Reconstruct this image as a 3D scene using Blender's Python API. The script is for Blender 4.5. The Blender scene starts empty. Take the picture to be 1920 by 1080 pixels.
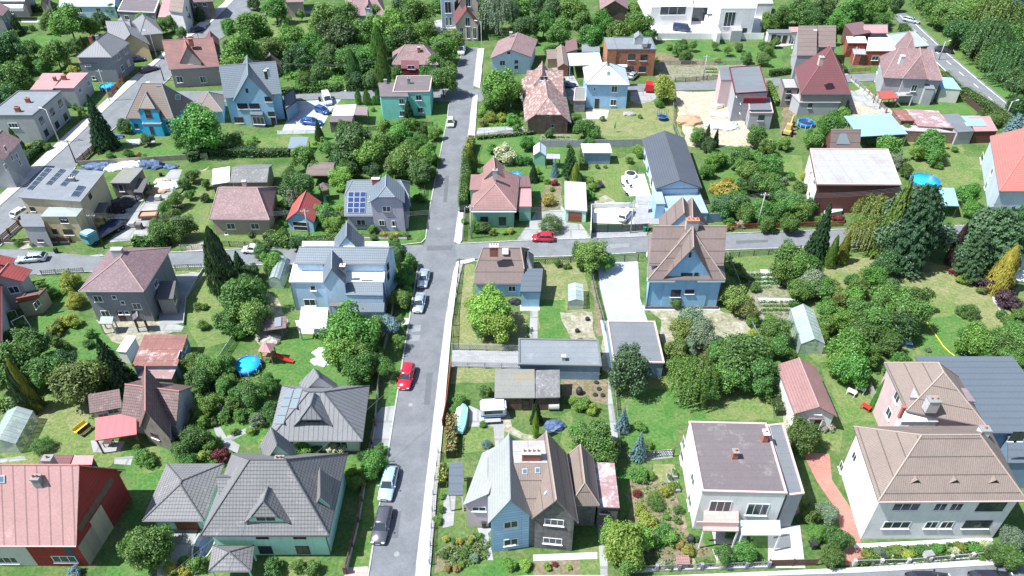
import bpy, bmesh, math, random
from mathutils import Vector, Matrix
random.seed(7)
# ---------------------------------------------------------------- camera, world, sun
HC, TH, FP = 75.0, 38.5, 1400.0
scene = bpy.context.scene
cam = bpy.data.cameras.new('camera'); camo = bpy.data.objects.new('camera', cam)
scene.collection.objects.link(camo)
camo.location = (0, 0, HC); camo.rotation_euler = (math.radians(90 - TH), 0, 0)
cam.lens = FP / 1920 * 36; cam.sensor_width = 36; cam.clip_end = 3000; cam.clip_start = 1
scene.camera = camo
SUN_EL, SUN_AZ = 58.0, 192.0          # azimuth of the sun measured from +X counter-clockwise: it stands to the left
w = bpy.data.worlds.new('World'); scene.world = w; w.use_nodes = True
nt = w.node_tree; bg = nt.nodes['Background']; sk = nt.nodes.new('ShaderNodeTexSky'); sk.sky_type = 'NISHITA'
sk.sun_disc = False; sk.sun_elevation = math.radians(SUN_EL); sk.sun_rotation = math.radians(90 - SUN_AZ)
nt.links.new(sk.outputs[0], bg.inputs[0]); bg.inputs[1].default_value = 0.108
sl = bpy.data.lights.new('sun', 'SUN'); so = bpy.data.objects.new('sun', sl); scene.collection.objects.link(so)
sl.energy = 5.0; sl.angle = math.radians(0.53); sl.color = (0.975, 1.0, 0.99)
_a, _e = math.radians(SUN_AZ), math.radians(SUN_EL)
so.rotation_euler = Vector((math.cos(_a) * math.cos(_e), math.sin(_a) * math.cos(_e), math.sin(_e))).to_track_quat('Z', 'Y').to_euler()
so.location = (-60, 0, 120)
scene.view_settings.view_transform = 'Standard'; scene.view_settings.look = 'None'
scene.view_settings.exposure = 0.80; scene.view_settings.gamma = 1.0
scene.cycles.max_bounces = 6; scene.cycles.transparent_max_bounces = 6
# ---------------------------------------------------------------- survey: photo points to places on level planes
CT, ST = math.cos(math.radians(TH)), math.sin(math.radians(TH))
CAMP = Vector((0, 0, HC))
def ray(x, y):
    u, v = (x - 960) / FP, (540 - y) / FP
    return Vector((u, CT + v * ST, -ST + v * CT))
def P(x, y, z=0.0):
    d = ray(x, y); k = (z - HC) / d.z
    return Vector((d.x * k, d.y * k, z))
def PP(x, y, plane):
    p0, n = plane; d = ray(x, y); k = (p0 - CAMP).dot(n) / d.dot(n)
    return CAMP + d * k
def zat(Y, y):
    d = ray(960, y); return HC + Y * d.z / d.y
def proj(p):
    q = p - CAMP; c = q.y * CT - q.z * ST; r = q.z * CT + q.y * ST
    return (960 + FP * q.x / c, 540 - FP * r / c)
def hpx(yt, yb):
    Y = P(960, yb).y; return zat(Y, yt)
# ---------------------------------------------------------------- materials
M = {}
def nodes(name, rough=0.8, metal=0.0, spec=0.3):
    m = bpy.data.materials.new(name); m.use_nodes = True; t = m.node_tree
    b = t.nodes['Principled BSDF']; b.inputs['Roughness'].default_value = rough; b.inputs['Metallic'].default_value = metal
    b.inputs['Specular IOR Level'].default_value = spec
    return m, t, b
def c4(c): return (c[0], c[1], c[2], 1)
def N(t, kind, **kw):
    n = t.nodes.new(kind)
    for k, v in kw.items():
        if k in n.inputs: n.inputs[k].default_value = v
        else: setattr(n, k, v)
    return n
def mixc(t, fac, a, b, mode='MIX', f=None):
    n = t.nodes.new('ShaderNodeMix'); n.data_type = 'RGBA'; n.blend_type = mode
    if fac is not None: t.links.new(fac, n.inputs[0])
    if f is not None: n.inputs[0].default_value = f
    for i, s in ((6, a), (7, b)):
        if isinstance(s, (tuple, list)): n.inputs[i].default_value = c4(s)
        else: t.links.new(s, n.inputs[i])
    return n.outputs[2]
def ramp(t, fac, lo, hi):
    n = t.nodes.new('ShaderNodeMapRange'); t.links.new(fac, n.inputs[0])
    n.inputs[1].default_value = lo; n.inputs[2].default_value = hi; return n.outputs[0]
def noise(t, scale, detail=4, rough=.6, vec=None, obj=True):
    n = N(t, 'ShaderNodeTexNoise', Scale=scale, Detail=detail, Roughness=rough)
    if vec is None:
        g = t.nodes.new('ShaderNodeNewGeometry'); vec = g.outputs['Position']
    t.links.new(vec, n.inputs['Vector']); return n.outputs['Fac']
def smul(c, k): return tuple(min(1, v * k) for v in c[:3])
def ground_mat(name, stops, scale=.12, fine=2.5, bump=.3, rough=.95):
    """stops: three colours mixed by two broad noises, with fine speckle"""
    m, t, b = nodes(name, rough, spec=.15)
    n1 = ramp(t, noise(t, scale, 6, .65), .38, .62); n2 = ramp(t, noise(t, scale * 3.3, 6, .7), .42, .66)
    n3 = noise(t, fine, 5, .75)
    c = mixc(t, n1, stops[0], stops[1]); c = mixc(t, n2, c, stops[2])
    sp = ramp(t, n3, .3, .7); c2 = mixc(t, sp, (.55, .55, .5), (1.35, 1.35, 1.3))
    c = mixc(t, None, c, c2, 'MULTIPLY', 1.0)
    c = mixc(t, ramp(t, noise(t, .9, 8, .8), .6, .72), c, stops[2])
    t.links.new(c, b.inputs['Base Color'])
    bm_ = N(t, 'ShaderNodeBump', Strength=bump, Distance=.1); t.links.new(n3, bm_.inputs['Height']); t.links.new(bm_.outputs[0], b.inputs['Normal'])
    M[name] = m; return m
def hard_mat(name, col, var=.18, scale=.5, rough=.9, joints=None, col2=None, metal=0.0, spec=.3):
    m, t, b = nodes(name, rough, metal, spec)
    n1 = ramp(t, noise(t, scale, 7, .7), .3, .7); n3 = ramp(t, noise(t, 6, 3, .7), .3, .7)
    c = mixc(t, n1, smul(col, 1 - var), col2 or smul(col, 1 + var))
    c = mixc(t, None, c, mixc(t, n3, (.86, .86, .86), (1.1, 1.1, 1.1)), 'MULTIPLY', 1.0)
    if joints:
        bw, bh, dk = joints
        uv = t.nodes.new('ShaderNodeTexCoord'); br = N(t, 'ShaderNodeTexBrick', Scale=1.0)
        br.inputs['Brick Width'].default_value = bw; br.inputs['Row Height'].default_value = bh; br.inputs['Mortar Size'].default_value = min(bw, bh) * .06
        br.inputs['Color1'].default_value = (1, 1, 1, 1); br.inputs['Color2'].default_value = (.82, .82, .82, 1); br.inputs['Mortar'].default_value = (dk, dk, dk, 1)
        t.links.new(uv.outputs['UV'], br.inputs['Vector']); c = mixc(t, None, c, br.outputs['Color'], 'MULTIPLY', 1.0)
    t.links.new(c, b.inputs['Base Color']); M[name] = m; return m
def roof_mat(name, col, style, var=.15, stain=None, rough=.7, step=.5, row=.38, dk=.5, metal=0.0):
    """UV in metres: u along the eave, v up the slope"""
    m, t, b = nodes(name, rough, metal, .35)
    tc = t.nodes.new('ShaderNodeTexCoord'); uv = tc.outputs['UV']; sp = t.nodes.new('ShaderNodeSeparateXYZ'); t.links.new(uv, sp.inputs[0])
    big = ramp(t, noise(t, .35, 8, .72), .3, .7)
    c = mixc(t, big, smul(col, 1 - var), smul(col, 1 + var))
    if stain:
        sc, lo = (stain[1], stain[2]) if len(stain) > 1 else (.8, .55)
        c = mixc(t, ramp(t, noise(t, sc, 8, .75), lo, lo + .12), c, stain[0])
    def line(sock, period, width, dark):
        a = N(t, 'ShaderNodeMath', operation='DIVIDE'); t.links.new(sock, a.inputs[0]); a.inputs[1].default_value = period
        f = N(t, 'ShaderNodeMath', operation='FRACT'); t.links.new(a.outputs[0], f.inputs[0])
        g = N(t, 'ShaderNodeMath', operation='LESS_THAN'); t.links.new(f.outputs[0], g.inputs[0]); g.inputs[1].default_value = width
        return mixc(t, g.outputs[0], (1, 1, 1), (dark, dark, dark))
    if style in ('seam', 'tile', 'sheet', 'corr'):
        pu, wu, du = {'seam': (step, .13, dk), 'tile': (step * .5, .3, .5 + dk * .5), 'sheet': (step * 2, .05, dk), 'corr': (step * .4, .45, .55 + dk * .4)}[style]
        c = mixc(t, None, c, line(sp.outputs[0], pu, wu, du), 'MULTIPLY', 1.0)
    if style in ('tile', 'rows', 'sheet', 'corr'):
        pv, wv, dv = {'tile': (row, .2, dk), 'rows': (row, .22, dk), 'sheet': (2.2, .05, dk), 'corr': (1.9, .07, dk)}[style]
        c = mixc(t, None, c, line(sp.outputs[1], pv, wv, dv), 'MULTIPLY', 1.0)
    if style == 'eternit':
        v = N(t, 'ShaderNodeTexVoronoi', Scale=2.6); t.links.new(uv, v.inputs['Vector'])
        c = mixc(t, None, c, mixc(t, ramp(t, v.outputs['Distance'], .0, .6), (1.2, 1.2, 1.2), (.8, .8, .8)), 'MULTIPLY', 1.0)
    if style == 'flat':
        br = N(t, 'ShaderNodeTexBrick', Scale=1.0); br.inputs['Brick Width'].default_value = 7; br.inputs['Row Height'].default_value = 1.0
        br.inputs['Mortar Size'].default_value = .03
        br.inputs['Color1'].default_value = (1, 1, 1, 1); br.inputs['Color2'].default_value = (.93, .93, .93, 1); br.inputs['Mortar'].default_value = (dk + .3, dk + .3, dk + .3, 1)
        t.links.new(uv, br.inputs['Vector']); c = mixc(t, None, c, br.outputs['Color'], 'MULTIPLY', 1.0)
    n3 = ramp(t, noise(t, 5, 4, .75), .3, .7); c = mixc(t, None, c, mixc(t, n3, (.85, .85, .85), (1.12, 1.12, 1.12)), 'MULTIPLY', 1.0)
    t.links.new(c, b.inputs['Base Color']); M[name] = m; return m
def wall_mat(name, col, dirt=.12, brick=False, cladding=None):
    m, t, b = nodes(name, .9, 0, .2)
    c = mixc(t, ramp(t, noise(t, .6, 7, .72), .3, .7), smul(col, 1 - dirt), smul(col, 1 + dirt * .4))
    ge = t.nodes.new('ShaderNodeNewGeometry'); mp = t.nodes.new('ShaderNodeMapping'); mp.inputs['Scale'].default_value = (1.6, 1.6, .16); t.links.new(ge.outputs['Position'], mp.inputs[0])
    st = ramp(t, noise(t, 1.3, 6, .7, vec=mp.outputs[0]), .52, .72); c = mixc(t, None, c, mixc(t, st, (1, 1, 1), (1 - dirt * 1.5, 1 - dirt * 1.6, 1 - dirt * 1.7)), 'MULTIPLY', 1.0)
    if brick or cladding:
        tc = t.nodes.new('ShaderNodeTexCoord'); br = N(t, 'ShaderNodeTexBrick', Scale=1.0)
        bw, rh, dk = (.5, .22, .7) if brick else cladding
        br.inputs['Brick Width'].default_value = bw; br.inputs['Row Height'].default_value = rh; br.inputs['Mortar Size'].default_value = rh * .09
        br.inputs['Color1'].default_value = (1.1, 1.1, 1.1, 1); br.inputs['Color2'].default_value = (.72, .72, .72, 1) if brick else (.97, .97, .97, 1); br.inputs['Mortar'].default_value = (dk, dk, dk, 1)
        t.links.new(tc.outputs['UV'], br.inputs['Vector']); c = mixc(t, None, c, br.outputs['Color'], 'MULTIPLY', 1.0)
    t.links.new(c, b.inputs['Base Color']); M[name] = m; return m
def plain(name, col, rough=.6, metal=0., spec=.4, var=0, emit=None, coat=0.):
    m, t, b = nodes(name, rough, metal, spec)
    if var:
        c = mixc(t, ramp(t, noise(t, 3, 5, .7), .3, .7), smul(col, 1 - var), smul(col, 1 + var)); t.links.new(c, b.inputs['Base Color'])
    else: b.inputs['Base Color'].default_value = c4(col)
    b.inputs['Coat Weight'].default_value = coat
    M[name] = m; return m
def leaf_mat(name, c1, c2, trans=.3):
    m = bpy.data.materials.new(name); m.use_nodes = True; t = m.node_tree; t.nodes.clear()
    out = t.nodes.new('ShaderNodeOutputMaterial'); g = t.nodes.new('ShaderNodeNewGeometry'); oi = t.nodes.new('ShaderNodeObjectInfo')
    c = mixc(t, g.outputs['Random Per Island'], c1, c2)
    k = N(t, 'ShaderNodeMapRange'); t.links.new(oi.outputs['Random'], k.inputs[0]); k.inputs[3].default_value = .7; k.inputs[4].default_value = 1.3
    hs = N(t, 'ShaderNodeHueSaturation'); t.links.new(c, hs.inputs['Color']); t.links.new(k.outputs[0], hs.inputs['Value'])
    hh = N(t, 'ShaderNodeMapRange'); mm = N(t, 'ShaderNodeMath', operation='FRACT'); m7 = N(t, 'ShaderNodeMath', operation='MULTIPLY'); m7.inputs[1].default_value = 7.3
    t.links.new(oi.outputs['Random'], m7.inputs[0]); t.links.new(m7.outputs[0], mm.inputs[0]); t.links.new(mm.outputs[0], hh.inputs[0]); hh.inputs[3].default_value = .475; hh.inputs[4].default_value = .52
    t.links.new(hh.outputs[0], hs.inputs['Hue'])
    d = t.nodes.new('ShaderNodeBsdfDiffuse'); tr = t.nodes.new('ShaderNodeBsdfTranslucent'); gl = N(t, 'ShaderNodeBsdfGlossy', Roughness=.5)
    t.links.new(hs.outputs[0], d.inputs[0]); t.links.new(hs.outputs[0], tr.inputs[0])
    mx = t.nodes.new('ShaderNodeMixShader'); mx.inputs[0].default_value = trans; t.links.new(d.outputs[0], mx.inputs[1]); t.links.new(tr.outputs[0], mx.inputs[2])
    m2 = t.nodes.new('ShaderNodeMixShader'); m2.inputs[0].default_value = .04; t.links.new(mx.outputs[0], m2.inputs[1]); t.links.new(gl.outputs[0], m2.inputs[2])
    t.links.new(m2.outputs[0], out.inputs[0]); M[name] = m; return m
# ---------------------------------------------------------------- mesh + object helpers
COL = scene.collection
def link(name, me, mat=None, parent=None, kind=None):
    o = bpy.data.objects.new(name, me); COL.objects.link(o)
    if mat is not None:
        mt = M[mat] if isinstance(mat, str) else mat
        if not me.materials: me.materials.append(mt)
    if parent is not None: o.parent = parent
    if kind: o['kind'] = kind
    return o
LABELS = {}
def tag(o, label, cat, group=None):
    o['label'] = label; o['category'] = cat
    if group: o['group'] = group
    return o
def empty(name, loc, rz=0, label=None, cat=None, group=None):
    o = bpy.data.objects.new(name, None); COL.objects.link(o); o.location = loc; o.rotation_euler = (0, 0, rz); o.empty_display_size = .5
    if label: tag(o, label, cat, group)
    return o
def uvbox(me):
    """UV in metres from each face's own plane"""
    uvl = me.uv_layers.new(name='UV'); vs = me.vertices
    for p in me.polygons:
        n = p.normal
        if abs(n.z) > .999: e, s = Vector((1, 0, 0)), Vector((0, 1, 0))
        else:
            e = n.cross(Vector((0, 0, 1))).normalized(); s = e.cross(n).normalized()
            if s.z < 0: s = -s
        for li in p.loop_indices:
            co = vs[me.loops[li].vertex_index].co; uvl.data[li].uv = (co.dot(e), co.dot(s))
class MB:
    def __init__(s): s.v = []; s.f = []
    def add(s, vs, fs):
        k = len(s.v); s.v += [tuple(v) for v in vs]; s.f += [tuple(i + k for i in f) for f in fs]
    def box(s, x0, y0, z0, x1, y1, z1, mt=None):
        vs = [Vector(v) for v in ((x0, y0, z0), (x1, y0, z0), (x1, y1, z0), (x0, y1, z0), (x0, y0, z1), (x1, y0, z1), (x1, y1, z1), (x0, y1, z1))]
        if mt: vs = [mt @ v for v in vs]
        s.add(vs, [(3, 2, 1, 0), (4, 5, 6, 7), (0, 1, 5, 4), (1, 2, 6, 5), (2, 3, 7, 6), (3, 0, 4, 7)])
    def prism(s, pts, z0, z1):
        n = len(pts)
        if sum(pts[i][0] * pts[(i + 1) % n][1] - pts[(i + 1) % n][0] * pts[i][1] for i in range(n)) < 0: pts = pts[::-1]
        vs = [(p[0], p[1], z0) for p in pts] + [(p[0], p[1], z1) for p in pts]
        s.add(vs, [tuple(range(n))[::-1], tuple(range(n, 2 * n))] + [(i, (i + 1) % n, n + (i + 1) % n, n + i) for i in range(n)])
    def tube(s, a, b, r0, r1=None, n=6):
        a, b = Vector(a), Vector(b); r1 = r0 if r1 is None else r1; d = (b - a).normalized()
        x = d.orthogonal().normalized(); y = d.cross(x); vs = []
        for p, r in ((a, r0), (b, r1)):
            for i in range(n):
                t = 2 * math.pi * i / n; vs.append(p + x * (r * math.cos(t)) + y * (r * math.sin(t)))
        s.add(vs, [(i, (i + 1) % n, n + (i + 1) % n, n + i) for i in range(n)] + [tuple(range(n))[::-1], tuple(range(n, 2 * n))])
    def lathe(s, prof, n=16, c=(0, 0, 0)):
        vs = []; m = len(prof)
        for r, z in prof:
            for i in range(n):
                t = 2 * math.pi * i / n; vs.append((c[0] + r * math.cos(t), c[1] + r * math.sin(t), c[2] + z))
        fs = [(j * n + i, j * n + (i + 1) % n, (j + 1) * n + (i + 1) % n, (j + 1) * n + i) for j in range(m - 1) for i in range(n)]
        fs += [tuple(range(n))[::-1], tuple(range((m - 1) * n, m * n))]
        s.add(vs, fs)
    def quad(s, a, b, c, d): s.add([a, b, c, d], [(0, 1, 2, 3)])
    def mesh(s, name, smooth=False):
        me = bpy.data.meshes.new(name); me.from_pydata(s.v, [], s.f); me.update(); uvbox(me)
        if smooth:
            for p in me.polygons: p.use_smooth = True
        return me
    def build(s, name, mat, parent=None, smooth=False, kind=None):
        return link(name, s.mesh(name, smooth), mat, parent, kind)
# ---------------------------------------------------------------- ground patches
_zb = []; SOFT = {'lawn_lush', 'lawn_mown', 'lawn_dry', 'soil', 'veg_bed', 'sand', 'rough_yard', 'verge'}
def patch(name, pts, mat, z=None, px=True, th=None):
    """a flat sheet (or, with th, a raised slab) on the ground"""
    q = [P(*p) for p in pts] if px else [Vector((p[0], p[1], 0)) for p in pts]
    area = sum(q[i].x * q[(i + 1) % len(q)].y - q[(i + 1) % len(q)].x * q[i].y for i in range(len(q)))
    if area < 0: q = q[::-1]
    if z is None:      # each sheet lies 4 mm above whatever sheet it overlaps
        bb = (min(p.x for p in q), max(p.x for p in q), min(p.y for p in q), max(p.y for p in q))
        used = {l for l, c in _zb if not (bb[1] < c[0] or bb[0] > c[1] or bb[3] < c[2] or bb[2] > c[3])}
        lev = max(used) + 1 if used else 1
        _zb.append((lev, bb)); z = .004 * lev
    if mat in SOFT:    # grown edges wander
        rn = random.Random(int(q[0].x * 31 + q[0].y)); o = []
        for a, b in zip(q, q[1:] + q[:1]):
            k = max(1, int((b - a).length / 1.6))
            for i in range(k):
                p = a.lerp(b, i / k)
                if 0 < i: p += Vector((rn.uniform(-.4, .4), rn.uniform(-.4, .4), 0))
                o.append(p)
        q = o
    m = MB(); n = len(q)
    if th:
        vs = [(p.x, p.y, -.05) for p in q] + [(p.x, p.y, th + z) for p in q]
        m.add(vs, [tuple(range(n, 2 * n))] + [(i, (i + 1) % n, n + (i + 1) % n, n + i) for i in range(n)])
    else: m.add([(p.x, p.y, z) for p in q], [tuple(range(n))])
    o = m.build(name, mat, kind='structure')
    b = bmesh.new(); b.from_mesh(o.data); bmesh.ops.triangulate(b, faces=[f for f in b.faces if len(f.verts) > 4]); b.to_mesh(o.data); b.free()
    return o
# ---------------------------------------------------------------- windows, doors
_wc = {}
def win_meshes(wd, ht, kind):
    k = (round(wd, 2), round(ht, 2), kind)
    if k in _wc: return _wc[k]
    f = MB(); t = .09; h2 = ht; w2 = wd / 2
    f.box(-w2, -.05, 0, -w2 + t, .0, h2); f.box(w2 - t, -.05, 0, w2, .0, h2)
    f.box(-w2 + t, -.05, 0, w2 - t, .0, t); f.box(-w2 + t, -.05, h2 - t, w2 - t, .0, h2)
    if kind != 'door' and wd > .9:
        k_n = 1 if wd < 1.9 else 2
        for i in range(k_n):
            x = -w2 + wd * (i + 1) / (k_n + 1); f.box(x - .035, -.045, t, x + .035, 0, h2 - t)
    if kind == 'door': f.box(-w2 + t, -.045, h2 * .45, w2 - t, 0, h2 * .52)
    s = None
    if kind != 'door':
        s = MB(); s.box(-w2 - .08, -.16, -.07, w2 + .08, .0, -.01)
        s = s.mesh('sill')
    p = MB(); p.box(-w2 + t, -.028, t, w2 - t, .0, h2 - t)
    _wc[k] = (f.mesh('window'), p.mesh('pane'), s); return _wc[k]
def put_window(parent, loc, rz, wd, ht, frame='trim_white', kind='win', pane='glass', sill=None):
    fm, pm, sm = win_meshes(wd, ht, kind)
    o = bpy.data.objects.new('door' if kind == 'door' else 'window', fm); COL.objects.link(o); o.parent = parent; o.location = loc; o.rotation_euler = (0, 0, rz)
    def mat(o, name):
        if not o.data.materials: o.data.materials.append(M[name])
        o.material_slots[0].link = 'OBJECT'; o.material_slots[0].material = M[name]
    mat(o, frame)
    q = bpy.data.objects.new('pane', pm); COL.objects.link(q); q.parent = o; mat(q, pane)
    if sm and sill:
        r = bpy.data.objects.new('sill', sm); COL.objects.link(r); r.parent = o; mat(r, sill)
    return o
# ---------------------------------------------------------------- houses
CAPS = {'r_tan': 'cap_tan', 'r_pinktile': 'cap_pink', 'r_bung': 'cap_pink', 'r_purple': 'cap_pink', 'r_stripe': 'cap_pink', 'r_redseam': 'cap_red', 'r_red': 'cap_red', 'r_salmon': 'cap_red', 'r_maroon': 'cap_mar', 'r_brown': 'cap_tan', 'r_anthra': 'cap_dark', 'r_seamgrey': 'cap_dark', 'r_tilegrey': 'cap_dark', 'r_orange': 'cap_red', 'r_oldtile': 'cap_red'}
LM = []       # landmarks for the labels: (px, py, short name)
class House:
    def __init__(s, name, label, cat='house', short=None):
        s.root = empty(name, (0, 0, 0), 0, label, cat); s.first = True; s.short = short; s.w = {}; s.cur = None; s.kids = []
    def k(s, o): s.kids.append(o); return o
    def wing(s, A, B, C, h, roof='gable', ax='v', ry=None, rz=None, e=(0, 0), k=(0, 0), sr=.5, wall='w_white', rm='r_brown', ov=.4, side='R', th=.16, z0=0.0, tag_='', walls=True, rim=None, posts=None, yov=None, solid=True):
        """A,B near eave corners (photo), C the far corner over B (side R) or over A (side L); h eave height"""
        if isinstance(h, tuple): h = hpx(*h)
        a, b, c = P(*A, h), P(*B, h), P(*C, h)
        u = b - a; v = (c - b) if side == 'R' else (c - a)
        if s.first:
            s.root.location = (a + u * .5 + v * .5).xy.to_3d(); s.first = False
            q = proj(a + u * .5 + v * .5)
            if s.short: LM.append((q[0], q[1], s.short))
        off = s.root.location.copy(); U, V = u.length, v.length
        def G(x, y, z): return a + u * x + v * y + Vector((0, 0, z - h)) - off
        W = dict(a=a, u=u, v=v, h=h, roof=roof, off=off, ov=ov, th=th)
        ou, ovv = ov / U, (ov if yov is None else yov) / V
        x0, x1, y0, y1 = ou, 1 - ou, ovv, 1 - ovv
        rmb = MB(); wm = MB(); planes = []
        if roof == 'flat':
            W['rz'] = h
            rmb.add([G(0, 0, h - th), G(1, 0, h - th), G(1, 1, h - th), G(0, 1, h - th), G(0, 0, h), G(1, 0, h), G(1, 1, h), G(0, 1, h)],
                    [(3, 2, 1, 0), (4, 5, 6, 7), (0, 1, 5, 4), (1, 2, 6, 5), (2, 3, 7, 6), (3, 0, 4, 7)])
            top = h - th - .002
            wm.add([G(x, y, z) for z in (z0, top) for x, y in ((x0, y0), (x1, y0), (x1, y1), (x0, y1))], [(3, 2, 1, 0), (4, 5, 6, 7), (0, 1, 5, 4), (1, 2, 6, 5), (2, 3, 7, 6), (3, 0, 4, 7)])
            planes = [(a, Vector((0, 0, 1)))]
            if rim:
                r = MB(); d = .22; hh_ = .14
                for (p, q, r_, t_) in ((-.02 / U, -.02 / V, 1 + .02 / U, d / V), (-.02 / U, 1 - d / V, 1 + .02 / U, 1 + .02 / V), (-.02 / U, d / V, d / U, 1 - d / V), (1 - d / U, d / V, 1 + .02 / U, 1 - d / V)):
                    r.add([G(x, y, z) for z in (h - .1, h + hh_) for x, y in ((p, q), (r_, q), (r_, t_), (p, t_))], [(3, 2, 1, 0), (4, 5, 6, 7), (0, 1, 5, 4), (1, 2, 6, 5), (2, 3, 7, 6), (3, 0, 4, 7)])
                s.k(r.build('parapet', rim, s.root))
        elif roof == 'shed':      # mono pitch: rz = height of the far (ax v) or right/left (ax u, sr 1/0) edge
            if rz is None: rz = zat((a + v).y, ry) if ax == 'v' else h + 1
            hz = {'v': (h, h, rz, rz), 'u': (h, rz, rz, h)}[ax] if sr >= .5 else {'v': (rz, rz, h, h), 'u': (rz, h, h, rz)}[ax]
            W['rz'] = rz
            cs = [(0, 0), (1, 0), (1, 1), (0, 1)]
            rmb.add([G(x, y, z - th) for (x, y), z in zip(cs, hz)] + [G(x, y, z) for (x, y), z in zip(cs, hz)], [(3, 2, 1, 0), (4, 5, 6, 7), (0, 1, 5, 4), (1, 2, 6, 5), (2, 3, 7, 6), (3, 0, 4, 7)])
            def hz_at(x, y):
                return hz[0] + (hz[1] - hz[0]) * x + (hz[3] - hz[0]) * y
            cw = [(x0, y0), (x1, y0), (x1, y1), (x0, y1)]
            wm.add([G(x, y, z0) for x, y in cw] + [G(x, y, hz_at(x, y) - th - .003) for x, y in cw], [(3, 2, 1, 0), (4, 5, 6, 7), (0, 1, 5, 4), (1, 2, 6, 5), (2, 3, 7, 6), (3, 0, 4, 7)])
            p = [G(x, y, z) + off for (x, y), z in zip(cs, hz)]; planes = [(p[0], (p[1] - p[0]).cross(p[3] - p[0]).normalized())]
        else:
            def L(x, y, z): return G(x, y, z) if ax == 'v' else G(y, x, z)
            r0, r1 = e[0], 1 - e[1]
            if rz is None:
                pr = (a + u * sr + v * r0) if ax == 'v' else (a + u * r0 + v * sr)
                rz = zat(pr.y, ry)
            W['rz'] = rz; rise = rz - h
            # local: s across the ridge, t along it
            T = [L(0, 0, h), L(1, 0, h), L(1, 1, h), L(0, 1, h), L(sr, r0, rz), L(sr, r1, rz)]
            vs = list(T); left = [0]; right = [1]
            def endpts(t, kk):
                z = h + rise * kk; return L(sr * kk, t, z), L(1 - (1 - sr) * kk, t, z)
            fs = []
            if r0 > 0:
                if k[0] > 0:
                    p, q = endpts(0, k[0]); i = len(vs); vs += [p, q]; fs.append((i, i + 1, 4)); fl = (0, i, 4); fr = (1, i + 1, 4)
                else: fs.append((0, 1, 4)); fl = (0, 4); fr = (1, 4)
            else: fl = (0, 4); fr = (1, 4)
            if r1 < 1:
                if k[1] > 0:
                    p, q = endpts(1, k[1]); i = len(vs); vs += [p, q]; fs.append((i + 1, i, 5)); bl = (5, i, 3); br_ = (5, i + 1, 2)
                else: fs.append((2, 3, 5)); bl = (5, 3); br_ = (5, 2)
            else: bl = (5, 3); br_ = (5, 2)
            def ded(x):
                o = []
                for i in x:
                    if not o or o[-1] != i: o.append(i)
                return tuple(o)
            fs += [ded(fl + bl), ded(fr + br_)[::-1]]
            pyr = r1 - r0 < .004
            b_ = bmesh.new(); bv = [b_.verts.new(p) for p in vs]
            for f in fs:
                g_ = []
                for i in f:
                    i = 4 if (pyr and i == 5) else i
                    if not g_ or g_[-1] != i: g_.append(i)
                if g_[0] == g_[-1]: g_.pop()
                if len(g_) > 2: b_.faces.new([bv[i] for i in g_])
            for q_ in [q_ for q_ in b_.verts if not q_.link_faces]: b_.verts.remove(q_)
            bmesh.ops.recalc_face_normals(b_, faces=b_.faces[:])
            for f in b_.faces:
                if f.normal.z < 0: f.normal_flip()
            b_.verts.ensure_lookup_table()
            me = bpy.data.meshes.new('roof')
            tops = [f for f in b_.faces]
            for f in tops: planes.append((f.verts[0].co.copy() + off, f.normal.copy()))
            g = bmesh.ops.duplicate(b_, geom=b_.faces[:] + b_.edges[:] + b_.verts[:])
            nv = [x for x in g['geom'] if isinstance(x, bmesh.types.BMVert)]
            mp = {x: g['vert_map'][x] for x in g['vert_map']}
            for x in nv: x.co.z -= th
            for f in [x for x in g['geom'] if isinstance(x, bmesh.types.BMFace)]: f.normal_flip()
            for ed in [ed for f in tops for ed in f.edges if len(ed.link_faces) == 1]:
                v1, v2 = ed.verts; w1, w2 = mp[v1], mp[v2]
                try: b_.faces.new((v1, v2, w2, w1))
                except Exception: pass
            bmesh.ops.recalc_face_normals(b_, faces=b_.faces[:]); b_.to_mesh(me); b_.free()
            uvbox(me); s.k(link('roof', me, rm, s.root))
            rc = MB(); up = Vector((0, 0, .03)); segs = [(T[4], T[5])] if r1 - r0 > .004 else []
            for (r_, kk, t_, i0, i1, ap) in ((r0 > 0, k[0], 0, 0, 1, 4), (r1 < 1, k[1], 1, 3, 2, 5)):
                if r_:
                    pq = endpts(t_, kk) if kk > 0 else (T[i0], T[i1]); segs += [(pq[0], T[ap]), (pq[1], T[ap])]
            for p_, q_ in segs: rc.tube(p_ + up, q_ + up, .085, n=5)
            if rc.v: s.k(rc.build('ridge_cap', CAPS.get(rm, 'cap_grey'), s.root))
            gt = MB(); gd = Vector((0, 0, -.09))
            for i_, j_ in (((0, 1),) if (ax == 'v' and r0 > 0 and k[0] == 0) else ()) + (((0, 3), (1, 2)) if ax == 'v' else ((0, 3),)): gt.tube(T[i_] + gd, T[j_] + gd, .08, n=5)
            s.k(gt.build('gutter', 'gutter', s.root))
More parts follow.
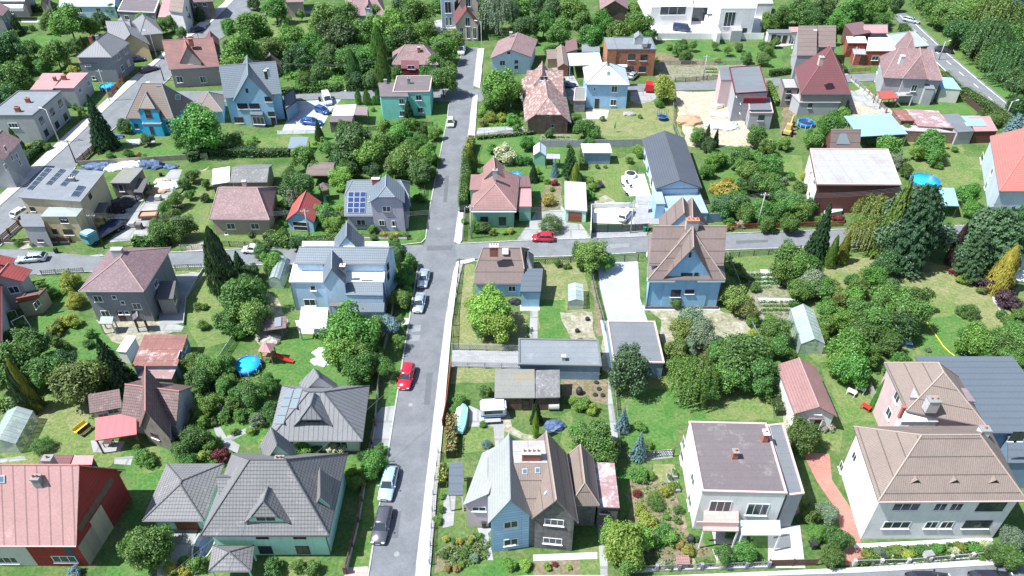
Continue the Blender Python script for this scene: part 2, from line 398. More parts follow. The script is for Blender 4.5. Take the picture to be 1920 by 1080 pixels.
            # walls
            if walls:
                xs, ys = (x0, y0) if ax == 'v' else (y0, x0)      # xs inset across ridge, ys inset along it
                up = h + rise * (xs / sr) - th - .01
                upr = h + rise * (xs / (1 - sr)) - th - .01
                if k[0] > 0 or r0 <= 0 or k[1] > 0 or r1 >= 1:
                    def gz(t0, kk, full):
                        # profile at one end
                        if full: return [(xs, z0), (1 - xs, z0), (1 - xs, upr), (sr, rz - th - .01), (xs, up)]
                        if kk > 0:
                            zc = h + rise * kk - th - .01
                            return [(xs, z0), (1 - xs, z0), (1 - xs, upr), (1 - (1 - sr) * kk, zc), (sr * kk, zc), (xs, up)]
                        return [(xs, z0), (1 - xs, z0), (1 - xs, up - .02), (xs, up - .02)]
                    for (ta, tb, kk, full) in ((ys, .5, k[0], r0 <= 0), (.5, 1 - ys, k[1], r1 >= 1)):
                        pr = gz(ta, kk, full); n = len(pr)
                        va = [L(p[0], ta, p[1]) for p in pr]; vb = [L(p[0], tb, p[1]) for p in pr]
                        if not full and kk == 0: pass
                        if (not full) and kk > 0 or full:
                            # gable bit is thin so the roof always covers it
                            base = [(xs, z0), (1 - xs, z0), (1 - xs, upr), (xs, up)]
                            tw = .25 / (V if ax == 'v' else U)
                            t_in = ta + tw if ta < .4 else tb - tw
                            ga, gb = (ta, t_in) if ta < .4 else (t_in, tb)
                            A2 = [L(p[0], ga, p[1]) for p in pr]; B2 = [L(p[0], gb, p[1]) for p in pr]
                            wm.add(A2 + B2, [tuple(range(n)), tuple(range(2 * n - 1, n - 1, -1))] + [(i, i + n, (i + 1) % n + n, (i + 1) % n) for i in range(n)])
                            oa, ob = (gb, tb) if ta < .4 else (ta, ga)
                            A3 = [L(p[0], oa, p[1]) for p in base]; B3 = [L(p[0], ob, p[1]) for p in base]
                            wm.add(A3 + B3, [(0, 1, 2, 3), (7, 6, 5, 4)] + [(i, i + 4, (i + 1) % 4 + 4, (i + 1) % 4) for i in range(4)])
                        else:
                            wm.add(va + vb, [tuple(range(n)), tuple(range(2 * n - 1, n - 1, -1))] + [(i, i + n, (i + 1) % n + n, (i + 1) % n) for i in range(n)])
                else:
                    top = h - .02
                    wm.add([G(x, y, z) for z in (z0, top) for x, y in ((x0, y0), (x1, y0), (x1, y1), (x0, y1))], [(3, 2, 1, 0), (4, 5, 6, 7), (0, 1, 5, 4), (1, 2, 6, 5), (2, 3, 7, 6), (3, 0, 4, 7)])
        if roof in ('flat', 'shed'): s.k(rmb.build('roof', rm, s.root))
        if posts:
            for x, y in ((x0, y0), (x1, y0), (x1, y1), (x0, y1)):
                p = G(x, y, 0); m_ = MB(); m_.box(p.x - .08, p.y - .08, 0, p.x + .08, p.y + .08, h - th - .004); s.k(m_.build('post', posts, s.root))
        elif walls and wm.v:
            me = wm.mesh('wall'); b_ = bmesh.new(); b_.from_mesh(me); bmesh.ops.recalc_face_normals(b_, faces=b_.faces[:]); b_.to_mesh(me); b_.free()
            s.k(link('wall', me, wall, s.root))
        W['planes'] = planes
        un, vn = u.normalized(), v.normalized()
        nF = Vector((un.y, -un.x, 0)); nR = Vector((vn.y, -vn.x, 0))
        wa = a + u * x0 + v * y0; wb = a + u * x1 + v * y0
        W['F'] = (wa, nF, math.atan2(un.y, un.x)); W['R'] = (wb, nR, math.atan2(vn.y, vn.x)); W['L'] = (wa, -nR, math.atan2(-vn.y, -vn.x))
        s.cur = W; return s
    def win(s, face, wd, ht, pts, frame='trim_white', kind='win', pane='glass', sill='trim_white', W=None):
        """pts are photo positions of window centres"""
        W = W or s.cur; p0, n, rz = W[face]
        for x, y in pts:
            c = PP(x, y, (p0, n)) + n * .004 - W['off']
            s.k(put_window(s.root, (c.x, c.y, max(.02, c.z - ht / 2)), rz, wd, ht, frame, kind, pane, sill))
        return s
    def door(s, face, wd, ht, pts, frame='trim_dark', pane='wood_dark', W=None): return s.win(face, wd, ht, pts, frame, 'door', pane, None, W)
    def rest(s, name, mat, corners, th=.1, pl=None, W=None, lift=.01, **kw):
        """something lying on the roof plane: panels, skylights"""
        W = W or s.cur; c = Vector((sum(p[0] for p in corners) / len(corners), sum(p[1] for p in corners) / len(corners), 0))
        if pl is None:
            best = None
            for i, (p0, n) in enumerate(W['planes']):
                q = PP(c.x, c.y, (p0, n))
                zz = q.z
                # the roof surface is the lowest plane of a convex roof at that spot
                if all((q - p1).dot(n1) < .05 for p1, n1 in W['planes']): best = i if best is None else best
            pl = best or 0
        p0, n = W['planes'][pl]
        q = [PP(x, y, (p0, n)) - W['off'] for x, y in corners]
        m = MB(); m.add([p + n * (lift - .02) for p in q] + [p + n * (lift + th) for p in q], [(0, 1, 2, 3), (7, 6, 5, 4), (0, 4, 5, 1), (1, 5, 6, 2), (2, 6, 7, 3), (3, 7, 4, 0)])
        me = m.mesh(name); b_ = bmesh.new(); b_.from_mesh(me); bmesh.ops.recalc_face_normals(b_, faces=b_.faces[:]); b_.to_mesh(me); b_.free()
        o = s.k(link(name, me, mat, s.root)); s.lastn = n; s.lastq = q; return o
    def skylight(s, x, y, w=10, h=9, W=None, mat='glass_sky', skew=0):
        c = [(x - w / 2 + skew, y + h / 2), (x + w / 2 + skew, y + h / 2), (x + w / 2 - skew, y - h / 2), (x - w / 2 - skew, y - h / 2)]
        o = s.rest('skylight', 'trim_grey', c, .1, W=W); q = s.lastq; n = s.lastn
        ce = sum(q, Vector()) / 4; m = MB(); m.add([ce + (p - ce) * .72 + n * .09 for p in q] + [ce + (p - ce) * .72 + n * .125 for p in q], [(4, 5, 6, 7), (0, 4, 5, 1), (1, 5, 6, 2), (2, 6, 7, 3), (3, 7, 4, 0)])
        g = m.build('pane', mat, o); return s
    def solar(s, corners, nx, ny, W=None, mat='solar'):
        """solar array: one panel per cell, each a part"""
        A, B, C, D = [Vector((p[0], p[1], 0)) for p in corners]   # near-left, near-right, far-right, far-left
        for i in range(nx):
            for j in range(ny):
                q = []
                for (x, y) in ((i + .03, j + .03), (i + .97, j + .03), (i + .97, j + .97), (i + .03, j + .97)):
                    fx, fy = x / nx, y / ny; p = A * (1 - fx) * (1 - fy) + B * fx * (1 - fy) + C * fx * fy + D * (1 - fx) * fy; q.append((p.x, p.y))
                o = s.rest('solar_panel', 'trim_alu', q, .06, W=W, lift=.07); qq = s.lastq; n = s.lastn; ce = sum(qq, Vector()) / 4
                m = MB(); m.add([ce + (p - ce) * .93 + n * .128 for p in qq] + [ce + (p - ce) * .93 + n * .14 for p in qq], [(4, 5, 6, 7), (0, 4, 5, 1), (1, 5, 6, 2), (2, 6, 7, 3), (3, 7, 4, 0)])
                m.build('cells', mat, o)
        return s
    def chim(s, x, y, zt, wd=.7, dp=.5, ht=1.4, mat='brick', cap='concrete_l', pots=0, W=None):
        """x, y: photo position of the top; zt its height"""
        W = W or s.cur; m = MB(); z0_, hh = zt, max(.8, min(1.5, ht))
        for _ in range(12):
            c = P(x, y, zt); zr = min([p0.z - ((c.x - p0.x) * n.x + (c.y - p0.y) * n.y) / n.z for p0, n in W['planes']]); zt += (zr + hh - zt) * .5
        if abs(zt - z0_) > 3.5: zt = z0_; c = P(x, y, zt); zr = zt - 1.5
        c = P(x, y, zt) - W['off']; zb = min(zr - .4, zt - .6)
        m.box(c.x - wd / 2, c.y - dp / 2, zb, c.x + wd / 2, c.y + dp / 2, zt - .1); o = s.k(m.build('chimney', mat, s.root))
        m = MB(); m.box(c.x - wd / 2 - .07, c.y - dp / 2 - .07, zt - .098, c.x + wd / 2 + .07, c.y + dp / 2 + .07, zt); m.build('cap', cap, o)
        for i in range(pots):
            m = MB(); xx = c.x + (i - (pots - 1) / 2) * wd / max(1, pots); m.tube((xx, c.y, zt), (xx, c.y, zt + .35), .12, .1, 8); m.build('pot', 'pot', o)
        return s
    def box(s, name, A, B, C, z0, z1, mat, side='R'):
        a, b, c = P(*A, z1), P(*B, z1), P(*C, z1); u = b - a; v = (c - b) if side == 'R' else (c - a)
        if s.first:
            s.root.location = (a + u * .5 + v * .5).xy.to_3d(); s.first = False
            q = proj(a + u * .5 + v * .5)
            if s.short: LM.append((q[0], q[1], s.short))
        off = s.root.location; m = MB(); m.prism([((a + d) - off).xy for d in (Vector(), u, u + v, v)], z0, z1)
        return s.k(m.build(name, mat, s.root))
    def facade(s, face, x0, x1, z0, z1, mat, d=.03, W=None, name='wall_panel'):
        W = W or s.cur; p0, n, rz = W[face]; e = Vector((math.cos(rz), math.sin(rz), 0)); o = W['ov']
        L = (W['u'].length if face == 'F' else W['v'].length) - 2 * o
        q0 = p0 + e * (x0 * L) if face != 'L' else p0 - e * (x0 * L); q1 = p0 + e * (x1 * L) if face != 'L' else p0 - e * (x1 * L)
        m = MB(); m.prism([(q - W['off']).xy for q in (q0 - n * .05, q1 - n * .05, q1 + n * d, q0 + n * d)], z0, z1); s.k(m.build(name, mat, s.root)); return s
    def gutter(s, mat='gutter', W=None):
        W = W or s.cur; m = MB(); a, u, v, h = W['a'] - W['off'], W['u'], W['v'], W['h']
        un, vn = u.normalized(), v.normalized()
        for p, q in ((a - vn * .06, a + u - vn * .06),):
            m.tube(p - Vector((0, 0, .06)), q - Vector((0, 0, .06)), .075, n=6)
        s.k(m.build('gutter', mat, s.root)); return s
    def pipe(s, at=('R',), mat='gutter', W=None):
        W = W or s.cur; a, u, v, h = W['a'] - W['off'], W['u'], W['v'], W['h']; un, vn = u.normalized(), v.normalized(); o = W['ov']
        for w_ in at:
            p = (a + u - un * (o - .06) + vn * (o - .07)) if w_ == 'R' else (a + un * (o - .06) + vn * (o - .07))
            m = MB(); m.tube((p.x, p.y, .1), (p.x, p.y, h - .1), .055); s.k(m.build('downpipe', mat, s.root))
        return s
# ---------------------------------------------------------------- the materials
ground_mat('grass', ((.05, .115, .03), (.085, .155, .045), (.14, .175, .07)), .07, 2.2)
ground_mat('lawn_lush', ((.055, .15, .035), (.08, .18, .045), (.12, .185, .06)), .12, 2.5)
ground_mat('lawn_mown', ((.085, .165, .045), (.13, .195, .06), (.19, .205, .09)), .11, 2.5)
ground_mat('lawn_dry', ((.14, .19, .07), (.19, .21, .09), (.25, .235, .13)), .16, 2.5)
ground_mat('verge', ((.07, .165, .035), (.09, .185, .045), (.15, .19, .07)), .2, 2.5)
ground_mat('soil', ((.19, .145, .105), (.25, .20, .15), (.14, .14, .07)), .25, 2.0)
ground_mat('veg_bed', ((.20, .18, .15), (.13, .16, .06), (.3, .27, .23)), .35, 2.0)
ground_mat('sand', ((.42, .36, .29), (.5, .44, .36), (.34, .29, .22)), .2, 2.0)
ground_mat('rough_yard', ((.3, .27, .22), (.18, .19, .1), (.4, .37, .32)), .25, 2.0)
ground_mat('gravel', ((.42, .42, .43), (.5, .5, .5), (.34, .35, .37)), .3, 4.0)
hard_mat('asphalt', (.15, .16, .175), .16, .35, col2=(.195, .20, .215)); hard_mat('asphalt_old', (.175, .183, .195), .18, .4)
hard_mat('pave', (.56, .53, .51), .1, .3, joints=(1.2, .6, .75)); hard_mat('kerb', (.45, .45, .44), .1, .6, joints=(1.0, 5, .6))
hard_mat('pave_pink', (.5, .36, .33), .1, .4, joints=(1.2, .6, .75))
hard_mat('pave_grey', (.33, .33, .34), .1, .3, joints=(.8, .4, .8)); hard_mat('pave_light', (.43, .46, .50), .22, .35, joints=(.4, .25, .82))
hard_mat('pave_brick', (.42, .2, .16), .15, .4, joints=(.3, .15, .75)); hard_mat('concrete', (.34, .34, .335), .2, .3, joints=(3, 3, .7))
hard_mat('white_stone', (.66, .65, .64), .06, .3); hard_mat('concrete_l', (.44, .435, .425), .15, .6); hard_mat('concrete_d', (.25, .25, .25), .15, .6)
hard_mat('marking', (.75, .75, .73), .08, 1.5); hard_mat('timber_path', (.36, .33, .3), .1, .5, joints=(.25, 3, .7))
hard_mat('asphalt_patch', (.12, .125, .135), .1, .6); hard_mat('asphalt_pale', (.225, .23, .24), .1, .8)
# roofs
roof_mat('r_brown', (.205, .155, .14), 'corr', .12, rough=.75); roof_mat('r_tan', (.245, .19, .165), 'corr', .1, rough=.75)
roof_mat('r_seamgrey', (.205, .205, .215), 'seam', .08, step=.6, rough=.6, dk=.45); roof_mat('r_tilegrey', (.20, .195, .20), 'tile', .1, stain=((.30, .29, .285), .5, .56), step=.7, row=.4, dk=.5)
roof_mat('r_blue', (.15, .185, .22), 'tile', .08, step=.6, row=.42, dk=.5, rough=.5); roof_mat('r_anthra', (.085, .095, .115), 'rows', .08, row=.45, dk=.7, rough=.55)
roof_mat('r_slab', (.11, .13, .155), 'rows', .04, row=1.1, dk=.85, rough=.5)
roof_mat('r_pinktile', (.30, .165, .155), 'tile', .15, stain=((.20, .13, .13), .5, .55), step=.5, row=.36, dk=.65)
roof_mat('r_purple', (.205, .135, .145), 'eternit', .12, stain=((.30, .24, .24), 1.2, .6)); roof_mat('r_bung', (.27, .175, .175), 'eternit', .12, stain=((.33, .27, .25), .9, .58))
roof_mat('r_redseam', (.44, .25, .24), 'seam', .07, stain=((.56, .36, .34), .25, .58), step=1.25, dk=.6, rough=.55); roof_mat('r_redsheet', (.56, .13, .14), 'seam', .05, step=.9, dk=.85, rough=.5)
roof_mat('r_red', (.40, .09, .08), 'tile', .1, step=.6, row=.4, dk=.6); roof_mat('r_maroon', (.17, .065, .07), 'tile', .08, step=.6, row=.4, dk=.7); roof_mat('r_maroon_flat', (.17, .095, .10), 'seam', .06, step=.8, dk=.75)
roof_mat('r_salmon', (.50, .15, .13), 'rows', .08, row=.45, dk=.8); roof_mat('r_orange', (.25, .125, .115), 'tile', .14, stain=((.36, .17, .13), .25, .56), row=.36, dk=.65)
roof_mat('r_oldtile', (.17, .11, .105), 'tile', .22, stain=((.27, .19, .18), 1.3, .52), step=.55, row=.36, dk=.45); roof_mat('r_slate', (.19, .185, .185), 'eternit', .18, stain=((.34, .33, .32), 1.2, .56))
roof_mat('r_brownslate', (.21, .165, .14), 'rows', .1, stain=((.13, .11, .10), .5, .6), row=.4, dk=.55); roof_mat('r_white', (.66, .67, .68), 'sheet', .05, step=.5, dk=.85, rough=.5)
roof_mat('r_sky', (.26, .44, .52), 'seam', .06, step=.8, dk=.85, rough=.5); roof_mat('r_bluewhite', (.50, .58, .64), 'seam', .06, stain=((.42, .50, .55), .3, .55), step=.8, dk=.82, rough=.5); roof_mat('r_palesheet', (.45, .42, .41), 'sheet', .07, step=.7, dk=.7)
roof_mat('r_stripe', (.26, .15, .135), 'rows', .15, stain=((.50, .46, .43), 1.3, .5), row=1.1, dk=.9); roof_mat('f_grey', (.205, .22, .24), 'flat', .07, stain=((.26, .275, .29), .3, .55))
roof_mat('f_grey2', (.165, .175, .19), 'flat', .08); roof_mat('f_brown', (.155, .13, .135), 'flat', .07, stain=((.25, .22, .22), .4, .56)); roof_mat('f_light', (.36, .35, .35), 'sheet', .07, stain=((.33, .29, .285), .25, .52), step=1.2, dk=.82)
roof_mat('f_blue', (.33, .42, .50), 'flat', .05, rough=.5); roof_mat('f_purple', (.24, .18, .19), 'flat', .1); roof_mat('f_pinkish', (.42, .23, .23), 'sheet', .1, step=.8, dk=.8); roof_mat('f_rust', (.24, .11, .095), 'sheet', .18, stain=((.46, .38, .36), .35, .54), step=.6, dk=.7)
roof_mat('f_patch', (.32, .20, .20), 'flat', .1, stain=((.55, .52, .54), .5, .5)); roof_mat('f_greenish', (.32, .35, .34), 'flat', .07); roof_mat('f_white', (.8, .8, .79), 'flat', .03, rough=.4)
roof_mat('f_tar', (.11, .105, .11), 'flat', .1); roof_mat('f_moss', (.22, .22, .20), 'flat', .1, stain=((.26, .21, .12), .4, .56)); roof_mat('r_olive', (.30, .31, .30), 'rows', .08, stain=((.28, .24, .14), .35, .6), row=.5, dk=.85)
# walls
for n_, c_ in dict(w_palegrey=(.50, .57, .64), w_white=(.74, .72, .71), w_whiteb=(.50, .65, .80), w_blue=(.28, .50, .72), w_ltblue=(.33, .53, .72), w_paleblue=(.46, .60, .74), w_cyan=(.05, .42, .66), w_mint=(.44, .72, .60), w_teal=(.24, .62, .54), w_green=(.24, .48, .35), w_grey=(.22, .22, .235), w_greyl=(.40, .40, .42), w_greyb=(.25, .255, .28), w_dark=(.09, .09, .10), w_beige=(.52, .44, .31), w_sand=(.40, .34, .26), w_yellow=(.62, .50, .30), w_lilac=(.47, .44, .52), w_greige=(.33, .29, .27), w_church=(.50, .44, .35), w_steel=(.32, .39, .46), w_plum=(.17, .03, .04), w_pink=(.55, .42, .42), w_cream=(.60, .58, .52), w_steelblue=(.21, .30, .40), w_slateblue=(.06, .075, .10)).items(): wall_mat(n_, c_)
wall_mat('w_brick', (.44, .20, .12), .12, brick=True); wall_mat('w_brickred', (.42, .12, .085), .12, brick=True); wall_mat('w_brickold', (.30, .20, .16), .35, brick=True); wall_mat('w_redclad', (.30, .045, .04), .08, cladding=(9, .5, .8))
wall_mat('w_siding', (.36, .52, .72), .05, cladding=(6, .45, .75)); wall_mat('w_brownclad', (.16, .07, .06), .1, cladding=(4, .3, .7)); wall_mat('w_timber', (.17, .12, .09), .25, cladding=(4, .2, .6)); wall_mat('w_greyblock', (.33, .33, .33), .15, brick=True)
wall_mat('w_stone', (.20, .19, .19), .3, brick=True); wall_mat('w_woodgrey', (.22, .20, .18), .3, cladding=(3, .22, .6))
# plain
for n_, c_ in dict(cap_tan=(.36, .29, .25), cap_pink=(.40, .27, .25), cap_red=(.42, .2, .17), cap_mar=(.25, .10, .10), cap_dark=(.10, .10, .11), cap_grey=(.26, .29, .32)).items(): plain(n_, c_, .7, var=.15)
plain('trim_white', (.72, .72, .72)); plain('trim_dark', (.05, .04, .045)); plain('trim_grey', (.4, .42, .44)); plain('trim_alu', (.45, .47, .5), .35, .6); plain('trim_brown', (.13, .07, .05)); plain('trim_pink', (.55, .40, .38), var=.1)
plain('glass', (.035, .045, .06), .08, 0, .6); plain('glass_sky', (.10, .16, .22), .1, 0, .6); plain('solar', (.02, .045, .14), .15, 0, .6); plain('solar_dark', (.03, .045, .07), .2, 0, .6); plain('solar_grey', (.20, .24, .27), .2, 0, .5)
plain('gutter', (.25, .24, .25), .4, .5); plain('brick', (.33, .12, .09), .9, var=.2); plain('pot', (.42, .18, .12), .9); plain('soot_and_vent_shade', (.03, .03, .03), .9); plain('wood_dark', (.07, .045, .035), .7); plain('wood', (.25, .16, .09), .8, var=.2); plain('wood_red', (.24, .075, .045), .7, var=.15)
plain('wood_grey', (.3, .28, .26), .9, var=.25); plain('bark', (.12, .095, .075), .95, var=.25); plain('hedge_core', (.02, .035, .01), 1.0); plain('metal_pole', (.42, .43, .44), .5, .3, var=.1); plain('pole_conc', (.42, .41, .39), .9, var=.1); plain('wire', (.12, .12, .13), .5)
plain('car_white', (.75, .76, .77), .25, 0, .5, coat=1); plain('car_silver', (.52, .60, .66), .3, .5, .5, coat=1); plain('car_ice', (.45, .62, .76), .28, .3, .5, coat=1); plain('car_red', (.62, .012, .035), .25, 0, .5, coat=1); plain('car_grey', (.115, .115, .135), .3, .4, .5, coat=1); plain('car_blue', (.02, .09, .36), .25, .2, .5, coat=1); plain('car_navy', (.02, .035, .10), .3, .3, .5, coat=1); plain('car_dark', (.03, .028, .045), .3, .2, .5, coat=1); plain('car_lime', (.62, .68, .50), .3, .1, .5, coat=1); plain('car_sky', (.08, .30, .42), .3, 0, .5, coat=1)
plain('car_redpaint', (.55, .02, .02), .35); plain('tyre', (.025, .025, .025), .9); plain('rim', (.45, .45, .47), .3, .7); plain('lamp', (.8, .8, .82), .15); plain('lamp_red', (.45, .01, .01), .3); plain('car_glass', (.03, .04, .05), .05, 0, .7); plain('plate', (.75, .75, .75))
plain('plastic_blue', (.02, .16, .5), .4); plain('plastic_white', (.78, .78, .78), .45); plain('plastic_red', (.55, .03, .03), .4); plain('plastic_green', (.03, .35, .14), .5); plain('plastic_black', (.03, .03, .035), .6); plain('plastic_yellow', (.75, .55, .03), .5); plain('yellow_paint', (.50, .36, .14), .6, var=.15); plain('tarp_blue', (.07, .11, .2), .6, var=.7); plain('tarp_white', (.72, .74, .76), .7, var=.12); plain('tarp_mint', (.35, .68, .72), .6, var=.1)
plain('pink_sheet', (.6, .1, .2), .6); plain('water', (.03, .45, .62), .05, 0, .6, var=.08); plain('water_dark', (.03, .05, .08), .05, 0, .6); plain('hay', (.5, .38, .2), .9, var=.2); plain('rubble', (.4, .36, .32), .95, var=.3); plain('gravel_heap', (.42, .44, .46), .95, var=.15); plain('soil_heap', (.4, .26, .16), .95, var=.2)
def glasshouse():
    m, t, b = nodes('gh_glass', .12, 0, .5); b.inputs['Base Color'].default_value = (.62, .72, .72, 1); b.inputs['Alpha'].default_value = .45; M['gh_glass'] = m
glasshouse()
def net(name, col, al):
    m, t, b = nodes(name, .8, 0, .2); b.inputs['Base Color'].default_value = c4(col)
    tc = t.nodes.new('ShaderNodeTexCoord'); br = N(t, 'ShaderNodeTexBrick', Scale=1.0); br.inputs['Brick Width'].default_value = .3; br.inputs['Row Height'].default_value = .3; br.inputs['Mortar Size'].default_value = al
    t.links.new(tc.outputs['UV'], br.inputs['Vector']); t.links.new(br.outputs['Fac'], b.inputs['Alpha']); M[name] = m
net('mesh_green', (.05, .12, .07), .045); net('mesh_grey', (.3, .3, .3), .04)
leaf_mat('lf_green', (0.06, 0.17, 0.025), (0.18, 0.37, 0.06), .4); leaf_mat('lf_mid', (.06, .15, .032), (.17, .33, .06), .45); leaf_mat('lf_dark', (.04, .11, .035), (.115, .24, .06), .45); leaf_mat('lf_lime', (0.15, 0.31, 0.04), (0.28, 0.43, 0.075), .4)
leaf_mat('lf_yellow', (0.3, 0.3, 0.04), (0.5, 0.46, 0.09), .4); leaf_mat('lf_olive', (0.09, 0.14, 0.03), (0.22, 0.28, 0.06)); leaf_mat('lf_blue', (0.131, 0.232, 0.246), (0.220, 0.330, 0.341)); leaf_mat('lf_purple', (0.043, 0.026, 0.036), (0.109, 0.051, 0.065)); leaf_mat('lf_red', (0.160, 0.017, 0.022), (0.220, 0.033, 0.033))
leaf_mat('lf_cream', (0.220, 0.286, 0.110), (0.682, 0.660, 0.462)); leaf_mat('lf_fir', (0.022, 0.06, 0.025), (0.07, 0.145, 0.05)); leaf_mat('lf_pine', (.045, .12, .055), (.14, .25, .105), .35); leaf_mat('lf_grey', (0.14, 0.21, 0.12), (0.25, 0.33, 0.2), .4); leaf_mat('lf_flower', (0.110, 0.220, 0.066), (0.770, 0.638, 0.605)); leaf_mat('lf_orange', (0.13, 0.22, 0.04), (0.45, 0.28, 0.1), .4); leaf_mat('lf_gold', (0.2, 0.27, 0.035), (0.38, 0.42, 0.07), .4)
# ---------------------------------------------------------------- vegetation
def leaf_quad(vs, fs, c, n, sz, rnd):
    t = n.orthogonal().normalized(); a = rnd.uniform(0, 6.283); x = t * math.cos(a) + n.cross(t) * math.sin(a); y = n.cross(x)
    k = len(vs); l, w_ = sz * rnd.uniform(.75, 1.3), sz * rnd.uniform(.5, .8)
    vs += [c - x * l * .5, c + y * w_ * .5 + n * sz * .08, c + x * l * .5, c - y * w_ * .5 + n * sz * .08]; fs.append((k, k + 1, k + 2, k + 3))
def runit(rnd):
    while True:
        v = Vector((rnd.uniform(-1, 1), rnd.uniform(-1, 1), rnd.uniform(-1, 1)))
        if .05 < v.length < 1: return v.normalized()
def crown_round(seed, nclump, nleaf, sz, flat=.85, rough=.25, low=-.75):
    """unit crown: centre at the origin, radius about 1"""
    rnd = random.Random(seed); vs, fs = [], []; cl = []
    for i in range(nclump):
        d = runit(rnd)
        if d.z < low: d.z = -d.z
        r = rnd.uniform(.5, 1.0) ** .6 * (1 - rough + rough * math.sin(d.x * 3 + seed) * math.cos(d.y * 4 + seed * 2))
        cr = rnd.uniform(.17, .36); c = d * max(.2, r - cr * .4); c.z *= flat; cl.append((c, cr))
    for c, cr in cl:
        for j in range(int(nleaf * (cr / .27) ** 2)):
            n = runit(rnd)
            if rnd.random() < .35: n = (n + c.normalized()).normalized()
            p = c + n * cr * rnd.uniform(.55, 1.08) * (1 if rnd.random() < .9 else 1.25)
            nn = (n * .9 + Vector((0, 0, .35)) + runit(rnd) * .75).normalized()
            leaf_quad(vs, fs, p, nn, sz * rnd.uniform(.7, 1.25), rnd)
    me = bpy.data.meshes.new('crown'); me.from_pydata([tuple(v) for v in vs], [], fs); me.update(); return me
def crown_fir(seed, tiers, nleaf, sz, drop=.35, power=1.0, base=.0, ragged=.2):
    """unit cone: base radius 1 at z 0, top at z 1 (scaled apart in x/y and z)"""
    rnd = random.Random(seed); vs, fs = [], []
    for i in range(tiers):
        t = (i + .3 * rnd.random()) / tiers; z = base + t * (1 - base); R = (1 - t) ** power
        nb = max(4, int(15 * (1 - t) + 4))
        for b in range(nb):
            a = 6.283 * (b + rnd.random() * .8) / nb; L = R * rnd.uniform(1 - ragged, 1.05); dx, dy = math.cos(a), math.sin(a)
            nl = max(3, int(nleaf * (R + .12)))
            for j in range(nl):
                q = rnd.random() ** .6; r = L * (.12 + .88 * q); wob = rnd.uniform(-1, 1) * .16 * (1 - q * .6) * (R + .15)
                p = Vector((dx * r - dy * wob, dy * r + dx * wob, z - drop * q * q * R * .16 + rnd.uniform(-.015, .02)))
                n = (Vector((dx * .6, dy * .6, .8)) + runit(rnd) * .6).normalized()
                leaf_quad(vs, fs, p, n, sz * rnd.uniform(.7, 1.2), rnd)
    me = bpy.data.meshes.new('crown'); me.from_pydata([tuple(v) for v in vs], [], fs); me.update(); return me
def crown_column(seed, nleaf, sz, taper=1.0):
    """unit column: radius 1, z 0..1"""
    rnd = random.Random(seed); vs, fs = [], []
    for i in range(nleaf):
        z = rnd.random() ** .8; prof = min(1, (1 - z) * 2.2) ** .7 * min(1, .65 + z * 2) if taper == 1.0 else (1 - z) ** .6 * min(1, .8 + z)
        a = rnd.uniform(0, 6.283); r = prof * (1 + .13 * math.sin(a * 5 + z * 17 + seed)) * rnd.uniform(.82, 1.03)
        d = Vector((math.cos(a), math.sin(a), 0)); p = d * r; p.z = z
        leaf_quad(vs, fs, p, (d + Vector((0, 0, .45)) + runit(rnd) * .6).normalized(), sz, rnd)
    me = bpy.data.meshes.new('crown'); me.from_pydata([tuple(v) for v in vs], [], fs); me.update(); return me
def trunk_mesh(seed, nl=6, spread=.6, lean=.06):
    """unit trunk: z 0..1, radius about .04 at the foot; limbs reach out to `spread`"""
    rnd = random.Random(seed); m = MB(); p = Vector((0, 0, 0)); pts = [p.copy()]
    for i in range(4):
        p = p + Vector((rnd.uniform(-lean, lean), rnd.uniform(-lean, lean), .2)); pts.append(p.copy())
    rr = [.055, .042, .034, .026, .014]
    for i in range(4): m.tube(pts[i], pts[i + 1], rr[i], rr[i + 1], 7)
    for i in range(nl):
        t = rnd.uniform(.35, .95); k = min(3, int(t * 4)); q = pts[k].lerp(pts[k + 1], t * 4 - k); a = 6.283 * i / nl + rnd.random()
        e = q + Vector((math.cos(a) * spread * rnd.uniform(.5, 1), math.sin(a) * spread * rnd.uniform(.5, 1), rnd.uniform(.15, .4)))
        md = q.lerp(e, .5) + Vector((0, 0, -.03)); m.tube(q, md, .02, .014, 5); m.tube(md, e, .014, .006, 5)
    return m.mesh('trunk', True)
PRO = {}
PRO['broad'] = [crown_round(i, 66, 150, .092, rough=.3) for i in range(1, 7)]
PRO['loose'] = [crown_round(20 + i, 46, 90, .085, rough=.45, low=-.5) for i in range(4)]
PRO['bush'] = [crown_round(40 + i, 34, 80, .13, flat=.85, rough=.2) for i in range(4)]
PRO['clip'] = [crown_round(60 + i, 80, 60, .09, flat=.95, rough=.0) for i in range(2)]
PRO['fir'] = [crown_fir(i, 22, 60, .075, power=.8) for i in range(3)]
PRO['spruce'] = [crown_fir(10 + i, 16, 34, .095, drop=-.2, ragged=.25) for i in range(2)]
PRO['pine'] = [crown_fir(20 + i, 15, 105, .065, drop=-.15, power=.5, base=.08, ragged=.35) for i in range(3)]
PRO['column'] = [crown_column(i, 3400, .11) for i in range(2)]
PRO['cone'] = [crown_column(5 + i, 4200, .1, taper=2) for i in range(2)]
def crown_willow(seed):
    rnd = random.Random(seed); vs, fs = [], []
    for i in range(230):
        a = rnd.uniform(0, 6.283); r = rnd.random() ** .5 * .95; top = .95 * math.sqrt(max(0, 1 - r * r)) * rnd.uniform(.8, 1); ln = rnd.uniform(.5, 1.15)
        x, y = math.cos(a) * r, math.sin(a) * r
        for j in range(34):
            q = j / 33; p = Vector((x * (1 + q * .12) + rnd.uniform(-.03, .03), y * (1 + q * .12) + rnd.uniform(-.03, .03), top - ln * q))
            leaf_quad(vs, fs, p, (Vector((x, y, .3)) + runit(rnd) * .6).normalized(), .07, rnd)
    me = bpy.data.meshes.new('crown'); me.from_pydata([tuple(v) for v in vs], [], fs); me.update(); return me
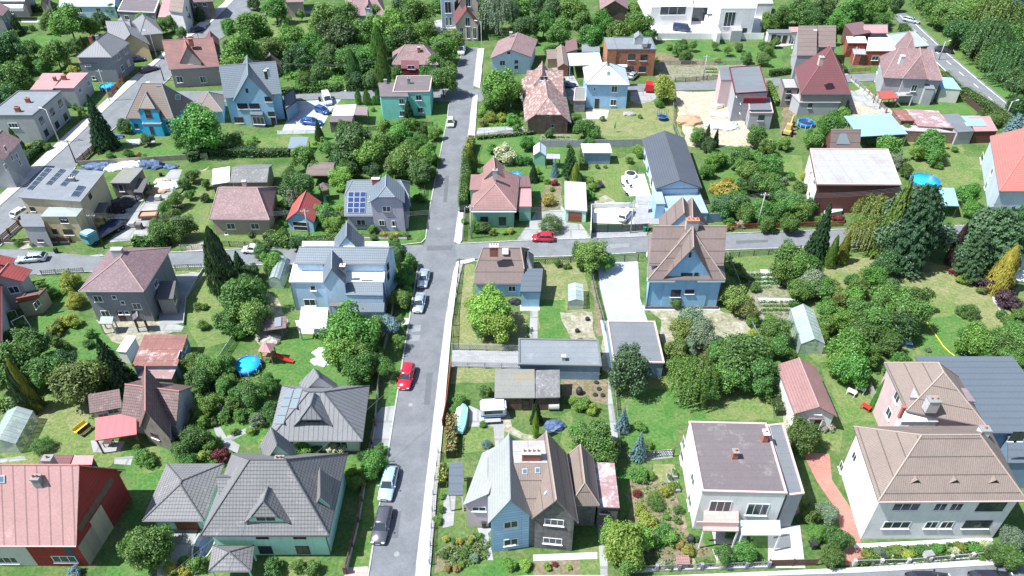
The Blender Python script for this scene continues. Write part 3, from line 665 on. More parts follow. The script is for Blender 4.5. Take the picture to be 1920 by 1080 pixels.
PRO['willow'] = [crown_willow(3), crown_willow(4)]
TRK = [trunk_mesh(i) for i in range(4)]; TRK_F = trunk_mesh(9, 0, 0, .0)
for ms in PRO.values():
    for me in ms: me.materials.append(M['lf_green'])
for me in TRK + [TRK_F]: me.materials.append(M['bark'])
VEG = []     # (object, px, py, words)
WORDS = {'lf_green': 'green', 'lf_mid': 'mid green', 'lf_dark': 'dark green', 'lf_lime': 'lime green', 'lf_yellow': 'golden yellow', 'lf_olive': 'olive green', 'lf_blue': 'blue-grey', 'lf_purple': 'dark purple', 'lf_red': 'dark red', 'lf_cream': 'cream-white flowering', 'lf_fir': 'dark green', 'lf_pine': 'deep green', 'lf_grey': 'grey-green', 'lf_flower': 'pale pink flowering', 'lf_orange': 'orange flowering', 'lf_gold': 'yellow-green'}
_vr = random.Random(11)
def crown_obj(me, mat, parent, name='crown'):
    o = bpy.data.objects.new(name, me); COL.objects.link(o); o.parent = parent
    o.material_slots[0].link = 'OBJECT'; o.material_slots[0].material = M[mat]; return o
def tree(cx, cy, r, mat='lf_green', kind='broad', lift=1.0, sq=1.0, note=None, cat='tree'):
    r *= 1.12 if r < 20 else 1.2
    """crown centre (cx, cy) and radius r in the photo; the crown hangs `lift` above the ground in crown radii"""
    R = 2.5
    for _ in range(4):
        zc = R * (sq * .78 + lift * .22); p = P(cx, cy, zc); d = p.y * CT + (HC - zc) * ST; R = r * d / FP
    rz = _vr.uniform(0, 6.28); root = empty('willow_tree' if kind == 'willow' else ('fruit_tree' if kind == 'loose' else 'broadleaf_tree'), (p.x, p.y, 0), rz)
    c = crown_obj(_vr.choice(PRO[kind]), mat, root); c.location = (0, 0, zc); c.scale = (R * _vr.uniform(.94, 1.06), R * _vr.uniform(.94, 1.06), R * sq)
    t = crown_obj(_vr.choice(TRK), 'bark', root, 'trunk'); t.scale = (R * 1.0, R * 1.0, zc * 1.15)
    kw = {'willow': 'weeping tree', 'loose': 'thin-crowned tree', 'broad': 'leafy tree'}[kind]
    VEG.append((root, cx, cy, R, note or (WORDS[mat] + ' ' + kw), 'tree')); return root
def conif(fx, fy, ty, hw, mat='lf_fir', kind='fir', note=None, ht=None):
    """foot of the tree, row of its tip, half width of the crown (photo)"""
    p = P(fx, fy); h = ht or zat(p.y, ty); d = p.y * CT + (HC - h * .3) * ST; R = hw * d / FP
    root = empty({'fir': 'fir_tree', 'spruce': 'spruce_tree', 'pine': 'pine_tree', 'column': 'columnar_thuja', 'cone': 'cone_thuja'}[kind], (p.x, p.y, 0), _vr.uniform(0, 6.28))
    z0 = {'fir': .06, 'spruce': .03, 'pine': .08, 'column': .0, 'cone': .0}[kind] * h
    c = crown_obj(_vr.choice(PRO[kind]), mat, root); c.location = (0, 0, z0); c.scale = (R, R, h - z0)
    t = crown_obj(TRK_F, 'bark', root, 'trunk'); t.scale = (h * .35, h * .35, h * .93)
    q = proj(Vector((p.x, p.y, h * .5)))
    kw = {'fir': 'conical conifer', 'spruce': 'small spruce', 'pine': 'bushy pine', 'column': 'slim clipped thuja', 'cone': 'cone-shaped thuja'}[kind]
    VEG.append((root, q[0], q[1], h / 3, note or (WORDS[mat] + ' ' + kw), 'conifer' if kind in ('fir', 'spruce', 'pine') else 'thuja')); return root
def bush(cx, cy, r, mat='lf_green', kind='bush', sq=.85, note=None):
    R = 1.0
    for _ in range(3):
        zc = R * sq * .75; p = P(cx, cy, zc); d = p.y * CT + (HC - zc) * ST; R = r * d / FP
    root = empty('bush', (p.x, p.y, 0), _vr.uniform(0, 6.28))
    c = crown_obj(_vr.choice(PRO[kind]), mat, root, 'foliage'); c.location = (0, 0, zc); c.scale = (R * _vr.uniform(.9, 1.1), R * _vr.uniform(.9, 1.1), R * sq)
    VEG.append((root, cx, cy, R, note or (WORDS[mat] + (' clipped ball bush' if kind == 'clip' else ' bush')), 'bush')); return root
def hedge(pts, wd, h, mat='lf_mid', label=None, px=True, dens=26, kind=None):
    q = [P(*p) for p in pts] if px else [Vector((p[0], p[1], 0)) for p in pts]; rnd = random.Random(int(q[0].x * 13)); vs, fs = [], []
    for a, b in zip(q, q[1:]):
        L = (b - a).length; d = (b - a).normalized(); s = Vector((-d.y, d.x, 0))
        for i in range(int(L * (wd + 2 * h) * dens * .5)):
            t = rnd.random() * L; e = rnd.random() * (wd + 2 * h)
            if e < wd: p = a + d * t + s * (e - wd / 2); p.z = h; n = Vector((0, 0, 1))
            elif e < wd + h: p = a + d * t + s * (wd / 2); p.z = e - wd; n = s.copy()
            else: p = a + d * t - s * (wd / 2); p.z = e - wd - h; n = -s
            p += runit(rnd) * .13; p.z = max(.02, p.z + .1 * math.sin(t * 1.7) )
            leaf_quad(vs, fs, p, (n + runit(rnd) * .7 + Vector((0, 0, .3))).normalized(), rnd.uniform(.2, .36), rnd)
    me = bpy.data.meshes.new('hedge'); me.from_pydata([tuple(v) for v in vs], [], fs); me.update()
    root = q[0].lerp(q[-1], .5); root.z = 0
    for v in me.vertices: v.co -= root
    o = link('hedge', me, mat); o.location = root
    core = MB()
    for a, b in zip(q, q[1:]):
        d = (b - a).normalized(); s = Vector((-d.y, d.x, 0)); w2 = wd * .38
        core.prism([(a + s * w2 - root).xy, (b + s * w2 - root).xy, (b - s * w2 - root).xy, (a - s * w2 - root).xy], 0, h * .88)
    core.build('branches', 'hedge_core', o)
    pr = proj(q[len(q) // 2]); VEG.append((o, pr[0], pr[1], wd, 'trimmed ' + WORDS[mat] + ' hedge' if label is None else label, 'hedge')); return o
def inpoly(x, y, pts):
    c = False; n = len(pts)
    for i in range(n):
        x1, y1 = pts[i]; x2, y2 = pts[(i + 1) % n]
        if (y1 > y) != (y2 > y) and x < (x2 - x1) * (y - y1) / (y2 - y1) + x1: c = not c
    return c
def cover(name, pts, mat, n, sz=.3, h=.5, label='', cat='plants', rows=0):
    """ground cover nobody could count: low leafy tufts over an area"""
    rnd = random.Random(int(pts[0][0] * 7 + pts[0][1])); q = [P(*p) for p in pts]; pl = [(p.x, p.y) for p in q]; vs, fs = [], []
    x0, x1 = min(p[0] for p in pl), max(p[0] for p in pl); y0, y1 = min(p[1] for p in pl), max(p[1] for p in pl); k = 0; g = 0
    while k < n and g < n * 20:
        g += 1; x, y = rnd.uniform(x0, x1), rnd.uniform(y0, y1)
        if rows:
            y = y0 + (round((y - y0) / rows)) * rows + rnd.uniform(-.12, .12)
        if not inpoly(x, y, pl): continue
        k += 1; hh = h * rnd.uniform(.4, 1.1)
        for j in range(7):
            d = runit(rnd); d.z = abs(d.z)
            leaf_quad(vs, fs, Vector((x, y, 0)) + Vector((d.x * sz, d.y * sz, d.z * hh + .03)), (d + runit(rnd) * .5).normalized(), sz * rnd.uniform(.6, 1.1), rnd)
    me = bpy.data.meshes.new(name); me.from_pydata([tuple(v) for v in vs], [], fs); me.update()
    o = link(name, me, mat); o['kind'] = 'stuff'; tag(o, label, cat); return o
# ---------------------------------------------------------------- vehicles
def loft(st, smooth_=False):
    """st: list of sections, each a list of (x, y, z) points of equal count, closed loops"""
    m = MB(); n = len(st[0]); vs = [p for s_ in st for p in s_]
    fs = [(j * n + i, j * n + (i + 1) % n, (j + 1) * n + (i + 1) % n, (j + 1) * n + i) for j in range(len(st) - 1) for i in range(n)]
    fs += [tuple(range(n)), tuple(range((len(st) - 1) * n, len(st) * n))[::-1]]
    m.add(vs, fs); return m
def fixn(me, smooth=False, bev=0):
    b = bmesh.new(); b.from_mesh(me)
    if bev: bmesh.ops.bevel(b, geom=[e for e in b.edges if e.calc_face_angle(0) > .5], offset=bev, segments=2, affect='EDGES')
    bmesh.ops.recalc_face_normals(b, faces=b.faces[:]); b.to_mesh(me); b.free()
    if smooth:
        for p in me.polygons: p.use_smooth = True
    return me
def sect(x, wd, zb, zt, belly=.9, sh=.86):
    return [(x, -wd * belly, zb), (x, -wd, zb + (zt - zb) * .35), (x, -wd * .985, zb + (zt - zb) * .8), (x, -wd * sh, zt), (x, 0, zt + .03), (x, wd * sh, zt), (x, wd * .985, zb + (zt - zb) * .8), (x, wd, zb + (zt - zb) * .35), (x, wd * belly, zb)]
CARS = {  # length, half width, roof height, [(x, top z) body], cabin (x windscreen foot, x roof front, x roof rear, x rear foot)
 'hatch': (3.9, .85, 1.48, [(-1, .95), (-.93, 1.0), (-.4, .97), (.3, .95), (.62, .86), (.92, .72), (1, .5)], (.56, .2, -.74, -.96)),
 'wagon': (4.8, .91, 1.47, [(-1, .92), (-.94, .98), (-.4, .96), (.25, .94), (.55, .88), (.93, .70), (1, .48)], (.42, .13, -.78, -.96)),
 'sedan': (4.5, .88, 1.42, [(-1, .85), (-.93, .98), (-.6, 1.0), (-.3, .95), (.3, .93), (.6, .87), (.93, .70), (1, .48)], (.46, .16, -.42, -.72)),
 'suv': (4.6, .93, 1.66, [(-1, 1.0), (-.93, 1.08), (-.4, 1.05), (.3, 1.05), (.6, 1.0), (.93, .84), (1, .55)], (.46, .2, -.76, -.95)),
 'van': (5.2, .97, 2.0, [(-1, 1.2), (-.96, 1.3), (-.3, 1.25), (.45, 1.2), (.68, 1.1), (.95, .85), (1, .5)], (.72, .46, -.94, -.985))}
_cc = {}
def car_meshes(k):
    if k in _cc: return _cc[k]
    L, hw, H_, bt, cb = CARS[k]; hl = L / 2
    body = loft([sect(x * hl, hw * (.86 if abs(x) == 1 else (.95 if abs(x) > .9 else 1)), .28 if abs(x) < .97 else .36, z) for x, z in bt]).mesh('body'); fixn(body, True, .0)
    xs = [c * hl for c in cb]; zb = 1.2 if k == 'van' else (1.03 if k == 'suv' else .93)
    def ring(x, wd, z, x2=None): return (x, wd, z)
    wb, wt = hw * .88, hw * .70 if k != 'van' else hw * .82
    g = MB(); A = [(xs[0], -wb * .9, zb), (xs[0], wb * .9, zb), (xs[3], wb * .9, zb), (xs[3], -wb * .9, zb)]
    Mi = [(xs[0] - .25, -wb, zb), (xs[0] - .25, wb, zb)]
    g.add([(xs[0], -wb * .86, zb), (xs[0] - .22, -wb, zb), (xs[3] + .2, -wb, zb), (xs[3], -wb * .88, zb), (xs[3], wb * .88, zb), (xs[3] + .2, wb, zb), (xs[0] - .22, wb, zb), (xs[0], wb * .86, zb),
           (xs[1], -wt * .9, H_ - .05), (xs[1] - .12, -wt, H_ - .05), (xs[2] + .1, -wt, H_ - .05), (xs[2], -wt * .9, H_ - .05), (xs[2], wt * .9, H_ - .05), (xs[2] + .1, wt, H_ - .05), (xs[1] - .12, wt, H_ - .05), (xs[1], wt * .9, H_ - .05)],
          [(i, (i + 1) % 8, 8 + (i + 1) % 8, 8 + i) for i in range(8)] + [tuple(range(8))[::-1], tuple(range(8, 16))])
    glass = fixn(g.mesh('window'))
    r = loft([[(x, -w_, z - .045), (x, -w_ * .92, z), (x, 0, z + .025), (x, w_ * .92, z), (x, w_, z - .045)] for x, w_, z in ((xs[1] + .04, wt * .93, H_ - .03), (xs[1] - .25, wt * 1.03, H_), (xs[2] + .25, wt * 1.03, H_), (xs[2] - .05, wt * .93, H_ - .04))])
    # pillars
    for sy in (-1, 1):
        for (x0, w0, x1, w1) in ((xs[0] - .02, wb * .9, xs[1], wt * .93), (xs[3] + .05, wb * .92, xs[2] + .04, wt * .95)):
            r.tube((x0, sy * w0, zb), (x1, sy * w1, H_ - .05), .055, n=4)
        xm = (xs[0] + xs[3]) / 2; r.tube((xm, sy * (wb + .005), zb), (xm, sy * (wt + .015), H_ - .05), .05, n=4)
        if k == 'van':
            r.add([(xm - .1, sy * (wb + .012), zb), (xs[3] + .1, sy * (wb + .012), zb), (xs[2] + .06, sy * (wt + .02), H_ - .04), (xm - .1, sy * (wt + .02), H_ - .04)], [(0, 1, 2, 3)])
    roof = fixn(r.mesh('roof'), True)
    ty = MB(); ty.lathe([(.17, -.1), (.29, -.11), (.33, -.06), (.33, .06), (.29, .11), (.17, .1)], 18)
    rm_ = MB(); rm_.lathe([(.05, -.105), (.19, -.07), (.19, .07), (.05, .105)], 10)
    hlm = MB(); hlm.box(-.14, -.17, -.07, .1, .17, .07); tl = MB(); tl.box(-.06, -.12, -.12, .07, .12, .12)
    mir = MB(); mir.box(-.07, -.09, -.06, .07, .09, .07); pl = MB(); pl.box(-.01, -.26, -.055, .01, .26, .055)
    gr = MB(); gr.box(-.03, -hw * .5, -.07, .03, hw * .5, .07)
    _cc[k] = dict(body=body, window=glass, roof=roof, tyre=fixn(ty.mesh('tyre'), True), rim=fixn(rm_.mesh('rim')), headlight=fixn(hlm.mesh('headlight'), bev=.03), tail=tl.mesh('tail_light'), mirror=mir.mesh('mirror'), plate=pl.mesh('number_plate'), grille=gr.mesh('grille')); return _cc[k]
def slot(o, mat):
    if not o.data.materials: o.data.materials.append(M[mat])
    o.material_slots[0].link = 'OBJECT'; o.material_slots[0].material = M[mat]; return o
def child(name, me, mat, par, loc=(0, 0, 0), rot=(0, 0, 0)):
    o = bpy.data.objects.new(name, me); COL.objects.link(o); o.parent = par; o.location = loc; o.rotation_euler = rot; return slot(o, mat)
def car(x, y, deg, kind, mat, label, cat='car', name='parked_car', group=None, z=0.02):
    p = P(x, y); r = empty(name, (p.x, p.y, z), math.radians(deg), label, cat, group); c = car_meshes(kind); L, hw, H_, bt, cb = CARS[kind]; hl = L / 2
    child('body', c['body'], mat, r); child('window', c['window'], 'car_glass', r); child('roof', c['roof'], mat, r)
    for sx in (.62, -.60):
        for sy in (-1, 1):
            wl = empty('wheel', (sx * hl, sy * (hw - .08), .33)); wl.parent = r; child('tyre', c['tyre'], 'tyre', wl, rot=(math.pi / 2, 0, 0)); child('rim', c['rim'], 'rim', wl, rot=(math.pi / 2, 0, 0))
    for sy in (-1, 1):
        child('headlight', c['headlight'], 'lamp', r, (hl * .955, sy * hw * .66, .62 if kind != 'van' else .75)); child('tail_light', c['tail'], 'lamp_red', r, (-hl * .975, sy * hw * .74, .78)); child('mirror', c['mirror'], mat, r, (cb[0] * hl - .25, sy * (hw + .08), 1.0 if kind != 'van' else 1.25))
    child('number_plate', c['plate'], 'plate', r, (hl * .995 + .01, 0, .42)); child('grille', c['grille'], 'plastic_black', r, (hl * .985, 0, .56))
    return r
# ---------------------------------------------------------------- fences, poles, wires
_pc = {}
def fence(pts, h=1.2, style='mesh', mat='metal_pole', panel='mesh_grey', step=2.5, label='', pw=.07, px=True, cat='fence', base=None):
    q = [P(*p) for p in pts] if px else [Vector((p[0], p[1], 0)) for p in pts]; root = empty('fence', q[0], 0, label, cat)
    k = (pw, h)
    if k not in _pc:
        m = MB(); m.box(-pw, -pw, 0, pw, pw, h * 1.06); _pc[k] = m.mesh('post')
    pan = MB(); rails = MB(); off = q[0]; npost = 0
    for a, b in zip(q, q[1:]):
        L = (b - a).length; n = max(1, round(L / step)); d = (b - a).normalized(); s_ = Vector((-d.y, d.x, 0))
        for i in range(n + (1 if b is q[-1] else 0)):
            if npost < 60: child('post', _pc[k], mat, root, a.lerp(b, i / n) - off, (0, 0, math.atan2(d.y, d.x)))
            npost += 1
        A, B = a - off, b - off
        def bar(z0, z1, t):
            pan.add([A - s_ * t + Vector((0, 0, z0)), B - s_ * t + Vector((0, 0, z0)), B + s_ * t + Vector((0, 0, z0)), A + s_ * t + Vector((0, 0, z0)), A - s_ * t + Vector((0, 0, z1)), B - s_ * t + Vector((0, 0, z1)), B + s_ * t + Vector((0, 0, z1)), A + s_ * t + Vector((0, 0, z1))],
                    [(3, 2, 1, 0), (4, 5, 6, 7), (0, 1, 5, 4), (1, 2, 6, 5), (2, 3, 7, 6), (3, 0, 4, 7)])
        if style == 'mesh':
            pan.add([A + Vector((0, 0, .05)), B + Vector((0, 0, .05)), B + Vector((0, 0, h)), A + Vector((0, 0, h))], [(0, 1, 2, 3)])
            rails.tube(A + Vector((0, 0, h)), B + Vector((0, 0, h)), .03, n=4)
        elif style == 'solid': bar(.02, h, .04)
        elif style == 'boards':
            nb = max(3, int(h / .28))
            for i in range(nb): bar(.12 + (h - .1) * i / nb, .12 + (h - .1) * (i + .72) / nb, .025)
        elif style == 'pickets':
            for z in (h * .25, h * .8): bar(z, z + .07, .02)
            nn = int(L / .22)
            for i in range(nn):
                c = A.lerp(B, (i + .5) / nn); pan.box(c.x - .05, c.y - .05, .08, c.x + .05, c.y + .05, h)
        if base: 
            g = MB(); t = .13
            g.add([A - s_ * t, B - s_ * t, B + s_ * t, A + s_ * t, A - s_ * t + Vector((0, 0, base)), B - s_ * t + Vector((0, 0, base)), B + s_ * t + Vector((0, 0, base)), A + s_ * t + Vector((0, 0, base))], [(3, 2, 1, 0), (4, 5, 6, 7), (0, 1, 5, 4), (1, 2, 6, 5), (2, 3, 7, 6), (3, 0, 4, 7)])
            g.build('plinth', 'concrete_l', root)
    pan.build('panel', panel if style == 'mesh' else mat if panel == 'mesh_grey' else panel, root)
    if rails.v: rails.build('rail', mat, root)
    return root
POLES = {}
def pole(key, x, y, ty, label, arm=None, mat='pole_conc', r=.14, name='utility_pole', cat='pole', ht=None, lamp=False):
    p = P(x, y); h = ht or zat(p.y, ty); root = empty(name, (p.x, p.y, 0), 0, label, cat); m = MB(); m.tube((0, 0, 0), (0, 0, h), r, r * .6, 10); m.build('pole', mat, root, True)
    if name == 'utility_pole':
        m = MB(); m.box(-.75, -.05, h - .55, .75, .05, h - .45); m.build('crossarm', 'metal_pole', root)
        for i in (-.65, -.25, .25, .65):
            m = MB(); m.lathe([(.03, 0), (.06, .05), (.05, .12), (.02, .18)], 8, (i, 0, h - .45)); m.build('insulator', 'plastic_white', root)
    if arm or lamp:
        ax_, ay = arm or (1, 0); m = MB(); m.tube((0, 0, h - .1), (ax_ * .9, ay * .9, h + .15), .05, .04, 6); m.build('arm', 'metal_pole', root)
        m = MB(); m.tube((ax_ * .85, ay * .85, h + .12), (ax_ * 1.5, ay * 1.5, h + .2), .11, .13, 8); m.build('lamp_head', 'plastic_white', root)
    POLES[key] = Vector((p.x, p.y, h)); return root
def wires(a, b, n=4, sag=.9, label='', spread=.5):
    A, B = POLES[a] if isinstance(a, str) else a, POLES[b] if isinstance(b, str) else b; m = MB(); org = A.copy(); d = (B - A); s_ = Vector((-d.y, d.x, 0)).normalized()
    for i in range(n):
        o = s_ * ((i - (n - 1) / 2) * spread * .8); k = 12; prev = None
        for j in range(k + 1):
            t = j / k; p = A.lerp(B, t) + o - Vector((0, 0, sag * 4 * t * (1 - t) + .35)) - org
            if prev: m.tube(prev, p, .018, n=3)
            prev = p
    o = m.build('power_cable', 'wire'); o.location = org; tag(o, label, 'cable'); return o
# ---------------------------------------------------------------- yard things
def simple(name, label, cat, x, y, deg=0, z=0.0, group=None):
    p = P(x, y, z); return empty(name, (p.x, p.y, z), math.radians(deg), label, cat, group)
def rbox(par, name, mat, x0, y0, z0, x1, y1, z1, bev=.03):
    m = MB(); m.box(x0, y0, z0, x1, y1, z1); me = m.mesh(name); fixn(me, bev=bev); o = link(name, me, mat, par); return o
def lathe(par, name, mat, prof, n=20, c=(0, 0, 0)):
    m = MB(); m.lathe(prof, n, c); me = fixn(m.mesh(name), True); return link(name, me, mat, par)
def pool(x, y, rpx, label, h=.9, cov=None, sy=1.0):
    p = P(x, y, h); d = p.y * CT + (HC - h) * ST; R = rpx * d / FP; r = empty('swimming_pool', (p.x, p.y, 0), 0, label, 'pool'); r.scale = (1, sy, 1)
    lathe(r, 'wall', 'plastic_blue', [(R, 0), (R, h), (R - .12, h + .03), (R - .16, h), (R - .16, .1), (R - .5, .1)], 28)
    lathe(r, 'water', cov or 'water', [(.01, h - .16), (R - .15, h - .16), (R - .15, h - .2), (.01, h - .2)], 28)
    for i in range(10):
        a = i * .628; m = MB(); m.tube((math.cos(a) * (R + .06), math.sin(a) * (R + .06), 0), (math.cos(a) * (R + .06), math.sin(a) * (R + .06), h), .05); m.build('strut', 'plastic_white', r)
    return r
def greenhouse(A, B, C, h, rise, label, side='R', mat='gh_glass', arch=True, nseg=6, fr='trim_alu'):
    a, b, c = P(*A), P(*B), P(*C); u = b - a; v = (c - b) if side == 'R' else (c - a); r = empty('greenhouse', a, 0, label, 'greenhouse')
    pr = []
    if arch:
        for i in range(9): t = math.pi * i / 8; pr.append((.5 - .5 * math.cos(t), h * .45 * (1 if 0 < i < 8 else 0) + (rise + h * .55) * math.sin(t)))
    else: pr = [(0, 0), (0, h), (.5, h + rise), (1, h), (1, 0)]
    def G(s_, t, z): return u * s_ + v * t + Vector((0, 0, z))
    m = MB(); n = len(pr); L0 = [G(s_, 0, z) for s_, z in pr]; L1 = [G(s_, 1, z) for s_, z in pr]
    m.add(L0 + L1, [(i, i + 1, n + i + 1, n + i) for i in range(n - 1)] + [tuple(range(n)), tuple(range(2 * n - 1, n - 1, -1))]); m.build('glazing', mat, r)
    for j in range(nseg + 1):
        m = MB(); t = j / nseg
        for i in range(n - 1): m.tube(G(pr[i][0], t, pr[i][1]) * 1.0, G(pr[i + 1][0], t, pr[i + 1][1]), .045, n=4)
        m.build('rib', fr, r)
    m = MB()
    for i in ((0, 1, 3, 4) if not arch else (0, 2, 4, 6, 8)): m.tube(G(pr[i][0], 0, pr[i][1] + .02), G(pr[i][0], 1, pr[i][1] + .02), .04, n=4)
    m.build('rail', fr, r)
    m = MB()
    for k_ in range(26):
        rn = random.Random(k_ * 3 + int(a.x)); s_, t = rn.uniform(.12, .88), rn.uniform(.08, .92); p = G(s_, t, 0); m.lathe([(.05, .02), (.28, .3), (.2, .7), (.04, .95)], 6, tuple(p))
    g = m.build('crop', 'lf_mid', r); g['kind'] = 'stuff'; return r
def table_set(x, y, label, mat='plastic_white', deg=0, umb=None):
    r = simple('garden_table', label, 'table', x, y, deg)
    rbox(r, 'top', mat, -.6, -.4, .70, .6, .4, .75)
    for sx in (-.5, .5):
        for sy in (-.32, .32): rbox(r, 'leg', mat, sx - .04, sy - .04, 0, sx + .04, sy + .04, .699, .005)
    return r
def chair(x, y, deg, label, mat='plastic_white', group='garden chairs'):
    r = simple('garden_chair', label, 'chair', x, y, deg, group=group); rbox(r, 'seat', mat, -.25, -.25, .4, .25, .25, .45); rbox(r, 'backrest', mat, -.25, .22, .45, .25, .27, .9)
    for sx in (-.2, .2):
        for sy in (-.2, .2): rbox(r, 'leg', mat, sx - .03, sy - .03, 0, sx + .03, sy + .03, .399, .005)
    return r
def trampoline(x, y, rpx, label, safe=True):
    p = P(x, y, .8); d = p.y * CT + HC * ST; R = rpx * d / FP; r = empty('trampoline', (p.x, p.y, 0), 0, label, 'trampoline')
    lathe(r, 'frame', 'plastic_blue', [(R - .25, .78), (R - .25, .84), (R, .84), (R, .76)], 24); lathe(r, 'mat', 'plastic_black', [(.01, .77), (R - .25, .77), (R - .25, .8), (.01, .8)], 24)
    for i in range(6):
        a = i * 1.047; m = MB(); m.tube((math.cos(a) * R, math.sin(a) * R, 0), (math.cos(a) * R, math.sin(a) * R, 2.5 if safe else .8), .035); m.build('pole', 'plastic_black', r)
    return r
def umbrella(x, y, label, mat, open_=False, h=2.6):
    r = simple('parasol', label, 'parasol', x, y); m = MB(); m.tube((0, 0, 0), (0, 0, h), .03); m.build('pole', 'metal_pole', r)
    if open_: lathe(r, 'canopy', mat, [(1.3, h - .5), (1.25, h - .42), (.05, h + .02), (.02, h)], 8)
    else: lathe(r, 'canopy', mat, [(.03, h - 1.6), (.17, h - 1.5), (.12, h - .6), (.05, h), (.01, h + .02)], 8)
    return r
def bin_(x, y, label, mat='plastic_black', group=None):
    r = simple('wheelie_bin', label, 'bin', x, y, group=group); m = loft([[(-.24, -.26, z) if 0 else (-.24 * k, -.28 * k, z), (.24 * k, -.28 * k, z), (.24 * k, .28 * k, z), (-.24 * k, .28 * k, z)] for z, k in ((.08, .82), (.98, 1))]); link('body', fixn(m.mesh('body')), mat, r); rbox(r, 'lid', mat, -.28, -.32, .982, .28, .32, 1.06)
    for sx in (-.22, .22): m = MB(); m.tube((sx - .04, .26, .1), (sx + .04, .26, .1), .1, n=10); m.build('wheel', 'tyre', r)
    return r
def lump(name, label, cat, x, y, rx, ry, h, mat, seed=1, group=None, deg=0):
    """an irregular heap"""
    rnd = random.Random(seed); r = simple(name, label, cat, x, y, deg, group=group); b = bmesh.new(); bmesh.ops.create_icosphere(b, subdivisions=3, radius=1)
    for v in b.verts:
        n = 1 + .18 * math.sin(v.co.x * 5 + seed) * math.cos(v.co.y * 6) + rnd.uniform(-.07, .07); v.co = Vector((v.co.x * rx * n, v.co.y * ry * n, max(-.02, v.co.z * h * n)))
    me = bpy.data.meshes.new(name); b.to_mesh(me); b.free(); uvbox(me); me.materials.append(M[mat])
    o = bpy.data.objects.new('heap', me); COL.objects.link(o); o.parent = r; return r
def pallet(x, y, label, mat='tarp_white', n=1, deg=0, group=None, wd=1.1, h=1.0):
    r = simple('pallet_stack', label, 'pallet', x, y, deg, group=group); rbox(r, 'pallet', 'wood', -wd / 2, -.5, .02, wd / 2, .5, .15, .01); rbox(r, 'load', mat, -wd / 2 + .03, -.47, .152, wd / 2 - .03, .47, h, .06); return r
# ---------------------------------------------------------------- the ground, roads and garden surfaces
g = MB(); g.add([(-1500, -300, 0), (1500, -300, 0), (1500, 2500, 0), (-1500, 2500, 0)], [(0, 1, 2, 3)]); g.build('ground', 'grass', kind='structure')
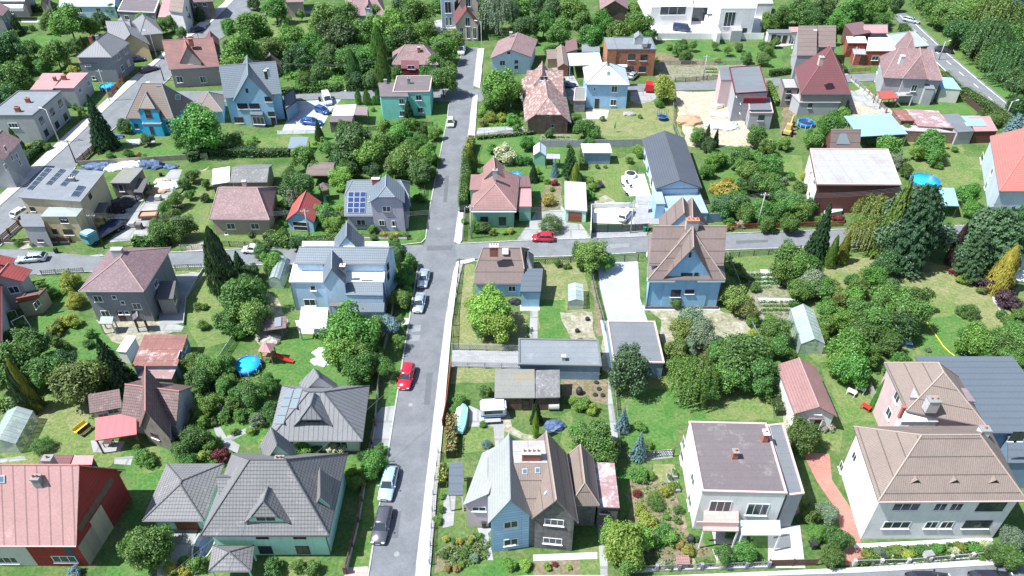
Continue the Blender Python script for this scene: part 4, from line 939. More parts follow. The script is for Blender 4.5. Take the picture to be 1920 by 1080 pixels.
# gardens, block by block
L_, M_, D_ = 'lawn_lush', 'lawn_mown', 'lawn_dry'
for nm, mt, pts in [
 # top left blocks
 ('lawn', L_, [(20,70),(110,66),(120,95),(30,110)]), ('lawn', M_, [(70,95),(115,95),(110,115),(75,118)]), ('lawn', L_, [(175,150),(190,190),(160,215),(140,200)]),
 ('lawn', M_, [(500,35),(600,30),(585,75),(505,85)]), ('lawn', L_, [(530,128),(650,125),(640,168),(560,172)]), ('lawn', L_, [(690,195),(715,198),(713,225),(670,222)]),
 ('lawn', L_, [(840,190),(845,195),(833,268),(815,330),(795,440),(760,460),(690,456),(770,300),(808,225),(818,188)]),
 ('lawn', L_, [(200,290),(340,270),(395,255),(540,250),(640,246),(615,290),(420,300),(330,296)]), ('lawn', M_, [(400,268),(560,252),(590,262),(560,292),(420,296)]),
 ('lawn', M_, [(370,318),(400,318),(392,440),(345,470),(320,458),(335,380)]), ('lawn', L_, [(530,330),(650,330),(660,440),(560,446),(520,420)]),
 ('lawn', L_, [(700,340),(800,335),(795,440),(760,462),(700,460)]), ('lawn', M_, [(490,440),(560,448),(560,462),(400,468),(400,445)]),
 # centre top, right of the street
 ('lawn', L_, [(1000,50),(1090,75),(1140,62),(1190,90),(1010,95)]), ('lawn', L_, [(898,205),(985,200),(980,240),(900,236)]), ('lawn', D_, [(1120,190),(1262,190),(1280,262),(1130,268),(1100,240)]), ('lawn', M_, [(1060,250),(1280,262),(1280,270),(1060,272)]),
 ('lawn', L_, [(893,252),(1000,250),(1060,262),(1055,340),(1045,430),(1000,410),(1000,320),(880,300)]), ('lawn', M_, [(1096,310),(1170,296),(1205,275),(1205,300),(1178,312),(1165,380),(1125,385),(1096,350)]),
 ('lawn', L_, [(1330,285),(1385,290),(1390,360),(1340,330)]), ('lawn', M_, [(1440,290),(1505,292),(1505,340),(1460,345)]), ('lawn', L_, [(1100,88),(1230,82),(1330,78),(1420,95),(1410,130),(1250,120)]), ('lawn', L_, [(1390,90),(1470,92),(1465,130),(1430,130)]),
 ('lawn', L_, [(1565,62),(1580,62),(1577,105),(1560,105)]), ('lawn', L_, [(1662,200),(1760,180),(1800,185),(1828,215),(1760,213)]), ('lawn', M_, [(1660,255),(1800,250),(1820,330),(1700,330),(1660,290)]), ('lawn', M_, [(1690,270),(1860,300),(1800,395),(1740,360)]),
 ('verge', 'verge', [(1735,55),(1765,70),(1830,130),(1925,205),(1925,235),(1845,160),(1780,98)]), ('lawn', L_, [(1830,125),(1900,130),(1910,190),(1870,180)]),
 # cross street, south side
 ('lawn', D_, [(1000,490),(1100,485),(1102,625),(1010,635),(1003,560)]), ('lawn', D_, [(868,495),(890,495),(890,560),(990,590),(990,628),(950,658),(852,655),(860,560)]), ('lawn', D_, [(848,690),(965,692),(960,715),(845,720)]),
 ('lawn', L_, [(1012,560),(1060,562),(1065,640),(1010,640)]), ('lawn', M_, [(1170,700),(1270,680),(1450,700),(1452,790),(1270,790),(1255,845),(1180,850),(1160,760)]), ('lawn', L_, [(1180,730),(1290,730),(1330,790),(1270,800),(1255,845),(1180,850)]),
 ('lawn', M_, [(1355,480),(1500,475),(1560,490),(1700,500),(1880,600),(1925,760),(1740,700),(1530,680),(1480,620),(1440,560),(1360,560)]), ('lawn', D_, [(1530,490),(1640,480),(1790,500),(1900,590),(1870,620),(1740,540),(1600,560),(1540,530)]), ('lawn', L_, [(1740,600),(1790,590),(1860,640),(1870,668),(1735,668),(1700,640)]),
 ('lawn', M_, [(1540,690),(1680,700),(1690,760),(1640,790),(1580,795),(1560,740)]), ('lawn', L_, [(1890,680),(1925,700),(1925,735)]),
 ('lawn', M_, [(1538,785),(1580,790),(1575,850),(1545,840)]), ('lawn', D_, [(1225,870),(1265,870),(1265,905),(1215,925)]), ('lawn', L_, [(1160,880),(1190,880),(1190,960),(1165,1000)]),
 ('lawn', M_, [(1085,1025),(1130,1025),(1125,1080),(1090,1080)]), ('lawn', L_, [(870,1055),(960,1045),(995,1050),(995,1085),(860,1085)]), ('lawn', M_, [(880,770),(950,770),(950,850),(870,850),(870,800)]), ('lawn', M_, [(1050,780),(1070,770),(1075,870),(1050,830)]), ('lawn', L_, [(1078,960),(1125,960),(1128,1025),(1078,1025)]),
 # left of the street
 ('lawn', L_, [(520,640),(545,620),(660,640),(690,725),(600,735),(500,720),(470,690)]), ('lawn', L_, [(740,585),(775,560),(765,605),(750,690),(728,880),(700,905),(715,800),(735,680)]), ('verge', 'verge', [(690,905),(715,880),(728,870),(733,830),(735,850),(690,1078),(655,1060),(665,990)]),
 ('lawn', L_, [(0,640),(100,580),(130,585),(150,640),(80,690),(0,700)]), ('lawn', L_, [(100,600),(180,600),(230,640),(250,720),(150,740),(100,680)]), ('lawn', M_, [(0,760),(100,740),(180,740),(180,800),(240,840),(200,880),(0,880)]),
 ('lawn', D_, [(60,770),(100,750),(110,790),(75,800)]), ('lawn', D_, [(120,770),(165,760),(165,800),(130,810)]), ('lawn', L_, [(225,830),(330,830),(330,880),(290,930),(280,1080),(195,1085),(250,930)]), ('lawn', M_, [(260,830),(300,840),(310,880),(270,890)]),
 ('lawn', M_, [(345,560),(380,545),(420,570),(430,640),(370,660),(350,600)]), ('lawn', L_, [(380,740),(500,730),(510,830),(400,840)]), ('lawn', M_, [(320,500),(400,500),(390,560),(330,580)]), ('lawn', L_, [(65,520),(130,518),(150,560),(90,580)]),
 ('lawn', L_, [(640,860),(700,835),(720,850),(690,905),(660,930),(650,890)]), ('lawn', M_, [(330,1045),(420,1040),(600,1060),(600,1085),(330,1085)]),
]: patch(nm, pts, mt)
for nm, mt, pts in [
 ('soil', 'soil', [(1225,95),(1345,118),(1345,152),(1230,148)]), ('vegetable_bed', 'veg_bed', [(1230,120),(1290,125),(1400,120),(1410,140),(1345,152),(1235,150)]), ('vegetable_bed', 'veg_bed', [(1015,252),(1070,252),(1066,275),(1016,274)]),
 ('soil', 'sand', [(1262,172),(1350,171),(1368,178),(1400,240),(1425,258),(1450,262),(1445,276),(1290,274),(1272,220)]), ('soil', 'soil', [(1468,198),(1490,200),(1492,262),(1462,262)]), ('soil', 'sand', [(1590,175),(1625,165),(1670,205),(1680,218),(1600,220)]),
 ('yard', 'white_stone', [(1195,2),(1230,-20),(1440,-20),(1425,72),(1230,75),(1212,35)]), ('vegetable_bed', 'veg_bed', [(1400,508),(1455,508),(1500,590),(1480,600),(1425,600),(1405,560)]),
 ('soil', 'rough_yard', [(1215,580),(1340,580),(1400,590),(1420,650),(1350,700),(1240,680),(1240,600)]), ('soil', 'rough_yard', [(1050,585),(1110,585),(1120,640),(1070,635)]), ('soil', 'rough_yard', [(1130,620),(1145,610),(1148,680),(1140,700),(1127,690)]),
 ('soil', 'soil', [(1057,700),(1120,700),(1140,715),(1142,760),(1080,745),(1055,740)]), ('soil', 'rough_yard', [(925,745),(950,745),(960,800),(1020,830),(1000,830),(925,800)]), ('soil', 'soil', [(1180,900),(1260,900),(1290,1000),(1340,1040),(1200,1060),(1180,1000)]),
 ('soil', 'soil', [(1000,1050),(1088,1050),(1088,1078),(1000,1078)]), ('soil', 'soil', [(815,1035),(900,995),(925,1010),(925,1045),(860,1060),(815,1075)]), ('soil', 'rough_yard', [(470,520),(520,560),(540,600),(540,620),(500,660),(480,640)]),
 ('soil', 'rough_yard', [(355,510),(385,512),(320,590),(310,610)]), ('soil', 'soil', [(1380,405),(1440,405),(1440,425),(1370,430)]), ('soil', 'rough_yard', [(180,600),(310,600),(330,620),(260,650),(210,640)]),
 ('soil', 'soil', [(1045,490),(1060,490),(1060,505),(1045,505)]), ('rose_bed', 'soil', [(1105,510),(1118,510),(1135,630),(1120,630)]), ('soil', 'rough_yard', [(1455,690),(1480,770),(1490,830),(1480,850),(1468,780)]), ('soil', 'rough_yard', [(1440,900),(1480,880),(1500,960),(1470,990)]),
 ('soil', 'rough_yard', [(345,390),(352,330),(395,310),(330,370),(290,410),(300,380)]), ('soil', 'rough_yard', [(350,462),(402,440),(402,470),(350,475)]), ('soil', 'soil', [(1000,395),(1055,390),(1050,340),(1030,330)]), ('soil', 'rough_yard', [(1105,380),(1135,365),(1150,375),(1165,390),(1165,405),(1110,408)]),
]: patch(nm, pts, mt)
# roads
patch('road', [(0,468),(60,470),(187,482),(322,475),(480,468),(757,461),(860,459),(960,454),(1107,449),(1210,445),(1357,440),(1580,432),(1960,418),(1960,450),(1440,466),(1357,469),(1192,474),(1072,480),(997,482),(850,488),(780,490),(480,497),(350,501),(155,510),(70,515),(-40,525),(-40,468)], 'asphalt_old', .100)
patch('road', [(684,1130),(692,1080),(735,810),(770,590),(786,487),(782,475),(797,456),(807,390),(824,300),(840,222),(842,196),(852,150),(861,118),(871,90),(897,90),(889,162),(886,195),(877,270),(862,390),(853,455),(857,486),(852,510),(837,600),(812,810),(780,1080),(775,1130)], 'asphalt', .104)
patch('road', [(300,172),(552,170),(712,169),(842,168),(880,168),(1090,162),(1185,159),(1347,152),(1450,147),(1640,138),(1700,134),(1700,150),(1640,152),(1345,169),(1185,172),(892,192),(840,192),(630,186),(555,189),(300,196)], 'asphalt_old', .108)
patch('road', [(-60,445),(0,388),(132,270),(205,200),(317,98),(400,40),(432,8),(452,-14),(498,-14),(480,12),(440,55),(400,84),(375,100),(320,145),(245,215),(182,268),(142,314),(40,425),(0,462),(-30,490),(-60,500)], 'asphalt_old', .112)
patch('road', [(1675,30),(1690,22),(1705,30),(1777,98),(1840,152),(1925,220),(2000,285),(2000,330),(1925,265),(1865,215),(1780,142),(1720,86)], 'asphalt_old', .116)
patch('road', [(1600,1075),(1925,1058),(1925,1140),(780,1140),(1180,1085)], 'asphalt', .100)
# pavements: raised slabs with a kerb
patch('pavement', [(812,810),(837,600),(852,510),(858,492),(890,486),(890,491),(868,497),(862,520),(848,600),(830,810),(806,1080),(802,1130),(776,1130),(780,1080)], 'pave', .12, th=.1)
patch('pavement', [(853,455),(862,390),(877,270),(886,195),(889,180),(896,179),(890,265),(880,300),(871,370),(866,452),(862,459)], 'pave', .12, th=.1)
patch('pavement', [(889,162),(897,92),(908,92),(900,166)], 'pave', .12, th=.1)
patch('pavement', [(-60,425),(0,368),(110,267),(122,255),(232,160),(317,92),(385,34),(420,6),(436,-14),(452,-14),(432,8),(400,40),(317,98),(205,200),(132,270),(0,388),(-60,445)], 'pave', .12, th=.1)
patch('pavement', [(380,38),(402,26),(405,30),(384,44)], 'pave', .126, th=.1)
patch('pavement', [(1140,1086),(1600,1066),(1925,1046),(1925,1058),(1600,1076),(1180,1090)], 'concrete_l', .12, th=.1)
patch('pavement', [(820,1092),(1000,1080),(1130,1080),(1140,1086),(1180,1110),(815,1120)], 'concrete_l', .12, th=.09)
patch('pavement', [(842,168),(842,170),(700,172),(560,173),(560,171)], 'concrete_l', .12, th=.06)
# kerb stones with white joints along the main street, left side
def kerb(pts, nm='kerb'):
    q = [P(*p) for p in pts]; m = MB()
    for a, b in zip(q, q[1:]):
        d = (b - a).normalized(); s_ = Vector((-d.y, d.x, 0)) * .09
        m.prism([(a + s_).xy, (b + s_).xy, (b - s_).xy, (a - s_).xy], -.05, .19)
    m.build(nm, 'kerb', kind='structure')
kerb([(690,1084),(734,810),(769,590),(784,500),(776,491),(480,498),(350,502),(155,511),(70,516)]); kerb([(187,481),(322,474),(480,467),(757,460),(790,456),(798,448),(806,390),(823,300),(839,222),(841,197)]); kerb([(851,150),(860,118),(870,91),(897,91)])
kerb([(779,1084),(811,810),(836,600),(851,512),(857,492),(889,486)]); kerb([(888,180),(885,195),(876,270),(861,390),(852,455)]); kerb([(888,162),(896,92)]); kerb([(862,458),(960,453),(1107,448),(1210,444),(1357,439),(1580,431),(1920,420)]); kerb([(890,491),(997,483),(1072,481),(1192,475)]); kerb([(1357,470),(1440,467),(1920,452)]); kerb([(142,315),(40,426),(0,463)]); kerb([(320,146),(245,216),(182,269)])
# road paint
def stripe(a, b, w_=.14, z=.125):
    a, b = P(*a), P(*b); d = (b - a).normalized(); s_ = Vector((-d.y, d.x, 0)) * w_; m = MB(); m.add([tuple((a - s_).xy) + (z,), tuple((b - s_).xy) + (z,), tuple((b + s_).xy) + (z,), tuple((a + s_).xy) + (z,)], [(0, 1, 2, 3)]); o = m.build('road_marking', 'marking', kind='structure')
    if o.data.polygons[0].normal.z < 0: o.data.flip_normals()
for x, y in ((1691,33),(1713,56),(1733,74),(1755,98),(1778,118),(1802,139),(1829,161),(1857,186),(1885,211),(1912,233)): stripe((x-4,y-3.5),(x+5,y+4), .09)
for a, b in zip([(1705,32),(1777,99),(1840,153),(1922,220)], [(1777,99),(1840,153),(1922,220),(1960,252)]): stripe((a[0]-3,a[1]+1),(b[0]-3,b[1]+1), .1)
for a, b in (((1722,86),(1745,108)),((1752,114),(1781,141))): stripe(a, b, .1)
for z_, mt_, pts_ in ((.107, 'asphalt_pale', [(772,612),(790,610),(788,622),(772,624)]), (.107, 'asphalt_pale', [(768,630),(788,629),(786,640),(766,641)]), (.107, 'asphalt_patch', [(740,960),(752,959),(746,1010),(735,1010)]), (.107, 'asphalt_patch', [(800,700),(812,699),(806,760),(795,760)]), (.107, 'asphalt_patch', [(835,330),(842,330),(838,380),(831,380)]), (.105, 'asphalt_patch', [(560,489),(640,486),(640,491),(560,494)]), (.105, 'asphalt_pale', [(1090,462),(1180,457),(1180,464),(1090,470)]), (.105, 'asphalt_patch', [(1380,452),(1440,450),(1440,455),(1380,458)]), (.117, 'asphalt_patch', [(70,385),(90,368),(96,372),(76,390)]), (.117, 'asphalt_pale', [(250,190),(275,168),(282,172),(258,195)]), (.107, 'asphalt_patch', [(800,462),(850,461),(846,470),(800,471)])):
    patch('road_patch', pts_, mt_, z_)
for x_, y_ in ((770,760),(800,560),(823,430),(990,466),(300,492),(744,1040),(150,290)):
    p_ = P(x_, y_); m = MB(); m.lathe([(.01, 0), (.32, 0), (.32, .004), (.01, .004)], 14, (p_.x, p_.y, .119)); m.build('manhole_cover', 'concrete_d', kind='structure')
# drives, yards, paths
for nm, mt, pts in [
 ('yard', 'pave_light', [(552,190),(640,186),(622,205),(600,245),(590,250),(528,248)]), ('yard', 'concrete', [(520,245),(600,243),(592,250),(520,252)]), ('path', 'concrete', [(895,240),(978,236),(990,248),(893,254)]),
 ('driveway', 'concrete', [(1182,172),(1250,170),(1222,190),(1200,195),(1182,190)]), ('yard', 'concrete', [(1028,120),(1065,122),(1110,205),(1070,195),(1045,140)]), ('terrace', 'concrete_l', [(1098,205),(1142,206),(1138,222),(1100,224)]),
 ('driveway', 'concrete', [(966,455),(1005,398),(1056,392),(1060,417),(1090,420),(1110,449)]), ('path', 'concrete', [(1052,385),(1060,395),(1062,417),(1050,440),(1040,440)]), ('driveway', 'pave_grey', [(1107,449),(1110,437),(1190,430),(1215,432),(1210,446)]),
 ('yard', 'white_stone', [(1110,392),(1190,390),(1188,420),(1112,418)]), ('yard', 'pave_grey', [(1192,366),(1222,366),(1250,420),(1188,421)]), ('terrace', 'white_stone', [(1165,330),(1208,326),(1220,366),(1180,368),(1166,350)]), ('yard', 'white_stone', [(1134,380),(1195,380),(1197,388),(1134,390)]),
 ('driveway', 'pave_light', [(1120,492),(1196,490),(1200,560),(1215,604),(1140,602),(1125,540)]), ('path', 'pave_light', [(1125,600),(1142,603),(1150,690),(1142,690)]), ('terrace', 'concrete_l', [(1205,572),(1350,575),(1350,582),(1205,582)]),
 ('path', 'concrete', [(995,568),(1008,568),(1008,640),(992,640)]), ('path', 'concrete_l', [(975,572),(1012,571),(1012,582),(975,583)]), ('driveway', 'pave_grey', [(848,656),(975,658),(975,692),(846,688)]), ('path', 'concrete', [(1140,695),(1150,760),(1162,840),(1150,860),(1140,760)]),
 ('driveway', 'concrete', [(690,838),(703,780),(716,764),(742,760),(733,812),(728,836)]), ('path', 'concrete_l', [(688,595),(710,592),(770,597),(768,609),(710,608),(690,608)]), ('terrace', 'pave', [(553,600),(620,610),(610,628),(560,625)]), ('driveway', 'pave_pink', [(648,1064),(690,1062),(688,1085),(645,1085)]),
 ('driveway', 'pave_grey', [(330,515),(385,510),(350,560),(345,605),(300,612),(295,560)]), ('terrace', 'concrete', [(222,618),(330,608),(345,612),(340,622),(222,622)]), ('driveway', 'concrete', [(290,990),(372,988),(355,1050),(320,1062),(310,1085),(295,1085)]),
 ('path', 'concrete', [(215,858),(250,855),(245,872),(214,870)]), ('path', 'concrete', [(398,795),(408,792),(425,820),(450,835),(445,850),(425,840),(405,815)]), ('path', 'concrete', [(425,818),(480,795),(482,803),(430,828)]), ('driveway', 'concrete', [(130,484),(192,476),(192,484),(135,489)]),
 ('yard', 'concrete', [(200,455),(245,410),(320,318),(342,318),(330,350),(310,380),(290,420),(272,448)]), ('terrace', 'rough_yard', [(40,455),(90,455),(90,462),(35,468)]), ('driveway', 'concrete_l', [(345,472),(400,464),(402,472),(345,477)]), ('yard', 'concrete', [(205,375),(270,372),(250,410),(205,410)]),
 ('driveway', 'pave_brick', [(1505,850),(1555,850),(1560,900),(1600,960),(1625,1060),(1585,1060),(1570,960),(1530,900)]), ('path', 'white_stone', [(1600,1020),(1860,1008),(1862,1014),(1602,1028)]), ('yard', 'concrete_l', [(1440,985),(1500,985),(1510,1065),(1440,1065)]),
 ('path', 'concrete', [(895,990),(925,990),(915,1000),(925,1050),(915,1050)]), ('path', 'concrete_l', [(1000,1040),(1120,1035),(1120,1048),(1000,1052)]), ('yard', 'concrete', [(880,760),(945,790),(945,850),(930,850),(925,800),(880,800)]), ('terrace', 'pave_grey', [(832,930),(855,925),(850,985),(830,990)]),
 ('path', 'concrete', [(1120,975),(1136,975),(1140,1080),(1126,1080)]), ('path', 'concrete_l', [(1330,975),(1400,975),(1400,1020),(1340,1020)]), ('path', 'concrete', [(1175,850),(1260,842),(1262,858),(1225,862),(1178,862)]), ('path', 'concrete_l', [(1335,1030),(1400,1028),(1400,1055),(1345,1055)]),
 ('path', 'concrete_l', [(1446,505),(1450,530),(1490,530),(1490,534),(1430,535),(1425,505)]), ('path', 'concrete_l', [(1420,558),(1495,560),(1497,565),(1425,566)]), ('terrace', 'sand', [(1480,103),(1560,103),(1600,150),(1580,145),(1540,120)]), ('path', 'concrete', [(1545,160),(1625,175),(1670,210),(1665,215),(1600,190)]),
 ('path', 'concrete_l', [(1860,555),(1868,560),(1890,595),(1885,596),(1862,565)]), ('yard', 'white_stone', [(1905,480),(1925,475),(1925,530),(1900,525)]), ('path', 'concrete', [(640,18),(500,22),(480,30),(500,27),(640,24)]), ('path', 'concrete', [(808,40),(835,35),(845,62),(820,60)]), ('terrace', 'concrete_l', [(50,180),(55,200),(40,200)]),
 ('path', 'concrete_l', [(40,36),(75,38),(72,42),(40,42)]), ('terrace', 'pave_light', [(235,262),(290,258),(290,268),(250,272)]), ('terrace', 'concrete', [(170,826),(235,828),(225,848),(175,848)]), ('path', 'concrete', [(0,860),(45,855),(50,862),(0,868)]), ('yard', 'concrete_l', [(1435,60),(1490,84),(1440,90)]),
]: patch(nm, pts, mt)
# ---------------------------------------------------------------- buildings, near blocks first
H = House
# green house with grey hip roof, bottom left of the street
h = H('green_house', 'mint-green house with grey tiled hip roof and three dormers beside the street', short='mint-green house with the grey hip roof')
h.wing((376,1004),(617,1004),(652,850), (1004,1051), 'hip', 'u', ry=862, e=(.36,.36), wall='w_mint', rm='r_tilegrey', ov=.7)
m0 = h.cur
h.win('F', 1.5, 1.5, [(498,1031),(568,1031)], 'trim_dark', sill=None).win('F', 1.4, .5, [(492,1008),(562,1008)], 'trim_dark', sill=None)
h.gutter('trim_dark').pipe(('R',), 'trim_dark')
h.wing((458,980),(540,980),(472,940), 6.1, 'gable', 'v', rz=8.7, e=(.3,0), k=(.42,0), wall='w_mint', rm='r_tilegrey', ov=.4, side='L', z0=4.5, yov=.3); h.win('F', .9, .7, [(489,972),(507,972)], 'trim_dark', sill=None)
h.wing((589,896),(589,950),(622,950), 6.0, 'gable', 'u', rz=7.8, wall='w_mint', rm='r_tilegrey', ov=.3, z0=4.5)
h.wing((410,925),(445,925),(445,890), 6.0, 'gable', 'u', rz=7.2, wall='w_mint', rm='r_tilegrey', ov=.3, z0=4.5)
h.wing((498,866),(560,866),(548,832), 6.0, 'gable', 'v', rz=9.0, wall='w_mint', rm='r_tilegrey', ov=.4)
h.chim(523, 858, 10.0, .9, .6, 1.6, 'concrete_l', 'concrete_d', 2)
h.wing((391,1071),(470,1071),(476,1022), 2.6, 'hip', 'v', ry=1035, e=(.5,.5), wall='w_mint', rm='r_tilegrey', ov=.25, posts='w_mint')
# its garage
h = H('garage', 'garage with pyramid grey metal roof and mint walls beside the mint-green house', 'garage', 'grey pyramid-roofed garage')
h.wing((267,976),(382,976),(420,869), 2.9, 'hip', 'v', ry=908, e=(.47,.47), wall='w_mint', rm='r_tilegrey', ov=.8); h.door('F', 2.6, 2.1, [(352,986)], 'trim_brown', 'wood_red'); h.gutter()
# dark grey hip house with solar
h = H('bungalow', 'bungalow with dark grey hip roof, triangular dormer and solar panels on its left slope', short='grey bungalow with solar panels on its hip roof')
h.wing((503,826),(680,826),(693,723), 3.0, 'hip', 'u', ry=735, e=(.42,.42), wall='w_white', rm='r_seamgrey', ov=.8); m0 = h.cur
h.solar([(515,796),(533,796),(552,731),(537,731)], 1, 4, mat='solar_grey'); h.solar([(542,767),(557,767),(569,729),(556,729)], 1, 2, mat='solar_grey')
h.gutter().win('F', 1.6, 1.2, [(540,832),(640,834)])
h.wing((551,798),(621,798),(562,764), 4.3, 'gable', 'v', rz=7.0, e=(.3,0), k=(.42,0), wall='w_timber', rm='r_seamgrey', ov=.3, side='L', z0=3.6, yov=.5); h.win('F', 1.6, .7, [(588,793)], 'trim_dark', sill=None)
h.wing((570,735),(640,735),(630,718), 3.6, 'gable', 'v', rz=6.4, wall='w_white', rm='r_seamgrey', ov=.3)
# red barn-like house bottom left
h = H('red_house', 'long red house with pink standing-seam gable roof in the bottom left corner', short='red house with the pink metal roof')
h.wing((-190,1022),(143,1023),(236,880), (1022,1068), 'gable', 'u', ry=871, e=(0,0), wall='w_redclad', rm='r_redseam', ov=.55); m0 = h.cur
h.facade('F', 0, .68, 0, 4.2, 'w_cream').facade('R', 0, .30, 0, 3.6, 'w_sand').facade('R', .30, .55, 0, 4.3, 'w_beige').facade('R', .12, .88, 4.6, 5.6, 'w_timber').facade('F', .905, .955, .6, 3.6, 'w_dark', .02)
h.win('F', 2.6, 1.2, [(121,1048)], 'trim_white').win('F', 2.2, 1.2, [(14,1050)], 'trim_white').gutter('trim_pink')
h.chim(66, 894, 8.2, .8, .7, 1.0, 'pave_grey', 'concrete_d', 2); h.chim(88, 858, 8.4, 1.0, .8, 1.2, 'pave_grey', 'concrete_d', 1); h.skylight(1, 898, 18, 14)
h = H('lean_to', 'low dark and red metal-roofed lean-to behind the red house', 'shed', 'metal-roofed lean-to behind the red house')
h.wing((70,872),(130,872),(140,857), 3.2, 'shed', 'v', rz=3.6, wall='w_dark', rm='r_maroon', ov=.1); h.wing((131,871),(172,871),(178,858), 3.1, 'shed', 'v', rz=3.5, wall='w_dark', rm='r_redsheet', ov=.1)
# old tiled house with red canopy
h = H('old_house', 'old house with weathered brown tile roof, tall cross gable and red metal canopy', short='old house with the red metal canopy')
h.wing((227,784),(330,798),(362,724), 3.0, 'gable', 'u', rz=5.6, wall='w_greyl', rm='r_oldtile', ov=.35); h.rest('roof_hatch', 'trim_brown', [(326,750),(335,752),(336,746),(327,744)], .08)
h.wing((262,800),(320,824),(317,738), 3.2, 'gable', 'v', ry=716+72, wall='w_woodgrey', rm='r_oldtile', ov=.35, rz=7.2); h.win('F', 1.2, 1.0, [(290,817)], 'trim_brown')
h.wing((168,775),(228,764),(228,738), 2.9, 'shed', 'v', rz=3.8, wall='w_cream', rm='r_oldtile', ov=.3); h.win('F', 1.3, .9, [(195,780),(212,770)], 'trim_grey')
h.wing((178,826),(256,814),(258,778), 2.7, 'shed', 'v', rz=3.3, rm='r_redsheet', ov=.15, posts='trim_brown')
# purple pyramid house
h = H('pyramid_house', 'grey rendered two-storey house with big purple-brown pyramid roof', short='grey house with the purple pyramid roof')
h.wing((147,546),(270,546),(321,464), (546,607), 'hip', 'v', ry=483, e=(.46,.40), wall='w_greyb', rm='r_purple', ov=.55); m0 = h.cur
h.win('F', 1.3, 1.2, [(184,560),(257,574),(198,588)], 'trim_white').win('F', .7, .7, [(214,557),(230,567),(226,586),(238,586)]).win('R', 1.2, 1.1, [(292,532)]); h.chim(218, 466, 10.4, 1.5, .8, 1.2, 'concrete_l', 'concrete_l'); h.pipe(('R',)).gutter()
h.wing((292,561),(325,560),(332,532), 3.2, 'shed', 'v', rz=3.8, wall='w_greige', rm='f_tar', ov=.2); h.win('R', 1.4, 1.3, [(327,560)])
h.wing((186,607),(210,607),(214,596), 2.1, 'shed', 'v', rz=2.4, rm='f_greenish', posts='metal_pole', ov=.08); h.wing((250,600),(271,600),(269,590), 2.5, 'gable', 'v', rz=3.1, rm='f_tar', posts='wood_dark', ov=.1); h.door('F', 1.0, 2.0, [(232,602),(263,608)], W=m0)
# rusty garages
h = H('rusty_shed', 'large flat shed with rust-red patched sheet roof and ladder', 'shed', 'flat shed with the rust-red roof')
h.wing((247,686),(332,686),(352,627), 2.8, 'flat', wall='w_steelblue', rm='f_rust', ov=.15); h.win('R', 1.6, 1.0, [(337,668),(346,650)], 'trim_white')
h.wing((218,658),(236,660),(255,631), 2.4, 'flat', wall='w_white', rm='f_white', ov=.1); h.wing((258,708),(322,710),(330,692), 2.0, 'flat', wall='w_woodgrey', rm='f_patch', ov=.1)
# red roof house far left
h = H('tiled_house', 'grey house with bright red tiled roof and balcony at the left edge', short='red tiled house at the left edge')
h.wing((-60,640),(3,640),(3,490), 5.0, 'gable', 'v', rz=7.2, wall='w_greyl', rm='r_red', ov=.35)
h.wing((-30,540),(42,528),(60,505), 5.2, 'gable', 'v', rz=7.0, wall='w_greyl', rm='r_red', ov=.5); h.win('F', 1.4, 1.3, [(26,543)])
h.wing((30,568),(68,560),(88,540), 3.0, 'flat', wall='w_sand', rm='f_tar', ov=.15, rim='trim_brown'); h.win('F', 1.0, 1.2, [(24,588)]).win('R', 1.3, 1.1, [(69,570)])
h.box('balcony_railing', (30,560),(70,552),(71,550), 3.14, 3.9, 'wood_red')
h = H('roof_annex', 'small red tiled roof corner at the left edge above the larger red house', 'house'); h.wing((-40,510),(20,500),(28,484), 4.6, 'gable', 'v', rz=6.0, wall='w_greyl', rm='r_red', ov=.3)
# big white-blue house
h = H('white_house', 'large white-blue house with blue-grey tile roof, two white flat roof decks and pointed gable', short='white-blue house with white roof decks')
h.wing((551,494),(722,496),(742,462), 7.2, 'gable', 'u', ry=463, wall='w_paleblue', rm='r_blue', ov=.3); m0 = h.cur
h.wing((542,529),(720,529),(723,494), (529,582), 'flat', wall='w_paleblue', rm='f_white', ov=.15, rim='trim_white'); f0 = h.cur
h.win('F', 1.8, 1.3, [(581,567)], 'trim_white').win('F', .9, 1.0, [(587,540)]).win('F', 1.7, .8, [(689,528.5)], 'trim_dark').win('F', 1.2, 1.1, [(626,550),(657,566)]).win('F', .6, .8, [(669,566),(682,566),(696,567),(708,567)], 'trim_dark').win('F', .8, .6, [(668,529)]).pipe(('L', 'R'), 'plastic_black')
h.win('R', .9, 1.3, [(727,500),(728,518)], 'trim_dark', W=m0)
h.wing((648,553),(718,554),(719,538), 4.6, 'shed', 'v', rz=5.6, wall='w_paleblue', rm='r_blue', ov=.1); h.wing((648,585),(720,585),(722,555), 2.9, 'shed', 'v', rz=3.4, wall='w_paleblue', rm='r_blue', ov=.0, walls=False)
h.wing((605,532),(648,532),(648,495), 6.7, 'gable', 'v', rz=9.4, wall='w_paleblue', rm='r_blue', ov=.2); h.wing((626,474),(682,474),(682,445), 7.2, 'gable', 'v', rz=10.2, wall='w_paleblue', rm='r_blue', ov=.1)
h.wing((566,463),(628,463),(628,452), 7.0, 'flat', wall='w_paleblue', rm='f_white', ov=.1); h.wing((674,464),(730,464),(727,453), 7.0, 'flat', wall='w_paleblue', rm='f_white', ov=.1)
h.chim(642, 497, 9.6, .7, .6, 1.6, 'concrete_d', 'plastic_white', 1); h.chim(654, 463, 10.4, 1.6, .9, 1.4, 'w_steel', 'plastic_white'); h.chim(676, 468, 9.6, .9, .6, .8, 'f_blue', 'f_blue')
h.wing((560,614),(612,616),(616,580), 2.6, 'shed', 'v', rz=2.9, rm='f_white', posts='wood_grey', ov=.1); h.wing((618,574),(645,574),(645,567), 2.7, 'shed', 'v', rz=3.0, rm='f_brown', posts='metal_pole', ov=.1); h.door('F', 1.1, 2.1, [(636,578)], W=f0)
